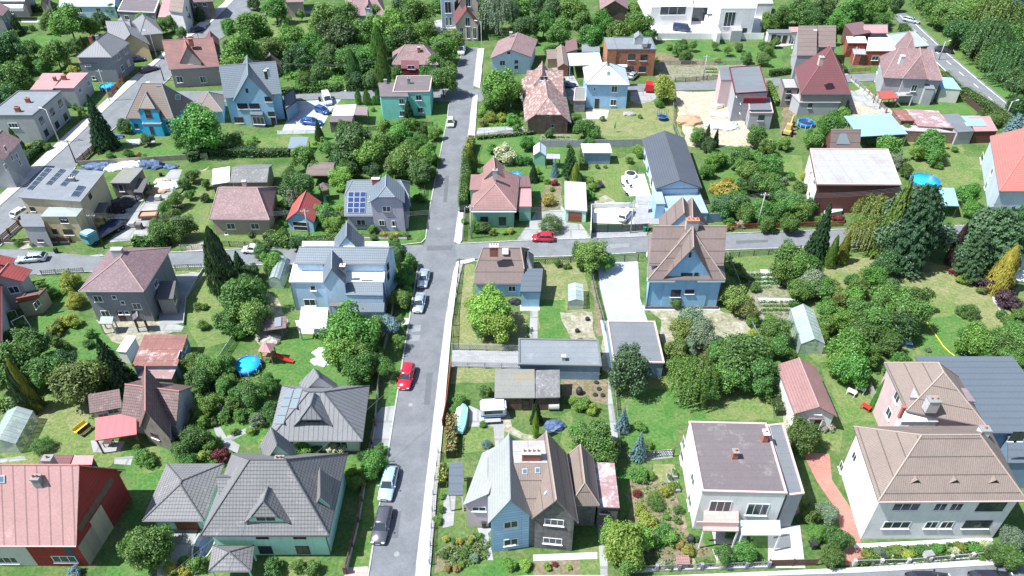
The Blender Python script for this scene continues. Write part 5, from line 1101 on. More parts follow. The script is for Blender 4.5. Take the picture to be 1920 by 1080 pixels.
# grey-lilac house with solar, above the cross street
h = H('lilac_house', 'lilac-grey house with blue-grey half-hip tiled roof, twelve-cell solar array and large front gable', short='lilac-grey house with the solar array')
h.wing((645,405),(768,405),(772,345), (405,433), 'gable', 'u', ry=338, e=(.13,.13), k=(.55,.55), wall='w_lilac', rm='r_blue', ov=.5); m0 = h.cur
h.solar([(651,400),(685,400),(687,360),(653,360)], 3, 4, W=m0); h.win('F', 1.6, 1.2, [(677,417)], sill='trim_dark')
h.wing((692,380),(758,380),(758,348), 6.2, 'gable', 'v', rz=8.4, e=(.3,0), k=(.5,0), wall='w_lilac', rm='r_blue', ov=.3, z0=0); h.win('F', 1.5, 1.2, [(725,392)], sill='trim_dark').win('F', 1.0, 1.2, [(716,418)], sill='trim_dark').win('F', .6, 1.2, [(738,419)]).pipe(('R',), 'trim_dark')
h.win('R', 1.0, 1.2, [(769,385)], W=m0); h.chim(704, 334, 9.2, 1.3, .6, .9, 'brick', 'trim_white')
# little garage with the red gable
h = H('garage', 'small pale garage with bright red and brown gable roof behind the cross street hedge', 'garage', 'small garage with the red gable roof')
h.wing((536,413),(588,416),(602,378), 2.4, 'gable', 'v', rz=4.5, wall='w_ltblue', rm='r_red', ov=.3); h.door('F', 2.8, 1.9, [(564,424)], 'trim_white', 'plastic_black')
# pinkish bungalow
h = H('bungalow', 'old sandy bungalow with mottled pink-brown hip roof and one skylight', short='old bungalow with the mottled pink-brown roof')
h.wing((392,411),(505,412),(520,350), (411,442), 'hip', 'u', ry=352, e=(.12,.22), wall='w_sand', rm='r_bung', ov=.4); h.skylight(456, 389, 9, 9); h.win('F', 1.5, 1.2, [(433,424),(478,424)], 'trim_white').win('F', .6, .6, [(425,440)]); h.chim(457, 339, 7.2, .7, .6, 1.0, 'w_pink', 'concrete_l')
h = H('slate_shed', 'low outbuilding with old slate roof and white sheet annex behind the mottled bungalow', 'outbuilding', 'slate-roofed outbuilding behind the old bungalow')
h.wing((431,342),(501,341),(512,308), 3.0, 'gable', 'u', rz=4.2, wall='w_sand', rm='r_slate', ov=.3); h.wing((397,346),(430,341),(431,312), 2.5, 'flat', wall='w_woodgrey', rm='f_white', ov=.15)
# yellow house
h = H('yellow_house', 'pale yellow flat-roofed house with four rows of solar panels on its grey roof', short='yellow flat-roofed house with rows of solar panels')
h.wing((33,370),(151,378),(197,321), 7.0, 'flat', wall='w_beige', rm='f_grey', ov=.35); m0 = h.cur
h.win('R', 1.0, 1.0, [(169,368)], 'trim_dark').win('F', .9, .9, [(61,392)], 'trim_dark')
for A_, B_, C_, D_2, n_ in (((50,356),(60,357),(98,317),(88,315),5),((85,347),(95,348),(124,319),(114,317),4),((112,349),(122,350),(149,321),(139,319),4),((132,369),(147,370),(162,350),(147,348),2)):
    h.solar([A_, B_, C_, D_2], 1, n_, W=m0, mat='solar_dark')
h.chim(134, 332, 8.3, .8, .6, .8, 'concrete_d', 'concrete_l', 2)
h.wing((75,406),(143,406),(158,388), (406,455), 'flat', wall='w_yellow', rm='f_greenish', ov=.2); h.win('F', 1.3, 1.1, [(120,413)], 'trim_dark').win('F', 1.7, 1.2, [(128,435)], 'trim_brown').win('F', .9, 1.1, [(103,434)], 'trim_brown').win('F', .9, .5, [(130,451)], 'trim_brown').pipe(('L', 'R'))
h.wing((42,425),(84,425),(80,404), 4.2, 'shed', 'v', rz=4.6, wall='w_greyl', rm='f_grey2', ov=.15); h.win('F', 1.0, .6, [(76,451)], 'trim_brown'); h.wing((168,400),(192,400),(205,384), 2.9, 'shed', 'v', rz=3.4, rm='f_tar', posts='wood_dark', ov=.1)
h = H('tar_shed', 'weathered wooden shed with grey tar roof in the storage yard', 'shed', 'weathered shed in the storage yard')
h.wing((205,343),(243,343),(270,316), 3.8, 'shed', 'v', rz=4.0, wall='w_woodgrey', rm='f_moss', ov=.2); h.win('F', .9, 1.6, [(227,352)], 'trim_grey'); h.wing((250,360),(267,361),(280,340), 2.2, 'shed', 'v', rz=2.8, rm='f_tar', posts='wood_dark', ov=.05)
# 890-1015 brown roof house
h = H('corner_house', 'white-blue corner house with brown half-hip roof south of the crossing', short='brown-roofed corner house below the crossing')
h.wing((888,532),(980,532),(993,468), (532,558), 'gable', 'u', ry=464, e=(.1,.12), k=(.4,.4), wall='w_ltblue', rm='r_brown', ov=.35); m0 = h.cur
h.wing((975,547),(1014,547),(1018,510), 3.2, 'shed', 'v', rz=3.9, wall='w_ltblue', rm='r_slab', ov=.2); h.wing((979,508),(1000,508),(1000,478), 3.4, 'hip', 'v', rz=5.0, e=(.4,.3), wall='w_ltblue', rm='r_seamgrey', ov=.1)
h.win('F', 1.2, 1.1, [(910,540),(960,541)], W=m0); h.chim(926, 460, 8.6, 1.3, .8, 1.0, 'brick', 'trim_white', 3); h.rest('roof_hatch', 'trim_white', [(942,478),(953,478),(953,467),(942,467)], .5, W=m0); h.door('F', .9, 2.0, [(987,566)])
# flat garages 975-1127
h = H('flat_garage', 'long blue-grey flat-roofed building with grey membrane roof behind a clipped hedge', 'outbuilding', 'long flat grey roof behind the clipped hedge')
h.wing((972,684),(1128,687),(1122,638), 2.8, 'flat', wall='w_steelblue', rm='f_grey', ov=.15, rim='f_grey2'); h.chim(1057, 667, 3.9, .5, .5, .6, 'concrete_l', 'concrete_l')
h = H('flat_garage', 'square flat-roofed garage with dark grey roof and pink-brown rim beside the tall pine', 'garage', 'square flat garage beside the tall pine')
h.wing((1150,680),(1246,681),(1228,603), 2.8, 'flat', wall='w_steelblue', rm='f_grey2', ov=.12, rim='trim_pink')
h = H('tar_shed', 'low shed half tar and half speckled slate roof above the twin house', 'shed', 'shed with tar and slate roof')
h.wing((927,746),(1003,746),(1002,698), 2.6, 'shed', 'v', rz=3.2, wall='w_timber', rm='f_moss', ov=.15); h.wing((1004,746),(1050,745),(1049,699), 2.6, 'shed', 'v', rz=3.2, wall='w_timber', rm='r_slate', ov=.15); h.door('F', 1.0, 1.8, [(985,758)], W=h.cur)
# twin house bottom centre
h = H('twin_house', 'semi-detached house, left half pale blue with grey roof, right half grey with brown roof', short='twin house, half blue and half grey')
h.wing((868,947),(917,948),(950,850), 4.4, 'shed', 'u', rz=6.6, wall='w_pink', rm='r_olive', ov=.25); h.win('F', 1.6, .8, [(898,954)])
h.wing((915,982),(998,970),(992,846), 6.0, 'gable', 'v', ry=938, rz=9.6, wall='w_siding', rm='r_olive', ov=.3); h.win('F', 1.6, 1.2, [(958,983),(958,1016)], 'trim_white')
h.wing((998,972),(1084,980),(1062,850), 6.0, 'gable', 'v', rz=9.6, wall='w_stone', rm='r_tan', ov=.35); h.win('F', 2.1, 1.1, [(1039,979),(1036,1014)], 'trim_white').rest('roof_vent', 'trim_grey', [(1022,930),(1027,924),(1027,920),(1022,925)], .15)
h.wing((960,966),(1038,966),(1034,900), 6.0, 'shed', 'v', rz=9.1, wall='w_stone', rm='r_tan', ov=.1); h.skylight(984, 884, 10, 11); h.skylight(1008, 882, 10, 11); h.wing((964,868),(1034,868),(1026,826), 9.1, 'flat', wall='w_stone', rm='f_light', ov=.05); h.chim(996, 846, 10.4, 2.0, .8, 1.2, 'brick', 'concrete_l', 4)
h.wing((1068,947),(1124,947),(1112,857), 4.4, 'hip', 'v', rz=6.8, e=(.18,.02), wall='w_stone', rm='r_tan', ov=.3)
h.wing((1120,950),(1162,952),(1152,868), 3.6, 'flat', wall='w_stone', rm='f_patch', ov=.12, rim=None); h.win('F', 1.0, .5, [(1134,960)], 'trim_dark'); h.wing((841,928),(868,928),(868,869), 3.2, 'shed', 'v', rz=3.4, wall='w_white', rm='r_slab', ov=.1, posts='trim_white')
# white modern, bottom right centre
h = H('flat_house', 'white two-storey house with dark flat roof, light blue balcony front and terrace', short='white flat-roofed house with the blue balcony')
h.wing((1316,922),(1476,926),(1437,794), 7.0, 'flat', wall='w_white', rm='f_brown', ov=.08, rim='trim_pink'); m0 = h.cur
h.win('L', 1.6, 1.5, [(1282,833),(1276,870),(1299,900),(1291,950)], 'trim_white'); h.chim(1380, 845, 8.6, .6, .6, 1.2, 'brick', 'concrete_d', 1); h.chim(1437, 810, 8.8, .6, .8, 1.4, 'brick', 'plastic_white', 1)
h.wing((1318,995),(1385,996),(1385,926), 3.5, 'flat', wall='w_whiteb', rm='pave_pink', ov=.1, posts='w_white'); h.box('balcony_railing', (1306,979),(1386,980),(1386,978), 3.5, 4.3, 'trim_pink'); h.win('F', 2.4, 2.1, [(1350,950),(1420,955)], 'trim_white', W=m0); h.win('F', 1.4, 1.3, [(1440,1000)], 'trim_white', W=m0)
h.wing((1476,930),(1508,926),(1468,794), 6.2, 'flat', wall='w_greyl', rm='f_grey2', ov=.1, rim='trim_pink'); h.wing((1390,1003),(1465,1003),(1462,976), 3.2, 'shed', 'v', rz=3.3, rm='gh_glass', posts='trim_white', ov=.1)
# the large tan-roofed house right
h = H('villa', 'large white villa with tan corrugated hip roof and three tiny roof vents', short='large white villa with the tan hip roof')
h.wing((1647,940),(1925,938),(1853,798), (940,1018), 'hip', 'u', ry=816, e=(.30,.30), wall='w_white', rm='r_tan', ov=.45); m0 = h.cur
h.win('F', 3.0, 1.3, [(1699,950),(1681,984)], 'trim_white').win('F', 1.4, 1.3, [(1763,950),(1793,950),(1746,984),(1775,984)], 'trim_white').win('F', 3.0, 1.5, [(1858,950),(1832,983)], 'trim_dark').win('L', 1.1, 1.3, [(1602,857),(1566,903)]).gutter('trim_pink')
h.wing((1690,790),(1760,790),(1760,760), 7.0, 'shed', 'v', rz=7.9, wall='w_white', rm='f_white', ov=.1)
for x_, y_ in ((1717,907),(1790,907),(1864,907)):
    pl_ = PP(x_, y_, m0['planes'][0] if abs(m0['planes'][0][1].x) < .2 and m0['planes'][0][1].y < 0 else [p for p in m0['planes'] if p[1].y < -.1 and abs(p[1].x) < .3][0]) - m0['off']
    m = MB(); m.add([pl_ + Vector(v) for v in ((-.75, 0, -.1), (.75, 0, -.1), (0, 0, .65), (0, 1.6, .55), (-.9, .4, .05), (.9, .4, .05))], [(0, 2, 3, 4), (1, 5, 3, 2), (0, 4, 3), (1, 3, 5)]); h.k(m.build('roof_vent', 'r_tan', h.root))
    m = MB(); m.add([pl_ + Vector(v) for v in ((-.6, .06, -.05), (.6, .06, -.05), (0, .06, .5))], [(0, 1, 2)]); h.k(m.build('vent_opening', 'soot_and_vent_shade', h.root))  # flat dark sheet standing in for the shade inside the vent
h.chim(1698, 803, 11.2, 1.0, .8, 1.6, 'w_white', 'concrete_d', 1); h.chim(1848, 803, 11.2, 1.0, .8, 1.2, 'w_white', 'concrete_d', 1)
h = H('villa', 'pinkish villa behind the white one with tan hip roof, white sheet patch and box dormers', short='pinkish villa with box dormers')
h.wing((1700,770),(1850,800),(1797,706), 7.8, 'hip', 'v', ry=745, rz=11.4, e=(.5,.3), wall='w_pink', rm='r_tan', ov=.4); m0 = h.cur; h.win('L', 1.4, 1.4, [(1682,745),(1667,775)], 'trim_white', W=m0)
h.wing((1706,745),(1745,748),(1755,722), 9.0, 'flat', wall='w_white', rm='f_light', ov=.1, z0=7); h.win('L', 1.1, .9, [(1712,732)]); h.wing((1795,750),(1830,753),(1812,728), 9.0, 'flat', wall='w_pink', rm='f_purple', ov=.1, z0=7)
h.chim(1752, 748, 11.8, 1.3, 1.0, 1.6, 'concrete_l', 'concrete_d', 2); h.chim(1696, 762, 11.0, .35, .35, 2.2, 'brick', 'brick')
h = H('slab_building', 'modern building with huge plain slate-blue roof slab at the right edge', short='slate-blue roof slab building')
h.wing((1806,812),(2010,812),(1898,668), 5.6, 'flat', wall='w_steelblue', rm='r_slab', ov=.4)
h.box('roof_apron', (1752,722),(1835,722),(1812,669), 5.3, 5.58, 'r_slab'); h.wing((1890,868),(2040,868),(1890,812), 5.0, 'flat', wall='w_steelblue', rm='r_slab', ov=.2, side='L'); h.win('F', .9, 1.6, [(1902,818),(1914,818)], 'trim_dark')
h = H('garage', 'long garage with salmon-pink and brown gable roof between the fir and the garden', 'garage', 'long garage with the pink gable roof')
h.wing((1490,776),(1570,781),(1530,688), (776,806), 'gable', 'v', rz=4.6, wall='w_white', rm='r_pinktile', ov=.3); h.win('F', .9, .3, [(1534,775)]).door('F', 1.0, 2.0, [(1533,796)]); h.wing((1516,786),(1544,786),(1544,781), 2.3, 'flat', rm='f_purple', posts='trim_white', ov=.05)
# ---------------------------------------------------------------- buildings right of the street and beyond
# green house at the crossing
h = H('green_house', 'dark green house with pink tile hip roof and white fascia above the crossing', short='green house with the pink tile roof')
h.wing((881,394),(968,394),(974,330), (394,428), 'hip', 'v', ry=345, e=(.42,.1), wall='w_green', rm='r_pinktile', ov=.45); m0 = h.cur
h.box('fascia', (881,397),(968,397),(968,394), m0['h'] - .35, m0['h'] - .17, 'plastic_white')
h.wing((880,356),(912,356),(914,327), 4.6, 'flat', wall='w_green', rm='r_pinktile', ov=.15); h.wing((908,335),(948,335),(945,312), 5.2, 'gable', 'v', rz=7.4, wall='w_green', rm='r_pinktile', ov=.2)
h.wing((968,350),(996,350),(992,330), 3.6, 'flat', wall='w_green', rm='r_maroon_flat', ov=.15); h.wing((972,387),(997,387),(996,352), 3.2, 'flat', wall='w_green', rm='f_pinkish', ov=.15)
h.win('F', 1.4, 1.1, [(908,411)], 'trim_dark', W=m0).win('F', 1.3, 1.8, [(942,415)], 'trim_dark', W=m0); h.chim(928, 318, 8.4, .8, .6, 1.4, 'concrete_l', 'metal_pole', 1)
h = H('garage', 'narrow mint garage with pale beige sheet roof and brown door', 'garage', 'mint garage with the brown door')
h.wing((1059,393),(1101,396),(1098,347), (395,417), 'shed', 'v', rz=3.1, wall='w_mint', rm='r_palesheet', ov=.15); h.door('F', 2.4, 2.0, [(1078,407)], 'trim_brown', 'wood_red')
h = H('garden_shed', 'small green garden shed with grey gable roof and open lean-to', 'shed', 'small green garden shed')
h.wing((1000,291),(1024,292),(1024,275), 2.4, 'gable', 'v', rz=3.4, wall='w_green', rm='r_bluewhite', ov=.15); h.wing((1024,297),(1050,298),(1050,289), 2.3, 'flat', rm='f_light', posts='wood_dark', ov=.05)
h = H('garden_house', 'small dark blue garden house with white roof on a white terrace', 'shed', 'blue garden house with the white roof')
h.wing((1093,286),(1148,286),(1143,271), 2.8, 'shed', 'v', rz=3.0, wall='w_steelblue', rm='f_white', ov=.25)
# long house with the dark gable roof
h = H('long_house', 'long modern house with anthracite gable roof and light blue walls', short='long house with the anthracite gable roof')
h.wing((1229,354),(1316,352),(1283,258), 3.8, 'gable', 'v', ry=338, wall='w_paleblue', rm='r_anthra', ov=.5); m0 = h.cur; h.win('L', 1.2, 1.6, [(1209,300),(1215,322),(1222,342)], 'trim_dark').gutter('trim_dark')
h.wing((1249,398),(1328,400),(1308,354), (399,418), 'flat', wall='w_steelblue', rm='f_blue', ov=.08, rim='f_blue'); h.wing((1230,382),(1248,382),(1240,356), 3.2, 'flat', wall='w_ltblue', rm='f_blue', ov=.05)
# big blue house
h = H('blue_house', 'tall sky-blue house with brown roof, steep front gable and brick chimneys', short='sky-blue house with the steep brown gable')
h.wing((1217,497),(1357,497),(1352,434), 7.6, 'gable', 'u', ry=424, wall='w_blue', rm='r_brown', ov=.4); h.wing((1215,524),(1360,524),(1350,440), 6.05, 'hip', 'v', rz=11.9, e=(.42,.3), wall='w_blue', rm='r_brown', ov=.45); m0 = h.cur
h.box('cornice', (1213,526),(1266,526),(1266,520), m0['h'] - .5, m0['h'] - .16, 'trim_white'); h.box('cornice', (1308,526),(1360,526),(1360,520), m0['h'] - .5, m0['h'] - .16, 'trim_white')
h.wing((1243,523),(1336,523),(1330,425), 6.15, 'gable', 'v', ry=464, wall='w_blue', rm='r_brown', ov=.35); g0 = h.cur
h.win('F', 1.7, 1.1, [(1287,517)], 'trim_dark', W=g0).win('F', .6, 1.2, [(1305,517)], 'trim_dark', W=g0).win('F', .35, .9, [(1294,478)], 'trim_dark', W=g0).win('F', 1.5, 1.4, [(1267,550)], 'trim_dark', W=g0).win('F', 1.4, .8, [(1293,547)], 'trim_dark', W=g0)
h.win('L', 1.2, 1.5, [(1205,500),(1205,540),(1205,470)], 'trim_white', W=m0); h.chim(1252, 414, 10.8, 1.4, .9, 1.6, 'brick', 'pot'); h.chim(1299, 411, 12.0, 1.9, .8, 1.4, 'concrete_l', 'pot', 3); h.skylight(1238, 433, 9, 9, W=m0); h.skylight(1284, 430, 7, 8, W=m0); h.pipe(('L', 'R'), 'trim_dark', W=m0)
h.wing((1238,440),(1314,440),(1310,408), 8.6, 'gable', 'v', rz=12.6, wall='w_blue', rm='r_brown', ov=.1)
h.box('plinth', (1210,575),(1346,575),(1344,568), 0, .5, 'w_stone')
# white flat modern, right
h = H('flat_house', 'flat-roofed house with pale sheet roof and brown clad front behind the big pines', short='flat pale-roofed house behind the pines')
h.wing((1532,346),(1690,347),(1665,280), (346,400), 'flat', wall='w_brownclad', rm='f_light', ov=.2, rim='trim_pink'); m0 = h.cur; h.facade('L', 0, 1, 0, 5, 'w_white', .02)
h.wing((1519,322),(1540,322),(1546,283), 4.6, 'flat', wall='w_white', rm='f_light', ov=.1); h.win('L', 1.6, 1.1, [(1527,342),(1518,365)], 'trim_white', W=m0); h.wing((1566,360),(1640,361),(1640,354), 4.3, 'flat', wall='w_brownclad', rm='f_pinkish', ov=.1, posts='trim_brown')
h.chim(1627, 293, 6.8, .5, .4, 1.0, 'concrete_d', 'trim_white'); h.box('stairs', (1545,402),(1580,395),(1580,388), 0, .9, 'concrete_l')
h = H('blue_grey_house', 'pale blue-grey house with salmon-pink hip roof at the right edge', short='house with the salmon-pink hip roof')
h.wing((1874,358),(1990,358),(1960,256), 5.6, 'hip', 'v', rz=11.0, e=(.5,.3), wall='w_palegrey', rm='r_salmon', ov=.35); m0 = h.cur
h.win('L', 1.5, 1.3, [(1841,302),(1860,322)], 'trim_white').win('L', 1.4, 1.4, [(1824,332),(1846,355)], 'trim_white'); h.rest('skylight', 'glass_sky', [(1866,283),(1874,283),(1881,274),(1873,273)], .12); h.rest('skylight', 'glass_sky', [(1876,294),(1884,294),(1892,283),(1885,282)], .12)
h = H('carport', 'light blue sheet carport below the round pool', 'carport', 'light blue carport near the round pool'); h.wing((1762,385),(1798,386),(1788,355), 2.6, 'shed', 'v', rz=2.9, rm='r_sky', posts='wood_dark', ov=.1)
# upper right blocks
h = H('pyramid_house', 'light blue house with pale blue pyramid roof and skylight', short='light blue house with the pale pyramid roof')
h.wing((1098,158),(1181,159),(1172,127), (159,205), 'hip', 'v', ry=118, e=(.48,.45), wall='w_ltblue', rm='r_bluewhite', ov=.35); h.win('F', 1.4, 1.5, [(1152,167),(1150,192)], 'trim_white').win('F', .5, .8, [(1115,167)], 'trim_white').door('F', 1.0, 2.3, [(1119,195)]).skylight(1141, 138, 7, 9); h.chim(1141, 116, 10.8, .5, .4, .6, 'concrete_d', 'soot_and_vent_shade')
h.wing((1075,189),(1098,189),(1100,165), 2.8, 'flat', wall='w_greyblock', rm='f_moss', ov=.1, rim='trim_pink')
h = H('barn_house', 'brick house with flaking red and white striped steep roof', short='house with the striped flaking roof')
h.wing((984,229),(1071,230),(1056,150), 3.0, 'gable', 'v', ry=183, e=(.16,.0), k=(.45,0), wall='w_brickold', rm='r_stripe', ov=.7); m0 = h.cur; h.win('F', .9, .9, [(1028,214)], 'trim_dark')
h.wing((986,185),(1056,185),(1054,140), 3.4, 'gable', 'u', rz=7.2, wall='w_brickold', rm='r_stripe', ov=.3); h.wing((1001,160),(1030,160),(1030,135), 5.6, 'gable', 'v', rz=8.2, wall='w_white', rm='r_stripe', ov=.1); h.win('F', 1.8, 1.0, [(1020,147)], 'trim_white'); h.win('F', .7, .8, [(1036,236)], 'trim_grey', W=m0)
h = H('white_house', 'white-blue house with pink-brown gable roof near the willow', short='white-blue house with the pink-brown gable roof')
h.wing((918,110),(996,107),(1008,74), (110,142), 'gable', 'v', ry=93, wall='w_whiteb', rm='r_bung', ov=.5); h.win('F', 1.4, 1.3, [(942,118)], 'trim_white').win('F', .8, .6, [(954,99)], 'trim_dark').win('F', .9, .8, [(968,116),(968,126)], 'trim_dark'); h.chim(958, 60, 9.8, .7, .6, 1.4, 'w_pink', 'concrete_l')
h = H('carport', 'open carport with white-blue roof between sheds and the pale pyramid house', 'carport', 'white-roofed open carport')
h.wing((1068,123),(1130,121),(1124,98), 3.4, 'flat', rm='r_bluewhite', posts='w_ltblue', ov=.1)
h = H('brown_shed', 'long narrow brown-roofed shed with brick end beside the white-roofed carport', 'shed', 'narrow brown-roofed shed'); h.wing((1046,126),(1066,124),(1061,88), 2.6, 'gable', 'v', rz=3.4, wall='w_brick', rm='r_tan', ov=.1)
h = H('brown_shed', 'small low tan-roofed shed left of the narrow brown shed', 'shed'); h.wing((1026,111),(1045,110),(1043,95), 2.4, 'shed', 'v', rz=2.8, wall='w_sand', rm='r_tan', ov=.1)
h = H('brown_shed', 'maroon metal roof of a small shed behind the white-roofed carport', 'shed'); h.wing((1062,98),(1083,98),(1080,75), 2.8, 'shed', 'u', rz=3.6, wall='w_sand', rm='r_maroon_flat', ov=.1)
h = H('grey_shed', 'low shed with plain grey roof beside the orange brick house', 'shed'); h.wing((1091,97),(1125,97),(1124,84), 2.6, 'shed', 'v', rz=2.8, wall='w_greyl', rm='f_grey', ov=.1)
h = H('brick_house', 'orange brick two-storey house with flat grey roof and rooftop collector', short='orange brick flat-roofed house')
h.wing((1156,93),(1231,93),(1221,70), (93,143), 'flat', wall='w_brick', rm='f_grey', ov=.1, rim='f_grey2'); m0 = h.cur; h.win('F', 1.7, 1.6, [(1184,107),(1207,108),(1181,130),(1204,130)], 'trim_dark')
h.wing((1139,92),(1157,92),(1150,70), 7.0, 'flat', wall='w_brick', rm='f_grey', ov=.05); h.box('solar_collector', (1204,82),(1214,82),(1217,72), 7.3, 8.2, 'trim_alu'); h.wing((1190,72),(1206,72),(1204,64), 8.4, 'gable', 'v', rz=9.2, wall='w_greyl', rm='f_grey', ov=.05); h.wing((1155,125),(1176,125),(1176,121), 5.2, 'flat', rm='f_white', ov=.05, wall='w_brick')
h = H('modern_building', 'bright white modern building with blue glass front around a white paved yard', 'building', 'bright white modern building')
h.wing((1352,16),(1418,16),(1404,-14), (16,68), 'flat', wall='w_white', rm='f_white', ov=.0, rim='plastic_white'); h.win('F', 3.0, 4.0, [(1368,36)], 'trim_white').win('F', 1.2, 1.6, [(1396,58)], 'trim_dark')
h.wing((1222,14),(1300,13),(1296,-20), 5.2, 'flat', wall='w_white', rm='f_white', ov=.0, rim='plastic_white'); h.win('F', 7.5, 2.4, [(1262,20)], 'trim_white'); h.wing((1297,13),(1330,13),(1324,0), 4.2, 'flat', wall='glass', rm='f_white', ov=.3)
h.wing((1372,58),(1392,58),(1388,44), 3.0, 'flat', wall='w_greyl', rm='f_light', ov=.0)
h.box('ramp_wall', (1330,30),(1345,62),(1352,62), 0, 3.2, 'w_white'); h.box('ramp_wall', (1322,28),(1336,58),(1340,58), 0, 2.2, 'w_white')
h = H('building_site_house', 'unfinished grey house with dark stepped flat roofs beside the dirt yard', short='unfinished house with stepped dark flat roofs')
h.wing((1378,176),(1440,172),(1425,123), 6.6, 'flat', wall='w_greyl', rm='f_grey2', ov=.08, rim='w_plum'); m0 = h.cur
h.wing((1352,150),(1374,150),(1370,126), 6.5, 'flat', wall='w_pink', rm='f_grey2', ov=.05); h.wing((1406,212),(1450,212),(1444,184), 3.9, 'flat', wall='w_greyl', rm='f_grey2', ov=.08, rim='trim_pink'); m1 = h.cur
h.win('F', 1.3, 1.3, [(1427,221)], 'trim_dark', W=m1).win('L', .8, .8, [(1382,178),(1390,191),(1389,209),(1397,226)], 'trim_dark', W=m0); h.chim(1413, 156, 8.0, .5, .5, .9, 'w_white', 'w_white'); h.box('parapet_wall', (1395,184),(1438,184),(1438,181), 6.0, 7.2, 'w_plum')
h = H('grey_house', 'tall grey house with plain brown-grey gable roof beside the maroon pyramid house', short='tall grey house with the brown-grey roof')
h.wing((1494,104),(1531,104),(1528,64), 6.6, 'shed', 'v', rz=8.8, wall='w_greyl', rm='r_brown', ov=.1); m0 = h.cur; h.wing((1531,88),(1567,88),(1564,62), 6.2, 'shed', 'v', rz=8.2, wall='w_greyl', rm='r_brown', ov=.1); h.win('F', 3.0, 1.8, [(1546,95)], 'trim_dark'); h.win('L', 1.3, 1.5, [(1487,84),(1477,105)], 'trim_white', W=m0); h.chim(1529, 56, 10.0, .7, .5, 1.2, 'w_white', 'w_white')
h = H('maroon_house', 'grey house under a huge steep maroon pyramid roof', short='house with the maroon pyramid roof')
h.wing((1501,176),(1596,176),(1580,128), 5.2, 'hip', 'v', ry=106, rz=12.8, e=(.5,.4), wall='w_greige', rm='r_maroon', ov=.35); m0 = h.cur
h.wing((1499,192),(1577,192),(1560,180), 3.2, 'shed', 'v', rz=3.7, wall='w_greyl', rm='f_light', ov=.15); h.win('F', .9, 1.1, [(1519,198)], 'trim_dark')
h.chim(1541, 106, 13.6, .9, .9, 1.2, 'trim_pink', 'concrete_l', 1); h.rest('skylight', 'trim_white', [(1510,130),(1516,130),(1517,125),(1511,125)], .1, W=m0)
h = H('block_house', 'small grey two-storey outbuilding left of the maroon pyramid roof', 'outbuilding', 'small outbuilding left of the maroon roof')
h.wing((1470,166),(1497,166),(1490,147), 4.6, 'flat', wall='w_greige', rm='f_light', ov=.05, rim='f_tar'); h.win('F', 1.0, .8, [(1479,172),(1477,184)], 'trim_dark')
h = H('red_bungalow', 'red brick bungalow with light grey flat roof and maroon lean-to roof by the main road', short='red brick bungalow by the main road')
h.wing((1624,95),(1688,95),(1690,70), 3.9, 'flat', wall='w_brickred', rm='f_white', ov=.1); m0 = h.cur; h.wing((1590,80),(1626,80),(1622,68), 3.9, 'flat', wall='w_brickred', rm='f_white', ov=.1)
h.wing((1688,92),(1742,86),(1714,59), 4.2, 'flat', wall='w_brickred', rm='f_greenish', ov=.25, rim='trim_grey'); h.win('F', 2.0, 1.4, [(1722,99)], 'trim_white').win('F', 1.8, 1.2, [(1641,109)], 'trim_white', W=m0); h.wing((1601,101),(1625,102),(1622,92), 3.0, 'flat', wall='w_brickred', rm='f_light', ov=.05); h.door('F', 1.2, 2.2, [(1617,112)])
h.wing((1600,66),(1634,61),(1616,43), 4.4, 'shed', 'v', rz=4.8, wall='w_brownclad', rm='r_maroon_flat', ov=.1); h.wing((1620,62),(1665,62),(1658,50), 4.0, 'gable', 'u', rz=5.4, wall='w_greyl', rm='f_pinkish', ov=.1); h.chim(1649, 70, 5.6, .5, .4, 1.2, 'brick', 'brick'); h.chim(1654, 79, 5.6, .5, .4, 1.2, 'brick', 'brick')
h = H('villa', 'large light grey villa with mottled pink-brown hip roofs and red patio awning', short='light grey villa with mottled hip roofs')
h.wing((1656,145),(1768,151),(1755,112), (145,187), 'hip', 'u', ry=113, rz=10.2, e=(.2,.25), wall='w_greyl', rm='r_bung', ov=.4); m0 = h.cur
h.wing((1692,147),(1740,148),(1735,120), 6.0, 'hip', 'v', rz=10.6, e=(.3,.2), wall='w_greyl', rm='r_bung', ov=.3); m1 = h.cur; h.wing((1690,110),(1718,112),(1705,88), 7.4, 'hip', 'v', rz=11.8, e=(.3,.2), wall='w_greyl', rm='r_bung', ov=.3)
h.win('F', 1.3, 1.6, [(1714,165)], 'trim_white', W=m1).win('F', .8, 1.0, [(1739,175),(1748,173)], 'trim_white', W=m0).win('L', 1.2, 1.6, [(1647,130),(1638,158)], 'trim_white', W=m0); h.chim(1693, 104, 12.2, .9, .7, 1.8, 'w_white', 'w_white')
h.wing((1654,186),(1684,184),(1672,173), 2.4, 'shed', 'v', rz=2.9, rm='r_red', posts='trim_brown', ov=.05); h.wing((1685,180),(1712,179),(1706,172), 2.6, 'flat', rm='f_light', posts='trim_white', ov=.05); h.wing((1735,166),(1754,167),(1748,160), 4.0, 'shed', 'v', rz=4.4, wall='w_greyl', rm='f_grey', ov=.05)
h = H('blue_shed', 'pale blue-roofed metal shed between the villa and the road hedge', 'shed', 'pale blue shed by the road hedge'); h.wing((1765,165),(1803,168),(1785,148), 3.4, 'shed', 'v', rz=3.7, wall='w_cream', rm='r_sky', ov=.1)
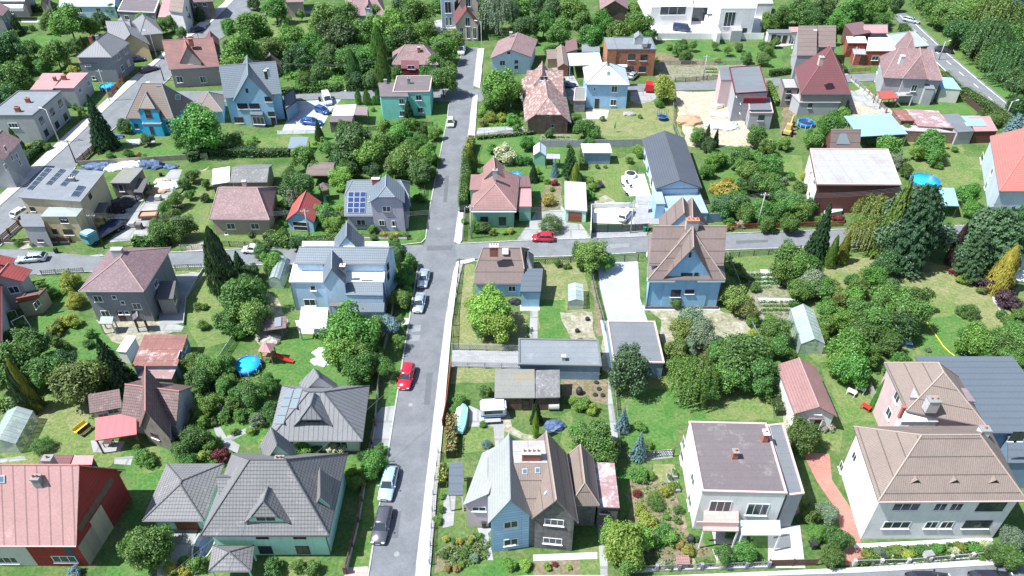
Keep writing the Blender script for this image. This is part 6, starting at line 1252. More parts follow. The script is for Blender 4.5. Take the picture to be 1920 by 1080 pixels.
for lb, A_, B_, C_, hh_, rm_, wl in (('patched brick shed with white and red sheet roof, leftmost of the shed row', (1690,226),(1716,226),(1698,208),3.2,'f_rust','w_brickold'), ('shed with reddish-brown sheets and white patch, second of the shed row', (1722,236),(1790,240),(1758,210),3.0,'f_patch','w_brickold'), ('shed with plain dark grey roof in the middle of the shed row', (1796,248),(1828,246),(1796,215),3.0,'f_grey2','w_greyl'), ('shed with blue and dark red roof, rightmost of the shed row', (1828,246),(1871,245),(1855,220),2.9,'f_pinkish','w_brownclad')):
    h = H('row_shed', lb, 'shed', lb.split(',')[0]); h.wing(A_, B_, C_, hh_, 'shed', 'v', rz=hh_ + .3, wall=wl, rm=rm_, ov=.1)
    if 'blue and' in lb: h.wing((1812,236),(1850,236),(1838,217), 3.15, 'flat', rm='r_sky', ov=.05, walls=False)
    if 'second' in lb: h.wing((1702,245),(1796,249),(1735,236), 2.6, 'flat', rm='f_light', wall='w_brickold', ov=.1)
h = H('carport', 'large open carport with pale blue sheet roof below the villa', 'carport', 'large pale blue carport'); h.wing((1612,256),(1702,251),(1668,216), 3.0, 'shed', 'v', rz=3.4, rm='r_sky', posts='wood_grey', ov=.1); h.wing((1596,226),(1625,226),(1622,218), 3.1, 'flat', rm='r_sky', posts='wood_grey', ov=.05)
h = H('gable_hut', 'small hut with brown gable roof carrying one dark solar panel', 'shed', 'small hut with the solar panel'); h.wing((1556,280),(1612,280),(1600,262), 2.0, 'gable', 'u', rz=5.4, wall='w_brownclad', rm='r_brown', ov=.1); h.rest('solar_panel', 'solar_grey', [(1568,270),(1594,271),(1586,250),(1576,250)], .1)
h = H('pool_house', 'small white pool house with dark flat roof and narrow doors', 'outbuilding', 'white pool house'); h.wing((1441,62),(1484,62),(1480,55), 3.0, 'flat', wall='w_white', rm='f_grey2', ov=.1); h.door('F', 1.2, 2.2, [(1450,72),(1459,74),(1471,74)]); h.wing((1484,60),(1518,60),(1512,53), 2.9, 'shed', 'v', rz=3.3, wall='w_white', rm='f_pinkish', ov=.1)
h = H('dark_house', 'dark timber house with brown roof at the top edge behind the bushes', short='dark timber house at the top edge'); h.wing((1125,18),(1178,17),(1172,-20), 6.0, 'gable', 'v', rz=8.4, wall='w_timber', rm='r_bung', ov=.3); h.wing((1148,26),(1178,26),(1176,20), 3.0, 'hip', 'u', rz=4.6, e=(.4,.4), rm='r_brown', posts='wood_dark', ov=.1)
# top left blocks
h = H('flat_house', 'grey two-storey block with flat roof and two brick chimneys at the left edge', short='grey flat block at the left edge')
h.wing((-25,217),(61,217),(115,171), (217,269), 'flat', wall='w_greyl', rm='f_grey', ov=.08, rim='f_grey2'); m0 = h.cur; h.win('R', 1.4, 1.5, [(78,226),(98,210),(87,249),(107,234),(123,219),(113,194)], 'trim_dark').win('F', 2.0, 1.1, [(25,235)], 'trim_white'); h.chim(31, 201, 7.8, .9, .7, 1.0, 'brick', 'brick', 3); h.chim(50, 184, 7.8, .8, .6, 1.0, 'brick', 'brick', 1)
h = H('red_flat_house', 'grey house with pinkish-red low roof and two brick chimneys', short='grey house with the pinkish-red low roof')
h.wing((100,165),(138,165),(166,136), 4.8, 'flat', wall='w_greyl', rm='f_pinkish', ov=.1); m0 = h.cur; h.wing((56,168),(98,168),(120,137), 4.8, 'flat', wall='w_greyl', rm='f_pinkish', ov=.1); h.win('R', 1.4, 1.2, [(150,169),(166,156)], 'trim_white', W=m0); h.chim(101, 144, 6.0, .6, .5, 1.0, 'brick', 'brick'); h.chim(118, 141, 6.0, .9, .6, 1.1, 'brick', 'brick')
h = H('hip_house', 'dark grey house with grey slate hip roof and red-roofed bay', short='dark grey house with the slate hip roof')
h.wing((142,107),(210,107),(243,80), (107,155), 'hip', 'v', ry=75, e=(.35,.1), wall='w_greyb', rm='r_seamgrey', ov=.35); m0 = h.cur; h.win('R', 1.3, 1.5, [(222,106),(235,95),(229,128),(241,118)], 'trim_white').win('F', .9, .9, [(176,146)], 'trim_white')
h.wing((147,118),(182,118),(184,108), 4.9, 'shed', 'v', rz=5.6, wall='w_greige', rm='r_orange', ov=.1, z0=2.0); h.win('F', 1.4, .9, [(164,121)], 'trim_white'); h.chim(168, 68, 10.4, .7, .6, 1.4, 'brick', 'brick', 1); h.chim(181, 66, 10.2, .7, .6, 1.2, 'concrete_l', 'concrete_d', 1)
h = H('yellow_brown_house', 'ochre-brown house with dark grey intersecting gable roofs', short='ochre house with dark gable roofs')
h.wing((204,70),(250,70),(246,43), 4.6, 'gable', 'u', rz=7.0, wall='w_yellow', rm='r_seamgrey', ov=.3); h.win('F', 1.6, 1.2, [(237,76)], 'trim_white'); h.wing((226,84),(281,84),(262,50), 4.2, 'gable', 'v', rz=7.0, wall='w_yellow', rm='r_seamgrey', ov=.5, sr=.45); h.wing((262,66),(306,62),(290,36), 4.6, 'hip', 'v', rz=7.4, e=(.4,.3), wall='w_sand', rm='r_seamgrey', ov=.3)
h = H('tiled_house', 'brown-grey house with mottled orange-red tile roof and pointed dormer', short='house with the orange-red dormered roof')
h.wing((316,130),(412,124),(405,92), (130,166), 'gable', 'u', rz=9.8, wall='w_greige', rm='r_orange', ov=.35); m0 = h.cur
h.win('F', 1.5, 1.6, [(337,149),(381,149)], 'trim_white', W=m0); h.wing((337,117),(378,117),(372,96), 6.0, 'gable', 'v', rz=9.6, wall='w_greige', rm='r_orange', ov=.2); h.win('F', 1.7, 1.3, [(357,125)], 'trim_white'); h.wing((385,88),(412,88),(410,72), 7.4, 'gable', 'v', rz=9.4, wall='w_greige', rm='r_maroon', ov=.2); h.chim(356, 72, 10.6, .9, .6, .8, 'brick', 'brick')
h = H('cyan_house', 'bright turquoise-blue house with brown slate roof and balcony dormer', short='bright turquoise house')
h.wing((236,221),(326,223),(362,190), (221,251), 'hip', 'u', rz=9.8, e=(.3,.3), wall='w_cyan', rm='r_brownslate', ov=.35); m0 = h.cur
h.wing((258,209),(297,210),(306,182), 5.5, 'gable', 'v', rz=8.4, e=(.35,0), k=(.25,0), wall='w_cyan', rm='r_brownslate', ov=.15); h.door('F', 1.4, 1.9, [(278,214)], 'wood_red', 'glass'); h.wing((266,233),(302,233),(308,225), 2.9, 'flat', wall='w_cyan', rm='concrete', ov=.05, rim='wood_grey'); h.door('F', .8, 1.9, [(285,245)], 'trim_dark'); h.win('F', .9, 1.2, [(256,237),(302,235),(316,234)], 'trim_dark', W=m0)
h.chim(277, 154, 9.8, .8, .6, 1.4, 'w_white', 'concrete_l'); h.chim(297, 160, 9.4, .8, .6, .8, 'concrete_l', 'trim_alu'); h.skylight(333, 182, 10, 10, W=m0)
h = H('garage', 'small blue garage with mottled brown hip roof between turquoise and slate-blue houses', 'garage', 'small garage with the brown hip roof'); h.wing((370,209),(418,209),(420,178), 2.9, 'hip', 'v', rz=5.4, e=(.5,.45), wall='w_ltblue', rm='r_brownslate', ov=.3)
h = H('slate_blue_house', 'large slate-blue house with blue-grey tile roof and sharp front gable', short='large slate-blue gabled house')
h.wing((420,184),(528,175),(524,140), 6.2, 'gable', 'u', ry=128, rz=11.4, wall='w_ltblue', rm='r_blue', ov=.3); m0 = h.cur; h.win('R', 1.2, 1.4, [(535,180),(538,200)], 'trim_dark')
h.wing((437,190),(514,190),(510,150), 5.8, 'gable', 'v', rz=11.6, wall='w_ltblue', rm='r_blue', ov=.4); h.win('F', 2.2, 1.3, [(455,199),(477,199)], 'trim_dark').win('F', .5, 1.0, [(463,170)], 'trim_dark').win('F', 1.5, 1.2, [(503,186),(509,214)], 'trim_dark').win('F', 2.0, 1.4, [(448,225)], 'trim_brown').door('F', 1.0, 2.2, [(515,236)]); h.wing((468,215),(492,216),(494,208), 3.0, 'shed', 'v', rz=3.6, wall='w_greyb', rm='r_slab', ov=.1); h.win('F', 2.6, 1.8, [(485,226)], 'trim_grey')
h.wing((535,205),(556,190),(552,165), 3.2, 'flat', wall='w_steelblue', rm='f_grey2', ov=.1, rim='trim_dark'); h.chim(497, 132, 12.2, .5, .5, .7, 'plastic_black', 'plastic_white'); h.chim(501, 128, 12.2, .6, .4, .6, 'f_blue', 'f_blue')
h = H('teal_house', 'turquoise-green two-storey house with brown flat stepped roof', short='turquoise-green flat-roofed house')
h.wing((736,173),(806,172),(811,142), (173,218), 'flat', wall='w_teal', rm='f_brown', ov=.08, rim='trim_pink'); m0 = h.cur; h.win('F', 1.3, 1.3, [(785,183),(788,206)], 'trim_grey')
h.wing((713,181),(766,181),(760,155), (181,225), 'flat', wall='w_teal', rm='f_brown', ov=.08); h.win('F', 1.1, 1.3, [(753,190),(754,213)], 'trim_grey'); h.chim(766, 146, 9.0, .6, .6, 1.6, 'concrete_d', 'trim_alu', 1); h.chim(722, 149, 8.2, .6, .5, 1.0, 'concrete_l', 'concrete_d')
h = H('carport', 'flat white-roofed car shelter with dark fascia beside the parking yard', 'carport', 'white-roofed car shelter'); h.wing((622,217),(663,216),(668,196), 2.6, 'flat', rm='f_white', posts='wood_grey', ov=.1); h.wing((617,229),(660,228),(662,217), 2.6, 'flat', wall='w_woodgrey', rm='f_brown', ov=.1)
h = H('carport', 'small brown-roofed shelter with garden furniture beside the white car shelter', 'carport', 'small brown-roofed shelter'); h.wing((661,215),(688,216),(690,200), 2.5, 'flat', rm='f_purple', posts='wood_dark', ov=.1)
h = H('hidden_house', 'small house with purple-red hip roof half hidden among the trees', short='half-hidden house with the purple-red hip roof'); h.wing((735,121),(822,121),(820,98), 3.6, 'hip', 'u', rz=7.0, e=(.3,.3), wall='w_mint', rm='r_bung', ov=.4); m0 = h.cur; h.chim(785, 88, 8.6, .7, .5, 1.2, 'brick', 'concrete_l'); h.wing((752,128),(786,129),(786,118), 4.4, 'shed', 'v', rz=5.0, wall='w_plum', rm='r_maroon', ov=.1); h.win('F', 1.8, 1.0, [(771,126)], 'trim_white')
h = H('mansard_house', 'house with red-brown tent roof and eyelid dormer at the top edge', short='red-brown tent roof at the top edge'); h.wing((650,30),(724,28),(716,-8), 4.2, 'hip', 'u', rz=9.4, e=(.35,.35), wall='w_mint', rm='r_bung', ov=.5); m0 = h.cur; h.wing((684,17),(698,17),(697,5), 6.2, 'gable', 'v', rz=7.6, wall='w_white', rm='r_bung', ov=.1, z0=4); h.win('F', .9, .7, [(690,13)], 'trim_white'); h.win('F', 1.4, 1.4, [(663,38)], 'trim_white', W=m0)
h = H('timber_barn', 'black weathered timber barn roof among the bushes', 'shed', 'black timber barn roof'); h.wing((492,118),(528,121),(522,97), 2.6, 'gable', 'v', rz=4.8, wall='w_timber', rm='f_tar', ov=.2); h.wing((478,128),(500,128),(496,108), 2.6, 'shed', 'v', rz=3.6, wall='w_timber', rm='r_slab', ov=.1)
h = H('garden_shelter', 'brown flat-roofed garden shelter between trees left of the street', 'shed', 'brown garden shelter'); h.wing((572,329),(622,329),(628,307), 2.5, 'shed', 'v', rz=2.8, rm='r_brown', posts='wood_dark', ov=.1)
h = H('solar_stand', 'free-standing small solar roof on posts in the lawn behind the hedge', 'solar panels'); h.wing((539,278),(573,278),(580,263), 1.8, 'shed', 'v', rz=2.6, rm='solar_grey', posts='metal_pole', ov=.1)
h = H('church', 'church with tower and maroon gabled nave at the top edge', 'shed'); h.box('tower', (829,53),(856,53),(855,38), 0, .6, 'concrete_l')  # the church: tower base here, tower and nave wings follow
t_ = P(829,56), P(855,55), P(853,40)
h.wing(tuple(proj(t_[0] + Vector((0, 0, 15)))), tuple(proj(t_[1] + Vector((0, 0, 15)))), tuple(proj(t_[2] + Vector((0, 0, 15)))), 15.0, 'hip', 'v', rz=19, e=(.5,.5), wall='w_paleblue', rm='r_maroon', ov=.1); h.win('F', 1.8, 3.2, [(840,14)], 'trim_white').win('F', .6, 2.4, [(838,40),(845,40)], 'trim_white')
h.wing((853,48),(898,48),(890,10), 4.4, 'gable', 'v', rz=8.6, wall='w_church', rm='r_maroon', ov=.3); n0 = h.cur; h.win('F', 1.3, 2.4, [(877,41)], 'trim_white').win('F', 1.0, 3.0, [(866,62),(878,62),(890,62)], 'trim_white'); h.wing((860,6),(898,6),(896,-20), 9, 'gable', 'v', rz=13, wall='w_church', rm='r_maroon', ov=.3); h.win('F', 1.4, 2.4, [(878,4)], 'trim_white')
# top left corner
h = H('hall', 'large light blue-grey hall with ribbed roof at the top left', 'building', 'large blue-grey hall'); h.wing((110,12),(215,12),(222,-28), (12,34), 'shed', 'v', rz=6.4, wall='w_paleblue', rm='r_bluewhite', ov=.2); h.win('F', 1.4, 1.6, [(125,19),(150,19),(185,20)], 'trim_white')
h = H('flat_house', 'dark house with pinkish-grey flat roof at the top left edge', short='dark house with the pinkish-grey flat roof'); h.wing((220,21),(290,24),(299,0), (22,52), 'flat', wall='w_greyb', rm='f_brown', ov=.15, rim='trim_white'); h.win('F', 1.4, 1.3, [(238,33),(262,34)], 'trim_white')
h = H('white_house', 'white house with brown and red roof at the top edge left of the side road', short='white house with brown roof at the top'); h.wing((316,20),(342,24),(358,-6), 6.2, 'gable', 'u', rz=8.2, wall='w_white', rm='r_tan', ov=.3); h.win('R', .9, 1.2, [(350,16),(355,28)], 'trim_dark'); h.wing((296,32),(325,32),(332,0), 3.6, 'shed', 'v', rz=3.9, wall='w_white', rm='f_pinkish', ov=.1); h.wing((344,37),(358,34),(356,28), 2.8, 'gable', 'v', rz=3.6, wall='w_white', rm='f_tar', ov=.1)
h = H('grey_house', 'dark grey house with white balcony rail in the top left corner', short='dark grey house in the top left corner'); h.wing((-10,2),(46,2),(58,-20), (2,32), 'flat', wall='w_greyb', rm='f_light', ov=.1, rim='trim_white'); h.box('balcony', (-5,15),(42,15),(44,8), 3, 3.9, 'trim_white'); h.win('F', 1.3, 1.2, [(20,22),(8,22)], 'trim_white')
h = H('grey_house', 'dark grey gabled house cut by the left edge', short='dark grey gabled house cut by the left edge'); h.wing((-50,30),(4,30),(18,14), 5.6, 'gable', 'v', rz=8, wall='w_greyb', rm='r_bung', ov=.3); h.win('R', .9, 1.2, [(9,36),(14,30)], 'trim_white')
h = H('terrace_house', 'beige-grey house with dark roof edge at the left below the grey block', short='beige-grey house below the grey block'); h.wing((-50,302),(8,300),(40,262), 6.4, 'gable', 'v', rz=8.6, wall='w_greyl', rm='r_bung', ov=.35); h.win('R', .8, 1.1, [(10,278),(22,296),(31,292),(12,312),(37,305),(10,312)], 'trim_white')
h = H('brown_house', 'brown wooden house at the top edge beside the side road', short='brown wooden house at the top edge'); h.wing((356,4),(400,2),(396,-18), 5.4, 'gable', 'u', rz=7.6, wall='w_woodgrey', rm='r_oldtile', ov=.3); h.win('F', 1.2, 1.2, [(366,9),(384,8)], 'trim_white')
h = H('white_house', 'pale house mostly cut by the top edge behind the trees', short='pale house cut by the top edge'); h.wing((534,4),(570,3),(566,-20), 4.6, 'gable', 'u', rz=7.0, wall='w_pink', rm='r_bung', ov=.3)
h = H('white_house', 'white-roofed low building behind the modern white one at the top edge'); h.wing((1420,6),(1450,6),(1444,-8), 4, 'flat', wall='w_white', rm='f_white', ov=.1)
h = H('red_gable_house', 'house with dark red tile roof behind the orange-roofed house', 'house'); h.wing((76,10),(90,10),(94,-10), 4, 'gable', 'v', rz=6, wall='w_sand', rm='r_maroon', ov=.2)
# ---------------------------------------------------------------- trees, bushes, hedges
G_, MI, DK, LI, OL, YE, BL, PU, RE, CR, GY, GO = 'lf_green', 'lf_mid', 'lf_dark', 'lf_lime', 'lf_olive', 'lf_yellow', 'lf_blue', 'lf_purple', 'lf_red', 'lf_cream', 'lf_grey', 'lf_gold'
for a in [
 # top left
 (128,42,32,G_),(95,40,20,G_),(165,50,20,MI),(190,38,17,DK),(10,95,34,DK),(22,150,34,G_),(5,185,28,DK),(60,90,18,MI),(105,100,26,G_),(140,88,16,MI),(45,118,20,G_),(80,125,16,MI),(270,38,17,MI),(300,50,16,G_),(325,42,17,MI),(340,62,12,DK),(210,18,13,MI),
 (434,52,20,G_),(430,88,15,DK),(455,100,38,G_),(470,55,32,G_),(440,125,26,G_),(475,5,14,DK),(515,18,24,G_),(500,60,16,OL,'loose'),(535,40,14,MI,'loose'),(565,28,13,MI,'loose'),
 (375,240,42,G_),(350,262,22,G_),(440,262,20,MI,'loose'),(470,272,14,MI,'loose'),(232,235,15,DK),(275,262,12,MI),
 # top centre wood
 (545,75,28,G_),(510,95,26,MI),(560,110,28,DK),(590,85,26,G_),(610,40,32,MI),(635,70,36,DK),(600,140,22,MI),(570,150,18,G_),(645,30,26,MI),(615,108,24,DK),(655,110,26,MI),(670,70,30,MI),(690,110,26,G_),(700,55,26,MI),(720,90,24,MI),(665,150,18,DK),(700,150,20,DK),(735,52,34,G_),(760,70,24,DK),(780,25,30,G_),(795,60,24,G_),(775,110,20,G_),(830,90,26,G_),(850,75,20,G_),(815,120,20,MI),(830,150,28,MI),(800,145,20,MI),(845,130,16,G_),(725,128,16,G_),(745,140,18,MI),(700,30,20,MI),(760,12,22,DK),(820,10,14,MI),
 (935,25,34,GY,'willow'),(905,10,20,MI),(970,20,28,G_),(985,50,22,DK),(1020,45,24,G_),(1050,60,24,G_),(1035,20,24,DK),(1075,20,26,G_),(1090,45,24,G_),(1110,70,24,G_),(1130,40,22,G_),(1160,62,26,G_),(1195,45,26,G_),(1185,25,20,G_),(1215,65,16,MI),(1030,95,13,G_),(1000,75,10,MI),(1010,10,20,DK),
 # top right
 (1470,30,20,MI),(1440,40,18,MI),(1500,20,26,MI),(1525,35,22,MI),(1545,15,24,DK),(1570,40,20,G_),(1595,20,26,MI),(1620,35,18,G_),(1640,15,26,G_),(1652,38,18,MI),(1680,6,16,DK),(1655,70,12,G_),(1610,5,20,DK),(1740,3,18,G_),(1762,25,24,MI),(1797,35,26,MI),(1800,60,26,DK),(1820,30,30,G_),(1850,10,30,DK),(1855,75,36,DK,'willow'),(1870,40,42,OL,'willow'),(1890,115,34,DK,'willow'),(1905,20,26,G_),(1915,160,30,DK),(1820,80,18,G_),(1900,70,30,MI),(1850,110,20,MI),(1910,195,20,DK),
 (1440,95,12,MI),(1455,80,10,MI),(1430,110,14,MI),(1400,108,12,MI),(1275,92,14,MI),(1300,85,12,MI,'loose'),(1340,85,10,MI,'loose'),(1365,95,11,MI,'loose'),(1285,105,13,MI),(1385,88,9,MI),(1430,85,9,MI),
 # second band, right of the street
 (943,165,36,G_),(925,190,20,G_),(960,185,18,MI),(1246,165,24,GO),(1095,240,20,MI),(1080,225,14,MI),(1115,250,16,MI),(1105,270,14,MI),(1280,85,12,MI),
 (988,268,15,G_),(1030,250,9,MI),(1310,255,18,MI),(1330,272,16,DK),(1420,255,20,G_),(1440,275,18,MI),(1470,268,14,G_),(1525,262,20,MI),(1560,230,22,G_),(1580,215,16,G_),(1545,245,14,G_),(1665,275,24,G_),(1640,262,12,GY),(1700,245,14,G_),(1745,268,26,MI),(1755,290,20,MI),(1720,285,16,G_),(1790,235,10,GY),(1860,225,14,MI),
 (1390,295,22,MI),(1400,320,22,MI),(1420,300,18,G_),(1445,310,22,MI),(1440,345,24,MI),(1460,360,20,MI),(1420,345,20,DK),(1390,350,16,MI),(1340,300,18,G_),(1325,320,15,G_),(1355,300,12,G_),(1355,385,22,DK),(1385,380,24,G_),(1400,400,20,MI),(1425,395,22,MI),(1455,395,20,G_),(1480,380,24,MI),(1500,395,20,MI),(1520,385,16,MI),(1365,340,12,YE),
 (1815,365,24,G_),(1820,390,18,G_),(1680,300,16,GY),(1700,320,14,MI),
 # left of the street middle
 (660,270,36,DK),(640,295,22,DK),(690,290,30,G_),(720,270,24,MI),(745,255,22,G_),(760,300,30,MI),(785,320,24,DK),(740,310,24,MI),(800,290,20,G_),(790,265,16,G_),(700,320,18,DK),(770,275,18,MI),(815,250,14,G_),(615,280,18,MI),(570,295,24,G_),(590,315,16,MI),(560,350,30,MI),(550,370,22,GY),(545,330,18,MI),(640,335,22,LI),(660,350,12,G_),(625,420,18,LI),(610,400,20,G_),(640,395,14,LI),(650,320,20,MI),(725,335,14,G_),(790,370,10,G_),(815,300,12,G_),(810,322,12,G_),(645,240,16,MI),(720,240,18,G_),(760,238,20,G_),(790,242,14,MI),
 (330,375,18,MI),(310,390,16,MI),(340,425,24,MI),(300,435,22,MI),(320,410,20,MI),(360,330,14,MI),(345,345,12,MI),(355,365,11,G_),(385,345,10,MI),(385,370,9,DK),(290,420,12,MI),(530,440,14,G_),(560,455,16,DK),(510,490,20,G_),(490,470,18,DK),(520,480,14,MI),(470,510,18,DK),(455,530,22,MI),(480,545,20,G_),(505,505,12,MI),
 # west middle
 (450,560,42,MI),(470,590,34,MI),(430,600,26,MI),(445,620,18,G_),(395,495,16,DK),(400,510,12,MI),(420,530,14,DK),(655,620,48,G_),(640,650,36,G_),(680,660,30,G_),(690,620,30,G_),(672,690,32,G_),(695,680,24,DK),(710,665,18,MI),(725,610,22,BL),(750,560,20,MI),(765,490,18,MI),(745,480,20,DK),(740,460,14,G_),(760,520,20,G_),(765,545,12,G_),
 (130,525,18,GO),(142,562,17,GO),(128,600,14,GO),(1715,395,58,'lf_pine'),(1690,440,44,'lf_pine'),(1740,440,40,'lf_pine'),(1855,430,50,'lf_pine'),(1825,475,36,'lf_pine'),(1885,440,40,DK),(1640,400,34,OL,'willow'),(1620,440,26,OL,'willow'),
 (30,680,46,MI),(60,650,34,MI),(80,695,34,MI),(20,640,26,MI),(5,710,26,MI),(145,715,46,OL),(120,680,26,DK),(180,700,26,OL),(20,600,16,G_),(375,710,26,MI),(395,690,26,MI),(360,680,20,G_),(420,725,20,MI),(428,715,18,MI),(470,740,26,MI),(420,690,20,G_),(385,760,22,G_),(365,820,26,MI),(345,845,24,MI),(395,830,18,MI),(350,870,20,MI),(430,680,16,MI),(450,740,20,MI),(510,770,20,MI),(503,712,13,MI),(505,725,16,G_),(380,790,14,G_),
 (278,1030,42,MI),(300,1010,26,G_),(250,1020,26,G_),
 (670,905,16,LI),(660,885,14,LI),(700,870,24,G_),(710,845,14,G_),(690,890,12,G_),(680,855,12,DK),
 # centre south
 (918,580,42,LI),(935,605,34,LI),(895,575,26,LI),(905,610,22,G_),(1110,478,30,MI),(1090,470,20,MI),(1135,490,20,MI),(1095,495,14,G_),(1115,830,40,MI),(1125,860,30,MI),(1090,815,24,MI),(1140,845,24,MI),
 (1300,600,26,GY),(1280,620,24,OL),(1315,625,26,GY),(1290,650,20,GY),(1270,655,24,OL),(1330,640,20,GY),(1268,570,14,MI,'loose'),(1380,560,26,OL),(1400,580,20,OL),(1410,600,12,MI),(1365,545,16,OL),(1330,670,16,OL),
 (1390,665,46,MI),(1370,700,34,MI),(1420,690,36,MI),(1350,660,24,MI),(1430,720,26,MI),(1300,710,40,MI,'willow'),(1280,690,24,MI),(1325,730,26,MI),(1350,720,14,MI),(1270,665,14,G_),
 (1480,480,30,MI),(1500,500,30,G_),(1470,510,26,G_),(1520,530,26,GY),(1540,540,24,MI),(1520,500,24,MI),(1500,545,22,G_),(1550,580,22,G_),(1600,560,22,G_),(1615,585,24,MI),(1640,600,36,MI),(1660,560,30,MI),(1700,580,36,MI),(1690,610,30,DK),(1620,620,30,MI),(1580,600,22,G_),(1610,540,20,G_),(1550,610,20,G_),(1575,560,20,OL),(1560,545,20,OL),(1715,560,28,MI),(1665,640,24,MI),(1590,655,40,G_),(1600,690,34,G_),(1570,680,24,G_),(1625,665,24,G_),(1540,630,14,LI),(1455,620,28,MI),(1460,650,24,MI),(1445,600,14,G_),(1480,665,14,G_),(1690,680,22,G_),(1670,695,16,G_),
 (1835,640,32,G_),(1870,650,30,MI),(1900,640,30,MI),(1815,630,20,G_),(1850,670,20,MI),(1895,675,26,MI),(1920,660,24,MI),(1900,615,16,MI),
 (1640,520,24,G_),(1660,495,26,DK),(1670,540,20,DK),(1600,525,14,MI),(1480,420,20,G_),
 (1170,1020,44,LI),(1150,1000,26,G_),(1195,1010,28,LI),(1180,1050,26,G_),(1440,420,18,MI),(1505,815,32,MI),(1500,840,18,DK),
 (1870,1040,20,MI),(1900,1010,26,GY),(1895,1045,24,MI),(1860,1030,12,GY),
 (1520,960,20,MI),(1550,960,22,GY),(1530,1000,18,G_),(1570,1010,24,MI),(1560,1040,22,MI),(1360,1040,20,MI),(1395,1035,22,MI),(1370,1000,12,MI),
]:
    k = a[4] if len(a) > 4 else 'broad'; tree(a[0], a[1], a[2], a[3], k, lift=.5 if a[2] < 22 else 1.0)
tree(1180, 692, 38, 'lf_pine', 'broad', .6, 1.45, 'tall dense dark conifer')
# young trees along the main street, one in every gap of the verge
for a in [(750,600,14,MI),(745,640,16,G_),(725,690,20,G_),(697,868,18,G_),(783,255,12,G_)]: tree(*a, kind='loose', lift=2.2)
for a in [  # conifers: foot x, y, tip row, half width, leaf, kind
 (201,278,176,27),(36,64,24,13,'lf_fir'),(425,545,428,32,'lf_fir','cone'),(455,520,470,20,'lf_fir','fir'),(225,725,632,36),(68,768,676,17,'lf_gold','cone'),(62,768,690,12,'lf_yellow','cone'),(60,770,690,22,'lf_fir','cone'),(75,762,700,14,'lf_fir','cone'),
 (1166,806,762,17,BL,'spruce'),(1196,858,808,19,BL,'spruce'),(1525,488,378,26),(1553,500,442,12,'lf_mid','cone'),(1575,492,440,14,'lf_gold','cone'),(1690,500,345,50,'lf_pine','pine'),(1655,480,330,34,'lf_olive','fir'),(1695,512,470,34,'lf_pine','pine'),
 (1780,495,420,12,'lf_purple','cone'),(1850,500,390,60,'lf_pine','pine'),(1890,470,378,44,'lf_dark','pine'),(1810,520,430,34,'lf_pine','pine'),(1865,545,462,26,'lf_yellow','cone'),(1040,330,297,11,BL,'spruce'),(1000,340,306,12),(1068,338,276,18,'lf_dark','pine'),(1078,345,305,11,'lf_gold','cone'),(1087,347,325,10,'lf_dark','cone'),
 (1005,792,748,14),(1004,820,772,6,'lf_lime','column'),(768,232,182,14),(600,262,222,11),(715,140,50,16,'lf_mid','column'),(722,175,90,14,'lf_mid','column'),(805,120,75,9,'lf_mid','column'),(667,160,95,12,'lf_dark','column'),(673,195,167,6,'lf_mid','column'),(689,196,168,7,'lf_mid','column'),(702,196,180,5,'lf_mid','column'),(709,196,168,5,'lf_mid','column'),
 (1322,278,232,12),(1340,275,240,8),(1660,290,255,16,'lf_dark','cone'),(1895,255,212,20,BL,'pine'),(378,40,12,8,'lf_fir','column'),(40,290,240,10,'lf_mid','cone'),(45,292,252,12,'lf_mid','cone'),(880,330,288,13,'lf_mid','cone'),(882,312,275,14,'lf_gold','cone'),(884,355,320,13,'lf_mid','cone'),(878,370,330,10,'lf_mid','cone'),
 (1840,72,8,22),(1880,60,-10,30,'lf_blue','pine'),(1555,85,40,12,'lf_mid','cone'),(160,95,66,8),(755,505,470,12,'lf_dark','cone'),
]: conif(*a)
for i in range(7): conif(1634 + i * 5.5, 768 - i * 1, 712 + i * 5, 7, 'lf_lime' if i % 2 else 'lf_green', 'cone')
for i in range(6): conif(1660 + i * 4.5, 764 - i * 6, 722 - i * 3, 6, 'lf_green', 'cone')
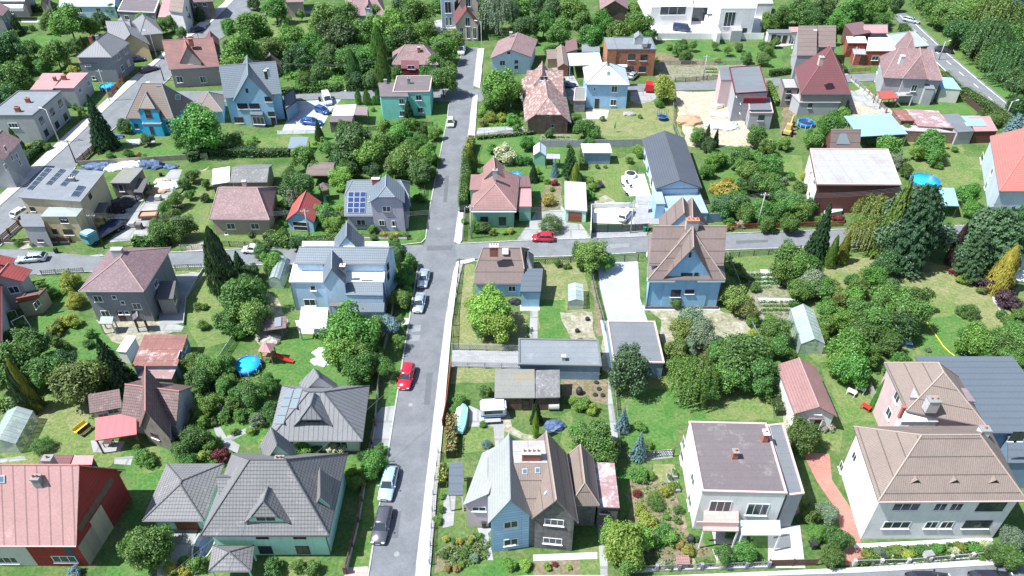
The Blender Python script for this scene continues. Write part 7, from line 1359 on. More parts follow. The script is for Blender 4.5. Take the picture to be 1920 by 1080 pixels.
for a in [
 (1032,420,22,MI,'clip'),(1030,374,16,YE),(890,425,16,MI),(908,427,15,MI),(925,435,9,GO),(945,436,7,LI),(958,432,9,YE),(870,415,8,G_),(948,288,26,CR),(1362,358,28,YE),(1340,352,14,YE),(1390,420,10,'lf_flower'),(1368,415,11,G_),
 (80,835,19,MI,'clip'),(268,858,20,MI),(282,868,14,MI),(258,838,10,G_),(320,1065,16,YE),(345,1070,14,YE),(370,1060,22,G_),(345,1050,12,G_),(510,1066,24,MI),(560,1062,16,MI),(588,1065,20,MI),(405,1040,14,G_),(415,855,20,RE),(380,860,22,GO),(398,870,14,G_),(570,838,22,G_),(596,842,14,DK),(630,838,22,CR),(140,1072,16,BL),
 (432,760,20,G_),(450,780,16,G_),(420,780,16,MI),(400,790,12,MI),(480,790,18,GY),(497,772,14,G_),(420,750,14,G_),(440,810,10,MI),(470,808,12,LI),(495,830,16,LI),(365,740,14,MI),(380,610,13,MI),(370,575,11,G_),(382,575,9,G_),(350,770,12,MI),(355,800,12,MI),
 (105,620,16,GO),(115,605,14,YE),(135,570,14,YE),(125,540,16,GO),(100,640,14,MI),(120,650,16,MI),(170,625,12,MI),(165,645,12,MI),(100,548,14,MI),(75,535,12,MI),(10,628,22,G_),(30,610,16,G_),(140,605,14,GO),
 (1195,925,9,RE,'clip'),(1225,935,16,MI,'clip'),(1232,945,14,MI,'clip'),(1245,920,14,GO),(1260,912,12,LI),(1200,955,16,GO),(1212,975,20,GO),(1225,985,14,YE),(1240,995,22,MI),(1228,1015,18,G_),(1260,1010,20,G_),(1278,1020,14,'lf_orange'),(1290,1032,14,YE),(1230,1040,8,LI),(1205,985,14,LI),(1270,975,10,MI),(1272,955,11,MI),(1200,888,20,MI),(1218,890,12,MI),(1215,1015,14,LI),(1250,970,8,G_),(1145,988,10,BL),
 (1305,1010,8,MI),(1275,1058,9,MI),(1300,1058,11,CR),(1325,1055,9,MI),(1350,1058,10,CR),(1240,1060,12,CR),(1256,1064,9,MI),(1220,1058,9,MI),
 (955,1058,18,G_),(985,1060,14,LI),(1026,1062,10,LI),(1040,1058,7,RE),(1066,1064,7,LI),(912,833,9,'lf_blue','clip'),(835,1010,8,GO),(860,1014,9,YE),(882,1014,9,GO),(900,1005,8,G_),(832,1040,9,MI),(870,1040,10,G_),(890,1045,12,GY),(840,1065,9,'lf_orange'),(856,1065,10,'lf_orange'),(852,1015,8,MI),(820,975,11,MI),(826,955,9,G_),(828,930,8,G_),(843,890,8,MI),(905,795,9,G_),(865,1058,8,G_),(850,1050,7,MI),
 (862,750,16,MI),(855,765,14,MI),(910,735,16,MI),(908,755,12,DK),(1092,758,20,LI),(1110,766,16,LI),(1075,750,12,LI),(1200,1050,6,G_),(1085,660,11,LI),(1088,640,9,MI),(1105,650,9,'lf_orange'),(1045,493,11,G_),(1065,498,8,MI),(1060,500,6,MI),
 (1190,850,12,G_),(1200,800,14,G_),(1172,800,10,LI),(1165,830,10,G_),(1215,835,12,MI),(1818,585,17,MI,'clip'),(1805,582,13,MI,'clip'),(1815,520,18,MI),(1835,525,16,PU),(1860,535,22,PU),(1890,538,20,PU),(1885,560,24,PU),(1900,570,20,PU),(1795,515,8,RE),(1785,510,7,RE),(1800,525,10,LI),(1870,520,9,GO),(1910,590,18,G_),(1890,600,14,MI),(1740,655,7,GY),(1880,590,14,MI),(1840,545,10,OL),
 (1540,415,14,MI),(1575,410,10,'lf_red'),(1560,408,8,'lf_red'),(1365,425,10,GO),(1370,415,9,G_),(1420,410,8,MI),(1450,405,12,G_),(1355,482,9,LI),(1367,480,7,G_),(1385,500,12,G_),(1395,520,12,G_),(1375,510,10,LI),(1360,500,9,LI),(1416,540,12,MI),(1490,570,12,G_),(1500,600,10,LI),(1410,625,12,GO),(1430,640,10,G_),(1440,670,12,LI),(1460,685,9,G_),(1552,760,8,LI),(1555,800,12,'lf_flower'),(1545,802,10,'lf_flower'),(1444,745,14,MI),
 (1560,245,10,GO),(1570,250,8,GO),(1480,330,12,G_),(1500,350,16,MI),(1510,330,12,GO),(1495,365,14,G_),(1470,340,12,GY),(1760,310,10,MI),(1455,335,14,GY),(1790,280,8,MI),(1850,298,12,MI),(1775,275,6,YE),(1300,330,12,MI),(1105,365,14,G_),(1110,350,12,G_),(1106,338,10,LI),(1200,290,10,G_),(1180,300,10,G_),(1195,280,12,LI),(1140,300,8,G_),(1120,340,6,LI),(1120,312,6,G_),(1135,312,5,G_),
 (1025,340,8,G_),(1040,342,9,RE),(1015,335,8,G_),(1035,355,6,G_),(990,302,12,DK),(970,300,14,MI),(925,280,14,G_),(1005,320,10,G_),(910,210,12,LI),(920,220,14,GO),(905,230,10,'lf_orange'),(940,220,12,GO),(960,225,16,G_),(985,215,12,G_),(912,195,8,YE),(900,215,8,G_),(970,240,10,G_),(1065,270,8,G_),
 (60,275,10,GO),(75,272,12,YE),(25,330,12,MI),(90,275,10,MI),(150,205,9,MI),(155,215,11,G_),(140,200,8,G_),(260,290,8,'lf_orange'),(205,290,10,MI),(240,288,12,G_),(270,293,7,G_),(34,456,8,MI,'clip'),(62,458,6,MI,'clip'),(270,456,10,G_),(285,452,12,'lf_red'),(300,450,10,G_),(135,133,14,YE),(125,140,10,G_),(92,118,8,MI),(75,115,7,MI),(60,52,8,MI),(100,12,14,G_),(30,180,6,GO),
 (470,440,8,G_),(505,450,10,MI),(480,455,10,MI),(700,430,12,MI),(720,440,10,YE),(735,445,10,GO),(700,445,9,MI),(745,440,8,YE),(760,440,8,MI),(590,455,12,G_),(520,430,12,GO),(530,420,10,G_),(525,400,14,GY),(530,385,16,MI),(500,460,10,G_),(620,440,16,G_),(645,435,14,G_),(660,442,9,MI),(590,268,6,LI),(605,262,8,MI),(640,255,9,G_),(600,275,8,LI),(475,262,9,LI),(700,205,6,MI),
 (770,395,8,MI),(780,370,8,G_),(1565,180,9,MI),(1455,178,7,GO),(1460,190,7,GO),(1448,165,7,LI),(1500,120,10,MI),(1490,125,8,MI),(1450,65,10,MI),(1445,82,9,MI),(1855,240,10,G_),(1840,215,10,G_),(1720,250,8,GO),(1345,112,8,GO),(1255,88,9,MI),(1230,110,7,LI),(1200,218,6,G_),(1130,222,7,MI),(1055,150,8,MI),(1065,212,7,G_),(1058,158,6,MI),(1235,195,10,G_),(1250,190,9,G_),
 (1625,1040,12,GO),(1650,1035,12,GY),(1680,1032,14,LI),(1700,1040,14,GO),(1730,1030,14,G_),(1760,1030,14,G_),(1790,1035,12,CR),(1800,1025,12,GO),(1830,1030,14,G_),(1850,1020,12,CR),(1740,1045,10,LI),(1775,1045,8,G_),(1660,1045,9,YE),(1815,1042,9,CR),(1840,1045,9,G_),
]: bush(*a)
for a in [([(0,768),(45,768)],1.6,1.6,G_),([(95,640),(120,608)],1.2,1.5,MI),([(253,460),(320,461)],1.6,1.8,G_),([(520,178),(560,174),(640,170)],2.0,1.6,G_),([(650,170),(715,168)],2.0,2.2,MI),([(1043,703),(1128,705)],1.3,1.5,MI),([(1045,688),(1125,690)],1.3,1.8,MI),([(353,302),(390,290),(480,293)],2.2,1.8,DK),([(480,293),(545,291)],2,1.6,DK),
 ([(868,400),(876,300)],1.6,3.0,MI),([(875,300),(885,272)],1.6,2.6,GO),([(500,448),(560,462),(645,456)],2.2,1.6,G_),([(505,458),(545,463)],2,1.6,G_),([(845,860),(850,790)],1.4,1.6,'lf_orange'),([(843,830),(848,790)],1.0,1.4,RE),([(830,915),(832,880)],1.0,1.4,GO),([(80,275),(40,312)],2.2,1.8,MI),([(30,322),(0,350)],2.2,1.8,MI),([(1800,178),(1860,215),(1900,250)],3.0,2.2,G_),([(1765,145),(1800,180)],2.4,1.8,G_),([(1790,80),(1830,110)],3.5,2.5,G_),
 ([(1560,108),(1585,138)],1.2,1.2,MI),([(1443,143),(1480,138)],1.4,1.6,MI),([(1440,160),(1458,200)],1.4,1.4,LI),([(1440,405),(1500,402)],3,1.8,G_),([(1445,730),(1462,780)],1.2,1.2,MI),([(300,458),(320,462)],1.6,1.6,G_),([(60,22),(100,20)],2,2,MI),([(8,64),(40,68)],2,1.6,MI),
 ([(1090,320),(1092,290)],1.2,1.8,MI),([(895,262),(1000,252)],.8,.8,MI),([(1690,55),(1720,90)],2.5,2.0,MI),([(1605,1058),(1700,1053),(1850,1040)],.8,.7,MI)]: hedge(*a)
cover('vegetable_rows', [(1405,510),(1452,512),(1470,540),(1410,540)], 'lf_green', 260, .28, .4, 'rows of leafy vegetables in the upper garden bed right of the sky-blue house', rows=1.1)
cover('vegetable_rows', [(1425,566),(1495,566),(1500,590),(1428,590)], 'lf_green', 200, .25, .35, 'rows of vegetables in the lower garden bed right of the sky-blue house', rows=1.0)
cover('vegetable_rows', [(1015,254),(1068,254),(1064,274),(1016,273)], 'lf_green', 220, .3, .3, 'rows of low crops below the striped barn roof', rows=1.3)
cover('vegetable_rows', [(1322,126),(1342,126),(1345,142),(1326,142)], 'lf_green', 120, .3, .3, 'two green crop strips beside the utility pole', rows=2)
cover('flower_border', [(1620,1030),(1855,1018),(1855,1044),(1625,1052)], 'lf_green', 420, .3, .5, 'mixed flower border in front of the large white villa')
cover('flower_border', [(1620,1030),(1855,1018),(1855,1044),(1625,1052)], 'lf_cream', 70, .2, .6, 'pale blossoms scattered in the flower border of the white villa')
cover('flower_border', [(815,1035),(900,1000),(922,1010),(920,1045),(850,1070)], 'lf_green', 260, .25, .45, 'green perennials in the front garden of the twin house')
cover('flower_border', [(1185,900),(1255,905),(1290,1000),(1330,1040),(1200,1055)], 'lf_mid', 160, .25, .4, 'low perennials in the garden beside the twin house')
cover('flower_border', [(1190,1050),(1440,1052),(1440,1062),(1190,1066)], 'lf_grey', 150, .2, .5, 'roses and low plants behind the front fence')
cover('undergrowth', [(395,700),(500,700),(505,790),(400,800)], 'lf_mid', 300, .35, .7, 'tangled low plants above the bungalow with solar panels')
cover('undergrowth', [(898,200),(980,205),(978,236),(897,238)], 'lf_lime', 240, .35, .6, 'bright low plants beside the striped barn house')
cover('undergrowth', [(1495,30),(1680,25),(1670,60),(1500,62)], 'lf_mid', 300, .6, 1.2, 'dense scrub behind the red brick bungalow')
cover('undergrowth', [(490,80),(640,80),(720,150),(560,165),(500,130)], 'lf_green', 700, .5, .9, 'rough meadow plants among the trees at the top')
cover('undergrowth', [(1730,40),(1840,100),(1925,130),(1925,60),(1800,0),(1700,0)], 'lf_green', 600, .7, 1.2, 'rough scrub on the bank beyond the main road')
# ---------------------------------------------------------------- cars
for a in [
 (763,712,-95,'suv','car_red','dark pink-red car parked at the left kerb of the main street'),(729,912,-94,'wagon','car_ice','ice-blue car parked above the dark grey one at the kerb'),(717,990,-94,'wagon','car_grey','dark grey estate car nearest the camera on the main street'),
 (787,573,-93,'sedan','car_silver','silver car, second below the crossing'),(795,527,-93,'sedan','car_silver','silver car parked just below the crossing'),(845,234,-88,'hatch','car_lime','pale greenish-white car on the upper main street'),
 (866,98,-92,'van','car_white','white van parked at the top end of the main street'),(1018,451,177,'hatch','car_red','bright red small car stopped at the driveway on the cross street'),(62,489,188,'wagon','car_silver','silver estate car on the cross street at the left'),
 (42,403,70,'hatch','car_white','white car parked behind the yellow house'),(281,134,45,'wagon','car_dark','dark purple-blue car driving on the left diagonal street'),(372,59,48,'hatch','car_navy','navy car parked at the kerb of the left street'),(258,115,20,'hatch','car_navy','blue car in the driveway of the ochre house'),
 (614,191,-70,'van','car_white','white van parked in the paved yard'),(605,211,-35,'hatch','car_blue','blue car parked between the white van and the slate-blue house'),(585,233,-12,'wagon','car_blue','bright blue car half hidden by a small spruce'),
 (1278,58,-18,'van','car_navy','dark blue van in the white paved yard'),(1707,42,-42,'wagon','car_silver','silver car at the far end of the main road'),(1769,98,-20,'wagon','car_dark','dark car driving on the main road'),
 (1173,407,62,'wagon','car_white','white car inside the walled white courtyard'),(1063,164,5,'wagon','car_navy','grey-blue car half hidden beside the striped barn house'),(477,473,175,'hatch','car_white','white car half hidden by the trees on the cross street'),
 (1614,446,0,'hatch','car_blue','blue car on the cross street under the big pines'),(1740,1094,0,'wagon','car_dark','dark car roof at the bottom edge, left of two'),(1858,1092,0,'wagon','car_dark','dark car roof at the bottom edge, right of two'),
 (1187,146,60,'hatch','car_silver','silver car beside the pale pyramid house'),(345,80,48,'hatch','car_dark','dark car hidden behind the orange-red roof at the kerb')]:
    car(*a)
r = simple('small_trailer', 'bright red covered trailer at the end of the gravel drive', 'trailer', 1217,171, 80); rbox(r, 'box', 'car_redpaint', -1.3,-1.0,.45,1.3,1.0,2.1,.08); rbox(r, 'drawbar', 'metal_pole', 1.3,-.06,.4,2.3,.06,.5,.01)
for s_ in (-1, 1): w_ = empty('wheel', (0, s_ * 1.05, .33)); w_.parent = r; child('tyre', car_meshes('hatch')['tyre'], 'tyre', w_, rot=(math.pi / 2, 0, 0)); child('rim', car_meshes('hatch')['rim'], 'rim', w_, rot=(math.pi / 2, 0, 0))
# lorry with turquoise cab
r = simple('flatbed_lorry', 'dark blue flatbed lorry with turquoise cab beside the yellow house', 'lorry', 200,442, -118); rbox(r, 'cab', 'car_sky', 1.9,-1.05,.6,3.9,1.05,2.6,.15); rbox(r, 'windscreen', 'car_glass', 3.86,-.9,1.6,3.93,.9,2.35,.02); rbox(r, 'bed', 'car_navy', -3.6,-1.15,.9,1.8,1.15,1.1); rbox(r, 'side_board', 'car_navy', -3.6,-1.2,1.1,1.8,-1.12,1.5,.01); rbox(r, 'side_board', 'car_navy', -3.6,1.12,1.1,1.8,1.2,1.5,.01); rbox(r, 'roof_panel', 'car_ice', 2.1,-.9,2.6,3.7,.9,2.68,.02)
for x_ in (2.9, -1.8, -2.8):
    for s_ in (-1, 1):
        w_ = empty('wheel', (x_, s_ * .98, .45)); w_.parent = r; w_.scale = (1.35, 1.35, 1.35); child('tyre', car_meshes('hatch')['tyre'], 'tyre', w_, rot=(math.pi / 2, 0, 0)); child('rim', car_meshes('hatch')['rim'], 'rim', w_, rot=(math.pi / 2, 0, 0))
def tractor(x, y, deg, label, mat, arm=False):
    r = simple('excavator' if arm else 'forklift', label, 'digger' if arm else 'loader', x, y, deg); rbox(r, 'chassis', mat, -1.3,-.8,.5,1.2,.8,1.3,.1); rbox(r, 'cab', mat, -.5,-.6,1.3,.6,.6,2.5,.1); rbox(r, 'cab_window', 'car_glass', .56,-.5,1.5,.63,.5,2.3,.01)
    for x_ in (-.8, .8):
        for s_ in (-1, 1): w_ = empty('wheel', (x_, s_ * .85, .5)); w_.parent = r; w_.scale = (1.5, 1.5, 1.5); child('tyre', car_meshes('hatch')['tyre'], 'tyre', w_, rot=(math.pi / 2, 0, 0)); child('rim', car_meshes('hatch')['rim'], 'rim', w_, rot=(math.pi / 2, 0, 0))
    if arm:
        m = MB(); m.tube((1.2,0,1.2),(2.8,0,3.4),.2,.16,6); m.tube((2.8,0,3.4),(4.2,0,1.2),.16,.12,6); m.build('boom', mat, r); rbox(r, 'bucket', 'wood_dark', 3.7,-.5,.4,4.6,.5,1.2,.1)
    return r
tractor(1476,252,60,'yellow-orange excavator parked beside the unfinished house', 'yellow_paint', True); tractor(194,424,62,'small yellow forklift beside the turquoise-cab lorry', 'yellow_paint')
tractor(222,398,30,'dark farm tractor in the shade of the yellow house wall', 'plastic_black')
# caravan, trailers
r = simple('caravan', 'old white caravan with striped awning frame above the twin house', 'caravan', 925,778, 4); rbox(r, 'body', 'tarp_white', -1.7,-1.0,.5,1.7,1.0,2.3,.25); rbox(r, 'window', 'car_glass', -1.2,-1.03,1.3,1.2,-.98,1.9,.02); rbox(r, 'stripe', 'plastic_blue', -1.65,-1.02,.85,1.65,-.985,1.05,.01); rbox(r, 'front_rack', 'metal_pole', -1.2,-1.7,.5,.9,-1.1,.56,.01)
r = simple('covered_boat', 'narrow trailer under a pale mint tarpaulin beside the hedge', 'trailer', 865,790, 86); lm = loft([[(x, -w_, .3), (x, -w_, z * .7), (x, 0, z), (x, w_, z * .7), (x, w_, .3)] for x, w_, z in ((-2.4, .5, 1.0), (-1.5, .75, 1.5), (0, .8, 1.6), (1.5, .75, 1.4), (2.4, .35, .9))]); link('tarpaulin', fixn(lm.mesh('tarpaulin')), 'tarp_mint', r)
# ---------------------------------------------------------------- poles and wires
pole('a', 206,190, 130, 'tall grey utility pole by the kerb near the turquoise house'); pole('b', 112,268, 205, 'grey lamp pole in front of the grey flat block', name='street_lamp', cat='street lamp', lamp=True, arm=(-1,.3)); pole('c', 196,466, 400, 'dark wooden pole in front of the turquoise-cab lorry', mat='wood_dark'); pole('d', 581,445, 392, 'white concrete pole beside the small red-roofed garage')
pole('e', 884,447, 384, 'concrete pole at the corner of the green house garden'); pole('f', 1182,437, 376, 'concrete pole in front of the walled white courtyard'); pole('g', 1419,428, 361, 'tall leaning-looking pole beside the cross street right of the anthracite roof'); pole('h', 678,158, 118, 'thin concrete pole among the trees behind the carport'); pole('i', 1318,150, 103, 'concrete pole at the allotment beds'); pole('j', 1592,140, 88, 'concrete pole in front of the red brick bungalow'); pole('k', 1760,113, 78, 'pole with lamp at the edge of the main road', name='street_lamp', cat='street lamp', lamp=True, arm=(1,.2)); pole('l', 1884,222, 190, 'pole with lamp at the lower end of the main road', name='street_lamp', cat='street lamp', lamp=True, arm=(1,.2))
pole('m', 905,166, 40, 'slim street lamp at the upper main street', name='street_lamp', cat='street lamp', lamp=True, arm=(-1,0), mat='metal_pole', r=.08); pole('n', 295,110, 58, 'street lamp on the far pavement of the diagonal street', name='street_lamp', cat='street lamp', lamp=True, arm=(-1,0), r=.1); pole('o', 21,352, 312, 'grey pole standing by the hedge at the left edge'); pole('p', 402,18, -4, 'utility pole beside the side road at the top'); pole('q', 143,306, 262, 'dark pole at the brown fence corner', mat='wood_dark'); pole('r', 308,152, 122, 'short dark pole by the fence left of the orange-red roof', mat='wood_dark')
pole('s', 375,82, 62, 'thin pole at the kerb near the navy car', mat='wood_dark', r=.08)
wires('o','c',4,.6,'power cables crossing the storage yard from the left edge'); wires('c','d',4,.9,'power cables between the lorry and the small garage'); wires('d','e',4,1.2,'power cables crossing the main street at the junction'); wires('e','f',4,1.0,'power cables along the cross street above the red car'); wires('f','g',4,.9,'power cables in front of the anthracite roof'); wires('g',Vector((72,112,9)),4,1.0,'power cables running behind the big pines'); wires('b','a',4,.8,'power cables along the diagonal street'); wires('a','n',3,.8,'power cables over the upper diagonal street'); wires('h','m',3,1.4,'power cables over the upper main street'); wires(Vector((-76,175,8.5)),'h',3,1.3,'power cables over the meadow at the top'); wires('i','j',3,1.2,'power cables over the unfinished house')
A_ = P(745,1085,0); wires(Vector((A_.x - 30, A_.y - 14, 7)), Vector((-9, 72, 9)), 1, .8, 'single cable above the lower main street')
# ---------------------------------------------------------------- fences and walls
F = fence
for a in [
 ([(850,655),(852,590),(862,497)],1.3,'mesh','wood_dark','mesh_green',2.4,'green wire fence along the pavement below the crossing'),([(846,690),(838,760),(830,800)],1.4,'solid','wood_red','mesh_grey',2.6,'tall reddish board fence along the pavement above the twin house'),([(822,850),(812,930),(805,1060)],1.2,'mesh','metal_pole','mesh_grey',2.4,'grey wire fence along the pavement beside the twin house'),
 ([(848,656),(972,659)],1.2,'mesh','metal_pole','mesh_grey',2.6,'low fence on the upper side of the concrete drive'),([(846,689),(972,692)],1.2,'mesh','metal_pole','mesh_grey',2.6,'low fence on the lower side of the concrete drive'),([(1103,490),(1118,560),(1140,640),(1150,720),(1162,850)],1.2,'mesh','concrete_d','mesh_green',2.6,'long wire fence between the paved drive and the lawns'),
 ([(868,452),(872,400),(884,275)],1.2,'mesh','metal_pole','mesh_green',2.6,'wire fence behind the hedge on the upper main street'),([(1362,485),(1385,540),(1400,600),(1450,700),(1480,790)],1.3,'mesh','metal_pole','mesh_green',2.8,'long green wire fence between the big lawn and the vegetable beds'),([(1160,862),(1262,856)],1.3,'mesh','wood_dark','mesh_green',2.5,'dark green wire fence beside the white flat house'),
 ([(1188,1072),(1440,1064)],1.1,'mesh','concrete_d','mesh_grey',2.5,'front fence on a low wall below the rose bed','p'),([(1440,1062),(1530,1060)],1.3,'boards','trim_brown','mesh_grey',2.6,'brown board gate and fence in front of the narrow terrace'),([(1600,1060),(1700,1058),(1860,1044)],1.0,'mesh','concrete_l','mesh_grey',2.8,'low wire fence in front of the flower border','p'),
 ([(0,457),(30,458),(60,455),(90,456),(133,455)],1.1,'boards','trim_brown','mesh_grey',2.6,'brown board fence between stone pillars in front of the yellow house','p'),([(0,458),(38,425)],1.4,'boards','trim_brown','mesh_grey',2.4,'brown board fence beside the yellow house on the diagonal street','p'),([(148,312),(340,300),(390,297)],1.2,'solid','w_sand','mesh_grey',2.6,'beige concrete slab fence behind the blue tarpaulins'),([(148,310),(190,272)],1.5,'boards','trim_brown','mesh_grey',2.2,'brown board fence by the kerb left of the turquoise house garden'),
 ([(205,185),(233,152)],1.4,'boards','wood_red','mesh_grey',2.4,'reddish wooden fence beside the blue pool'),([(340,470),(402,468)],1.2,'mesh','metal_pole','mesh_grey',2.0,'old gate fence beside the tall thuja'),([(402,462),(520,466),(640,466)],1.2,'mesh','wood_dark','mesh_green',2.6,'low wire fence in front of the old bungalow'),([(655,447),(700,449),(765,449)],1.0,'mesh','trim_brown','mesh_grey',2.6,'low fence in front of the lilac-grey house','p'),
 ([(80,517),(158,512)],1.2,'mesh','metal_pole','mesh_grey',2.2,'grey fence on the lower side of the cross street at the left'),([(330,508),(380,506)],1.3,'mesh','metal_pole','mesh_grey',2.5,'iron gate fence at the driveway of the purple-roofed house'),([(382,506),(350,560),(345,610)],.5,'solid','concrete_l','mesh_grey',3,'low concrete edging wall of the shaded driveway'),([(648,1075),(672,980),(690,870),(703,800)],1.3,'boards','trim_brown','mesh_grey',2.8,'brown picket fence between stone pillars along the mint-green house','p'),
 ([(705,790),(712,700),(735,600),(740,560)],1.3,'boards','concrete_d','mesh_grey',2.8,'dark fence with pillars along the verge above the bungalow'),([(1107,448),(1108,410),(1108,400)],1.8,'solid','w_white','mesh_grey',2.5,'white side wall of the walled courtyard'),([(1112,436),(1165,435)],1.7,'boards','w_slateblue','mesh_grey',3,'dark blue sliding gate of the white courtyard'),([(1165,435),(1215,432)],1.5,'solid','w_stone','mesh_grey',2.4,'dark stone wall right of the sliding gate'),([(1190,388),(1108,390)],.9,'solid','w_white','mesh_grey',3,'low white retaining wall above the courtyard'),
 ([(1316,418),(1360,415)],1.9,'solid','w_steelblue','mesh_grey',3,'dark slate wall with white coping behind the sky-blue house'),([(1370,430),(1440,428),(1580,424)],1.1,'pickets','wood_red','mesh_grey',2.6,'reddish picket fence along the cross street at the right'),([(1357,484),(1440,478),(1500,470)],1.1,'mesh','trim_brown','mesh_grey',2.6,'rusty wire fence on the lower side of the cross street'),([(998,497),(1070,492),(1100,490)],1.1,'mesh','wood_dark','mesh_green',2.6,'wire fence in front of the dry lawn by the crossing'),
 ([(1145,492),(1196,490)],1.4,'mesh','wood_dark','mesh_grey',2.4,'white gate with dark posts at the pale paved drive'),([(1010,276),(1092,276),(1205,274)],1.7,'solid','w_greyl','mesh_grey',2.2,'grey concrete panel wall behind the blue garden house'),([(1325,410),(1300,340),(1262,240),(1262,200)],1.3,'mesh','metal_pole','mesh_green',3,'wire fence right of the anthracite-roofed house'),([(1265,155),(1345,150)],1.2,'mesh','wood_dark','mesh_green',2.8,'wire fence along the allotment beds'),
 ([(1235,122),(1400,122)],1.2,'mesh','wood_grey','mesh_grey',3,'old fence across the allotment gardens'),([(1232,74),(1290,74),(1430,74)],1.8,'solid','plastic_white','mesh_grey',2.8,'white wall with pillars round the white building yard'),([(1594,150),(1620,172),(1660,212)],1.2,'mesh','wood_grey','mesh_grey',2.4,'grey fence with pillars beside the sand drive','p'),([(1800,183),(1840,216)],1.4,'solid','wood_dark','mesh_grey',2.4,'dark board fence behind the long road hedge'),
 ([(1595,135),(1632,133)],1.1,'boards','yellow_paint','mesh_grey',2.0,'yellow board fence by the red brick bungalow'),([(1628,730),(1660,800)],1.3,'solid','wood_grey','mesh_grey',2.2,'grey board fence beside the slim thujas'),([(395,740),(400,700),(440,640),(470,560)],1.3,'mesh','metal_pole','mesh_green',2.6,'green net fence beside the playground garden'),([(640,250),(690,246),(812,236)],1.0,'mesh','wood_dark','mesh_green',2.8,'garden fence below the turquoise-green house'),
 ([(820,240),(800,330),(795,380)],1.1,'mesh','wood_dark','mesh_green',2.8,'wire fence along the grass verge of the upper main street'),([(893,258),(985,246)],.8,'mesh','metal_pole','mesh_grey',2.8,'low fence beside the concrete path of the barn house')]:
    base = .35 if a[-1] == 'p' else None; a = a[:7]; F(a[0], a[1], a[2], a[3], a[4], a[5], a[6], base=base, pw=.16 if base else .06)
# ---------------------------------------------------------------- greenhouses, pools, play and yard things
greenhouse((505,540),(532,541),(545,500),1.6,.7,'small arched polycarbonate greenhouse beside the white-blue house',nseg=5); greenhouse((1496,664),(1540,664),(1518,598),2.0,1.0,'long glasshouse with grey frame beside the big lawn',arch=False,nseg=9); greenhouse((-10,850),(40,850),(72,788),1.8,.9,'glass greenhouse with pale frame at the left edge',arch=False,nseg=7); greenhouse((1064,581),(1093,580),(1092,548),1.7,.4,'small white-framed cold frame house on the lawn',arch=False,nseg=4)
pool(464,682,24,'round bright turquoise pool beside the climbing tower'); pool(200,160,13,'round blue pool by the reddish wooden fence',1.0); pool(1736,337,26,'large round turquoise pool behind the pines',1.1); pool(1512,228,15,'round pool with dark cover beside the maroon-roofed house',.9,'water_dark'); pool(965,328,14,'pale blue pool mostly hidden behind the green house',.6); pool(60,166,8,'small pool edge beside the pinkish-red low roof',.8)
r = simple('paddling_pool','rectangular inflatable blue pool beside the round crowned trees','pool',1350,720,-6); rbox(r,'rim','plastic_blue',-1.2,-.9,0,1.2,.9,.55,.15); rbox(r,'water','water',-1.0,-.7,.5,1.0,.7,.57,.02)
trampoline(1242,218,10,'blue trampoline with black poles on the dry lawn'); umbrella(1193,333,'closed dark red parasol beside the whirlpool','wood_red'); umbrella(1152,248,'closed green parasol on the dry lawn','plastic_green')
r = simple('whirlpool','round whirlpool tub with black cover on the white terrace','hot tub',1182,331); lathe(r,'tub','plastic_white',[(1.05,0),(1.15,.75),(.95,.8),(.9,.7)],20); lathe(r,'cover','plastic_black',[(.01,.72),(.93,.72),(.9,.82),(.01,.84)],20)
# playground tower with slide
def tower(x, y, deg, label, roofm, slm, sc=1.0):
    r = simple('climbing_tower', label, 'playground', x, y, deg); r.scale = (sc, sc, sc)
    for sx in (-.7,.7):
        for sy in (-.7,.7): rbox(r,'post','wood',sx-.06,sy-.06,0,sx+.06,sy+.06,2.6,.01)
    rbox(r,'platform','wood',-.78,-.78,1.2,.78,.78,1.3,.01); m = MB(); m.add([(-.95,-.95,2.55),(.95,-.95,2.55),(.95,.95,2.55),(-.95,.95,2.55),(0,0,3.5)],[(0,1,4),(1,2,4),(2,3,4),(3,0,4),(3,2,1,0)]); m.build('roof',roofm,r)
    m = MB(); prev = None
    pts = [(.8,1.3),(1.4,1.05),(2.2,.55),(3.0,.3),(3.5,.28)]
    for (x0,z0),(x1,z1) in zip(pts,pts[1:]): m.add([(x0,-.28,z0),(x1,-.28,z1),(x1,.28,z1),(x0,.28,z0),(x0,-.3,z0+.2),(x1,-.3,z1+.2),(x1,.3,z1+.2),(x0,.3,z0+.2)],[(0,1,2,3),(0,4,5,1),(3,2,6,7)])
    m.build('slide',slm,r); m = MB()
    for i in range(5): m.tube((-.85,-.3,.2+i*.25),(-.85,.3,.2+i*.25),.03)
    m.build('ladder','wood',r); return r
tower(507,676,-8,'wooden climbing tower with pink roof and red slide','f_pinkish','plastic_red'); tower(611,372,-80,'wooden play tower with brown roof and green slide','r_brown','plastic_green')
r = simple('swing','red metal swing frame behind the grey gabled house','swing',1567,66,0); m = MB()
for x_ in (-1.8,1.8): m.tube((x_,-.8,0),(x_,0,2.4),.05); m.tube((x_,.8,0),(x_,0,2.4),.05)
m.tube((-1.8,0,2.4),(1.8,0,2.4),.05); m.build('frame','wood_red',r); rbox(r,'seat','plastic_red',-.4,-.15,.5,.1,.15,.55)
r = simple('garden_bench','yellow slatted bench on the lawn beside the red canopy','bench',153,806,62); rbox(r,'seat','plastic_yellow',-.9,-.3,.42,.9,.2,.48,.01); rbox(r,'backrest','plastic_yellow',-.9,.2,.5,.9,.26,.95,.01); [rbox(r,'leg','plastic_yellow',s_-.04,-.28,0,s_+.04,.2,.419,.01) for s_ in (-.7,.7)]
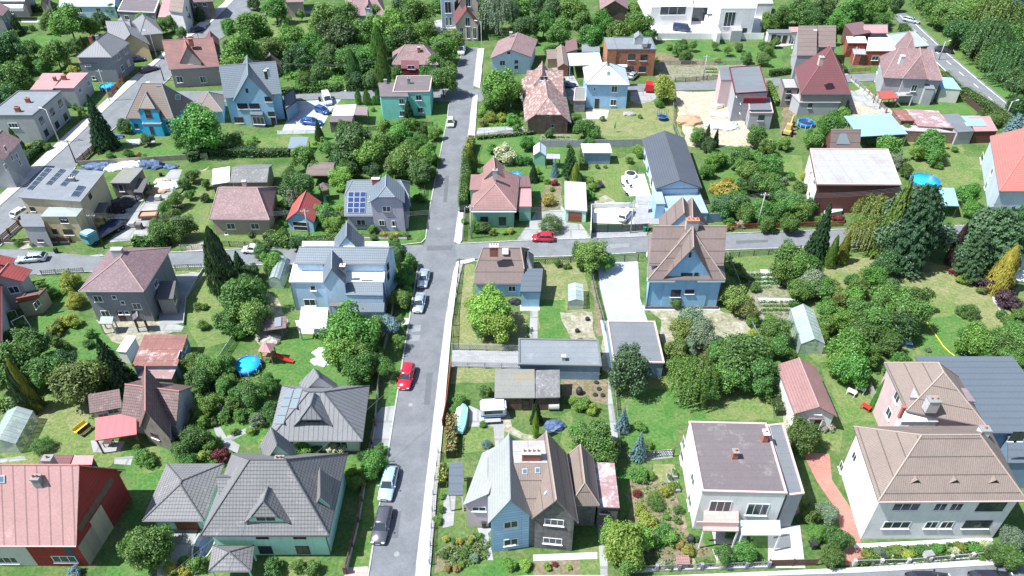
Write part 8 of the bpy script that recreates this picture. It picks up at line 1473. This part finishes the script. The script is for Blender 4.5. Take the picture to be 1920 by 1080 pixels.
r = simple('garden_bench','dark green slatted bench next to the yellow one','bench',163,811,62); rbox(r,'seat','wood_dark',-.9,-.3,.42,.9,.2,.48,.01); rbox(r,'backrest','wood_dark',-.9,.2,.5,.9,.26,.95,.01); [rbox(r,'leg','wood_dark',s_-.04,-.28,0,s_+.04,.2,.419,.01) for s_ in (-.7,.7)]
r = simple('garden_swing','tilted white garden swing frame near the red tiled house','swing',42,615,50); m = MB()
for x_ in (-.9,.9): m.tube((x_,-.9,0),(x_,0,1.9),.06); m.tube((x_,.9,0),(x_,0,1.9),.06)
m.tube((-.9,0,1.9),(.9,0,1.9),.06); m.tube((-.9,-.9,.1),(.9,-.9,.1),.05); m.build('frame','plastic_white',r); rbox(r,'seat','wood_grey',-.8,-.3,.5,.8,.3,.56)
r = simple('sandpit','small blue and white covered sandpit on the big lawn','sandpit',1693,642,-10); rbox(r,'frame','plastic_blue',-1.2,-.9,0,1.2,.9,.35,.03); rbox(r,'cover','tarp_white',-1.1,-.8,.35,-.1,.8,.42,.02); rbox(r,'cover','tarp_white',.1,-.8,.35,1.1,.8,.42,.02)
r = simple('garden_hose','yellow garden hose lying in a curve across the big lawn','hose',1740,606); m = MB(); pr_ = [P(*q,.06)-r.location for q in ((1738,604),(1750,622),(1760,636),(1768,648),(1780,660),(1790,667))]
for a_, b_ in zip(pr_, pr_[1:]): m.tube(a_, b_, .07, n=5)
m.build('hose','plastic_yellow',r)
table_set(1595,740,'white-covered table under the big round tree right of the pink garage','plastic_white',-40); table_set(1612,735,'second white table beside the first under the tree','tarp_white',-40); table_set(1622,768,'red table with white things beside the grey board fence','plastic_red',-50); table_set(206,835,'round patio table under the red metal canopy','wood_dark')
for i,(x_,y_,d_) in enumerate(((1176,345,20),(1168,350,100),(1182,352,200),(1175,366,90))): chair(x_,y_,d_,'dark rattan chair on the white terrace, number %s from the whirlpool' % ('one','two','three','four')[i],'plastic_black')
r = simple('sun_lounger','dark double sun lounger on the patchy lawn','lounger',1120,350,10); rbox(r,'seat','plastic_black',-1.0,-.9,.3,.5,.9,.38); rbox(r,'backrest','plastic_black',.52,-.9,.3,1.0,.9,.8)
for i,(x_,y_,l_) in enumerate(((107,475,'black wheelie bin by the brown board fence left of the driveway'),(1498,422,'black bin on the verge left of the big pines'),(1653,1052,'black bin by the low wire fence of the villa'),(908,988,'black bin beside the twin house front wall'),(1208,434,'green bin by the dark stone wall'),(1521,1020,'black bin below the narrow terrace, upper of two'),(1524,1028,'black bin below the narrow terrace, lower of two'),(600,190,'dark container next to the white van in the yard'))):
    if l_ != 'x': bin_(x_,y_,l_,'plastic_green' if 'green bin' in l_ else 'plastic_black')
for i,(x_,y_,l_,m_) in enumerate(((250,425,'grey concrete block stack in the storage yard','concrete_l'),(262,428,'dark stone stack beside the grey block stack','w_stone'),(298,375,'stack of grey pavers by the bushes of the storage yard','concrete_l'),(1242,32,'white foil pallet in the white yard, first from the left','tarp_white'),(1250,35,'white foil pallet in the white yard, second from the left','tarp_white'),(1262,32,'yellowish pallet in the white yard, third from the left','hay'),(1270,36,'white foil pallet in the white yard, fourth from the left','tarp_white'),(1290,34,'white foil pallet near the glass front, fifth from the left','tarp_white'),(1245,72,'grey pallet stack in front of the white wall','concrete_l'),(1345,35,'grey crate stack beside the ramp','concrete_l'))): pallet(x_,y_,l_,m_)
r = simple('dump_trailer','rusty open trailer loaded with sand in the storage yard','trailer',281,408,5); rbox(r,'bed','wood_red',-1.6,-.9,.4,1.6,.9,.5); [rbox(r,'side_board','wood_red',a_,b_,.5,c_,d_,.95,.01) for a_,b_,c_,d_ in ((-1.6,-.95,1.6,-.88),(-1.6,.88,1.6,.95),(-1.65,-.88,-1.6,.88),(1.6,-.88,1.65,.88))]; rbox(r,'sand','soil_heap',-1.5,-.85,.5,1.5,.85,.8,.2)
for i,(x_,y_,rx,ry,h_,m_,l_) in enumerate(((182,315,3.0,1.3,1.0,'tarp_blue','blue tarpaulin heap nearest the street in the storage yard'),(200,312,2.0,1.2,.9,'tarp_blue','second blue tarpaulin heap behind the yellow house'),(217,316,2.2,1.3,.9,'tarp_white','white foil heap behind the weathered shed'),(240,310,2.4,1.0,.8,'tarp_white','low white foil heap by the beige slab fence'),(258,311,1.8,1.2,.9,'tarp_white','white foil heap right of the low one by the slab fence'),(273,312,1.8,1.3,1.1,'tarp_blue','blue and dark tarpaulin mound by the slab fence'),(290,312,2.0,1.5,1.3,'tarp_blue','tall blue tarpaulin mound in the yard corner'),(320,314,1.6,.9,.6,'tarp_blue','small blue covered trailer load by the yard corner'),(312,352,2.4,1.5,1.2,'tarp_white','white sack heap on the storage yard drive'),(296,358,2.2,1.4,.6,'soil_heap','orange-brown rubble heap on the storage yard drive'),(304,340,1.6,1.0,.6,'rubble','grey rubble heap above the white sacks'),(245,372,2.6,1.6,1.1,'w_stone','dark scrap heap beside the weathered shed'),(228,385,2.4,1.4,1.3,'plastic_black','dark machine parts in the shade behind the yellow house'),
 (1355,237,3.6,2.2,.9,'gravel_heap','pale grey gravel heap beside the unfinished house'),(1292,228,3.0,2.2,1.2,'soil_heap','orange-brown earth heap on the dirt plot'),(1365,215,4.0,1.6,.5,'rubble','plank and rubble scatter along the unfinished house'),(1345,200,1.8,1.3,.9,'rubble','grey rubble pile at the corner of the dirt plot'),(1482,185,1.4,1.0,.8,'rubble','rubble pile beside the maroon-roofed house'),(603,678,1.5,1.0,.6,'tarp_white','white sack heap on the lawn, lower of two'),(604,662,1.3,1.0,.6,'tarp_white','white sack heap on the lawn, upper of two'),(508,640,1.5,1.1,1.0,'rubble','grey covered things beside the wooden play shelter'),(1040,800,1.4,1.0,.8,'tarp_blue','dark blue tarpaulin heap behind the twin house'),(435,762,1.8,1.2,.8,'rubble','rock garden mound with white stones'),(1790,262,3.0,1.4,.5,'wood_grey','stack of old boards beside the shed row'),(220,258,1.6,1.0,.8,'tarp_blue','blue garden things in front of the turquoise house'),(965,568,1.0,.7,.9,'plastic_black','dark motorbike cover beside the corner house door'),(1095,228,1.2,.8,.6,'rubble','garden clutter beside the brick annex'),(1180,215,1.5,.9,.7,'wood_grey','garden clutter right of the pale pyramid house'))):
    if l_ != 'x': lump('heap', l_, 'heap', x_, y_, rx, ry, h_, m_, i)
def tyre_pile(x, y, label, n=1, flat=True):
    r = simple('tyre_planter', label, 'tyre', x, y, group='old tyres used as planters')
    for j in range(n): child('tyre', car_meshes('hatch')['tyre'], 'tyre', r, (0, 0, .12 + j * .23))
for i,(x_,y_,n_) in enumerate(((1118,718,1),(1123,730,1),(1116,741,1),(1130,742,1),(1082,622,2),(302,330,3),(1101,600,2))): tyre_pile(x_,y_,['tyre nearest the hedge in the tyre patch','tyre right of centre in the tyre patch','lower left tyre in the tyre patch','lower right tyre in the tyre patch','tyre planter beside the dry lawn fence','stack of tyres in the storage yard','dark barrel of tyres beside the rose bed'][i],n_)
r = simple('rain_barrel','dark rain barrel under the blue balcony','barrel',1294,1015); lathe(r,'barrel','plastic_black',[(.3,0),(.42,.35),(.42,.6),(.3,.95),(.26,.96)],16)
r = simple('log_store','wooden log and hay bale store beside the tar and slate shed','barrel',1038,766); m = MB(); m.tube((-.7,0,.6),(.7,0,.6),.6,n=16); m.build('drum','concrete_l',r)
r = simple('compost_barrel','black garden composter beside the tyre patch','barrel',1086,738); lathe(r,'barrel','plastic_black',[(.4,0),(.5,.5),(.35,1.0),(.1,1.1)],14)
r = simple('play_shelter','small wooden shelter with blue-white striped things on its roof','shed',522,628,12); [rbox(r,'post','wood_dark',a_-.07,b_-.07,0,a_+.07,b_+.07,2.2,.01) for a_ in (-1.3,1.3) for b_ in (-1.1,1.1)]; rbox(r,'roof','r_brown',-1.6,-1.4,2.2,1.6,1.4,2.35); rbox(r,'striped_mat','trim_alu',-.1,-1.0,2.36,.9,1.1,2.5); rbox(r,'back_panel','wood_dark',-1.25,1.05,.1,1.25,1.12,2.1,.01)
r = simple('road_sign','round traffic sign on a pole at the kerb above the parked ice-blue car','sign',716,869,0); m = MB(); m.tube((0,0,0),(0,0,2.6),.04); m.build('pole','metal_pole',r); m = MB(); m.add([(-.38,-.05,2.1),(.38,-.05,2.1),(0,-.05,2.75),(-.38,-.02,2.1),(.38,-.02,2.1),(0,-.02,2.75)],[(0,1,2),(5,4,3),(0,3,4,1),(1,4,5,2),(2,5,3,0)]); m.build('sign_plate','trim_grey',r)
for i,(x_,y_) in enumerate(((1263,890),(1254,900),(1268,915))): r = simple('flower_trough','dark planted trough by the white wall, %s' % ('topmost of three','middle of three','lowest of three')[i],'planter',x_,y_,5); rbox(r,'trough','concrete_d',-.3,-.7,0,.3,.7,.45,.02); c_ = crown_obj(PRO['bush'][0],'lf_mid',r,'plant'); c_.location=(0,0,.6); c_.scale=(.32,.7,.3)
umbrella(958,208,'closed white parasol beside the striped barn house','plastic_white')
r = simple('wood_pile','stacked firewood under the tar shed roof','woodpile',960,762,0); rbox(r,'logs','wood',-1.6,-.4,0,1.6,.4,1.3,.05)
r = simple('meter_cabinet','small brown-roofed cabinet in the front fence','cabinet',1277,1062,0); rbox(r,'body','w_greyl',-.6,-.4,0,.6,.4,1.2,.01); rbox(r,'roof','r_pinktile',-.75,-.55,1.2,.75,.55,1.35,.02)
r = simple('meter_cabinet','grey meter cabinet in front of the flower border','cabinet',1735,1050,10); rbox(r,'body','concrete_l',-.45,-.3,0,.45,.3,1.3,.01); rbox(r,'cap','concrete_d',-.5,-.35,1.3,.5,.35,1.38,.01)
r = simple('garden_pond','oval garden pond with lilies beside the mint-green house','pond',383,1020); lathe(r,'rim','concrete_l',[(1.6,0),(1.65,.12),(1.45,.14),(1.4,.05)],18); lathe(r,'water','water_dark',[(.01,.06),(1.42,.06),(1.42,.08),(.01,.085)],18); r.scale=(.75,1.5,1)

# ---------------------------------------------------------------- labels for the vegetation
def finish_labels():
    seen = {}
    items = sorted(VEG, key=lambda v: (v[1], v[2]))
    for o, px, py, size, words, cat in items:
        if size > 3.6 and cat == 'tree': words = 'large ' + words
        elif size < 1.6 and cat == 'tree': words = 'young ' + words
        elif size < .8 and cat == 'bush': words = 'small ' + words
        elif size > 1.6 and cat == 'bush': words = 'big ' + words
        lms = sorted(LM, key=lambda l: math.hypot((l[0] - px), (l[1] - py) * 1.3)); done = False
        for l in lms[:4]:
            dx, dy = px - l[0], py - l[1]
            rel = ('right of' if dx > 0 else 'left of') if abs(dx) > abs(dy) * 1.2 else ('in front of' if dy > 0 else 'behind')
            lab = '%s %s the %s' % (words, rel, l[2])
            if len(lab.split()) <= 16 and lab not in seen: done = True; break
        if not done:
            for l in lms[:12]:
                for k_, w_ in ((90, 'close to'), (170, 'a bit away from'), (400, 'far from')):
                    lab = '%s %s the %s' % (words, w_, l[2])
                    if math.hypot(px - l[0], py - l[1]) <= k_ and lab not in seen and len(lab.split()) <= 16: done = True; break
                if done: break
        if lab in seen:
            lab = '%s, %s of the %s' % (words, 'upper side' if py < lms[0][1] else 'lower side', lms[0][2])
        seen[lab] = o; tag(o, lab, cat, {'tree': 'garden trees', 'conifer': 'conifers in the gardens', 'thuja': 'thujas in the gardens', 'bush': 'bushes in the gardens', 'hedge': 'garden hedges'}[cat])
finish_labels()
for nm_, ims in _wc.items(): pass
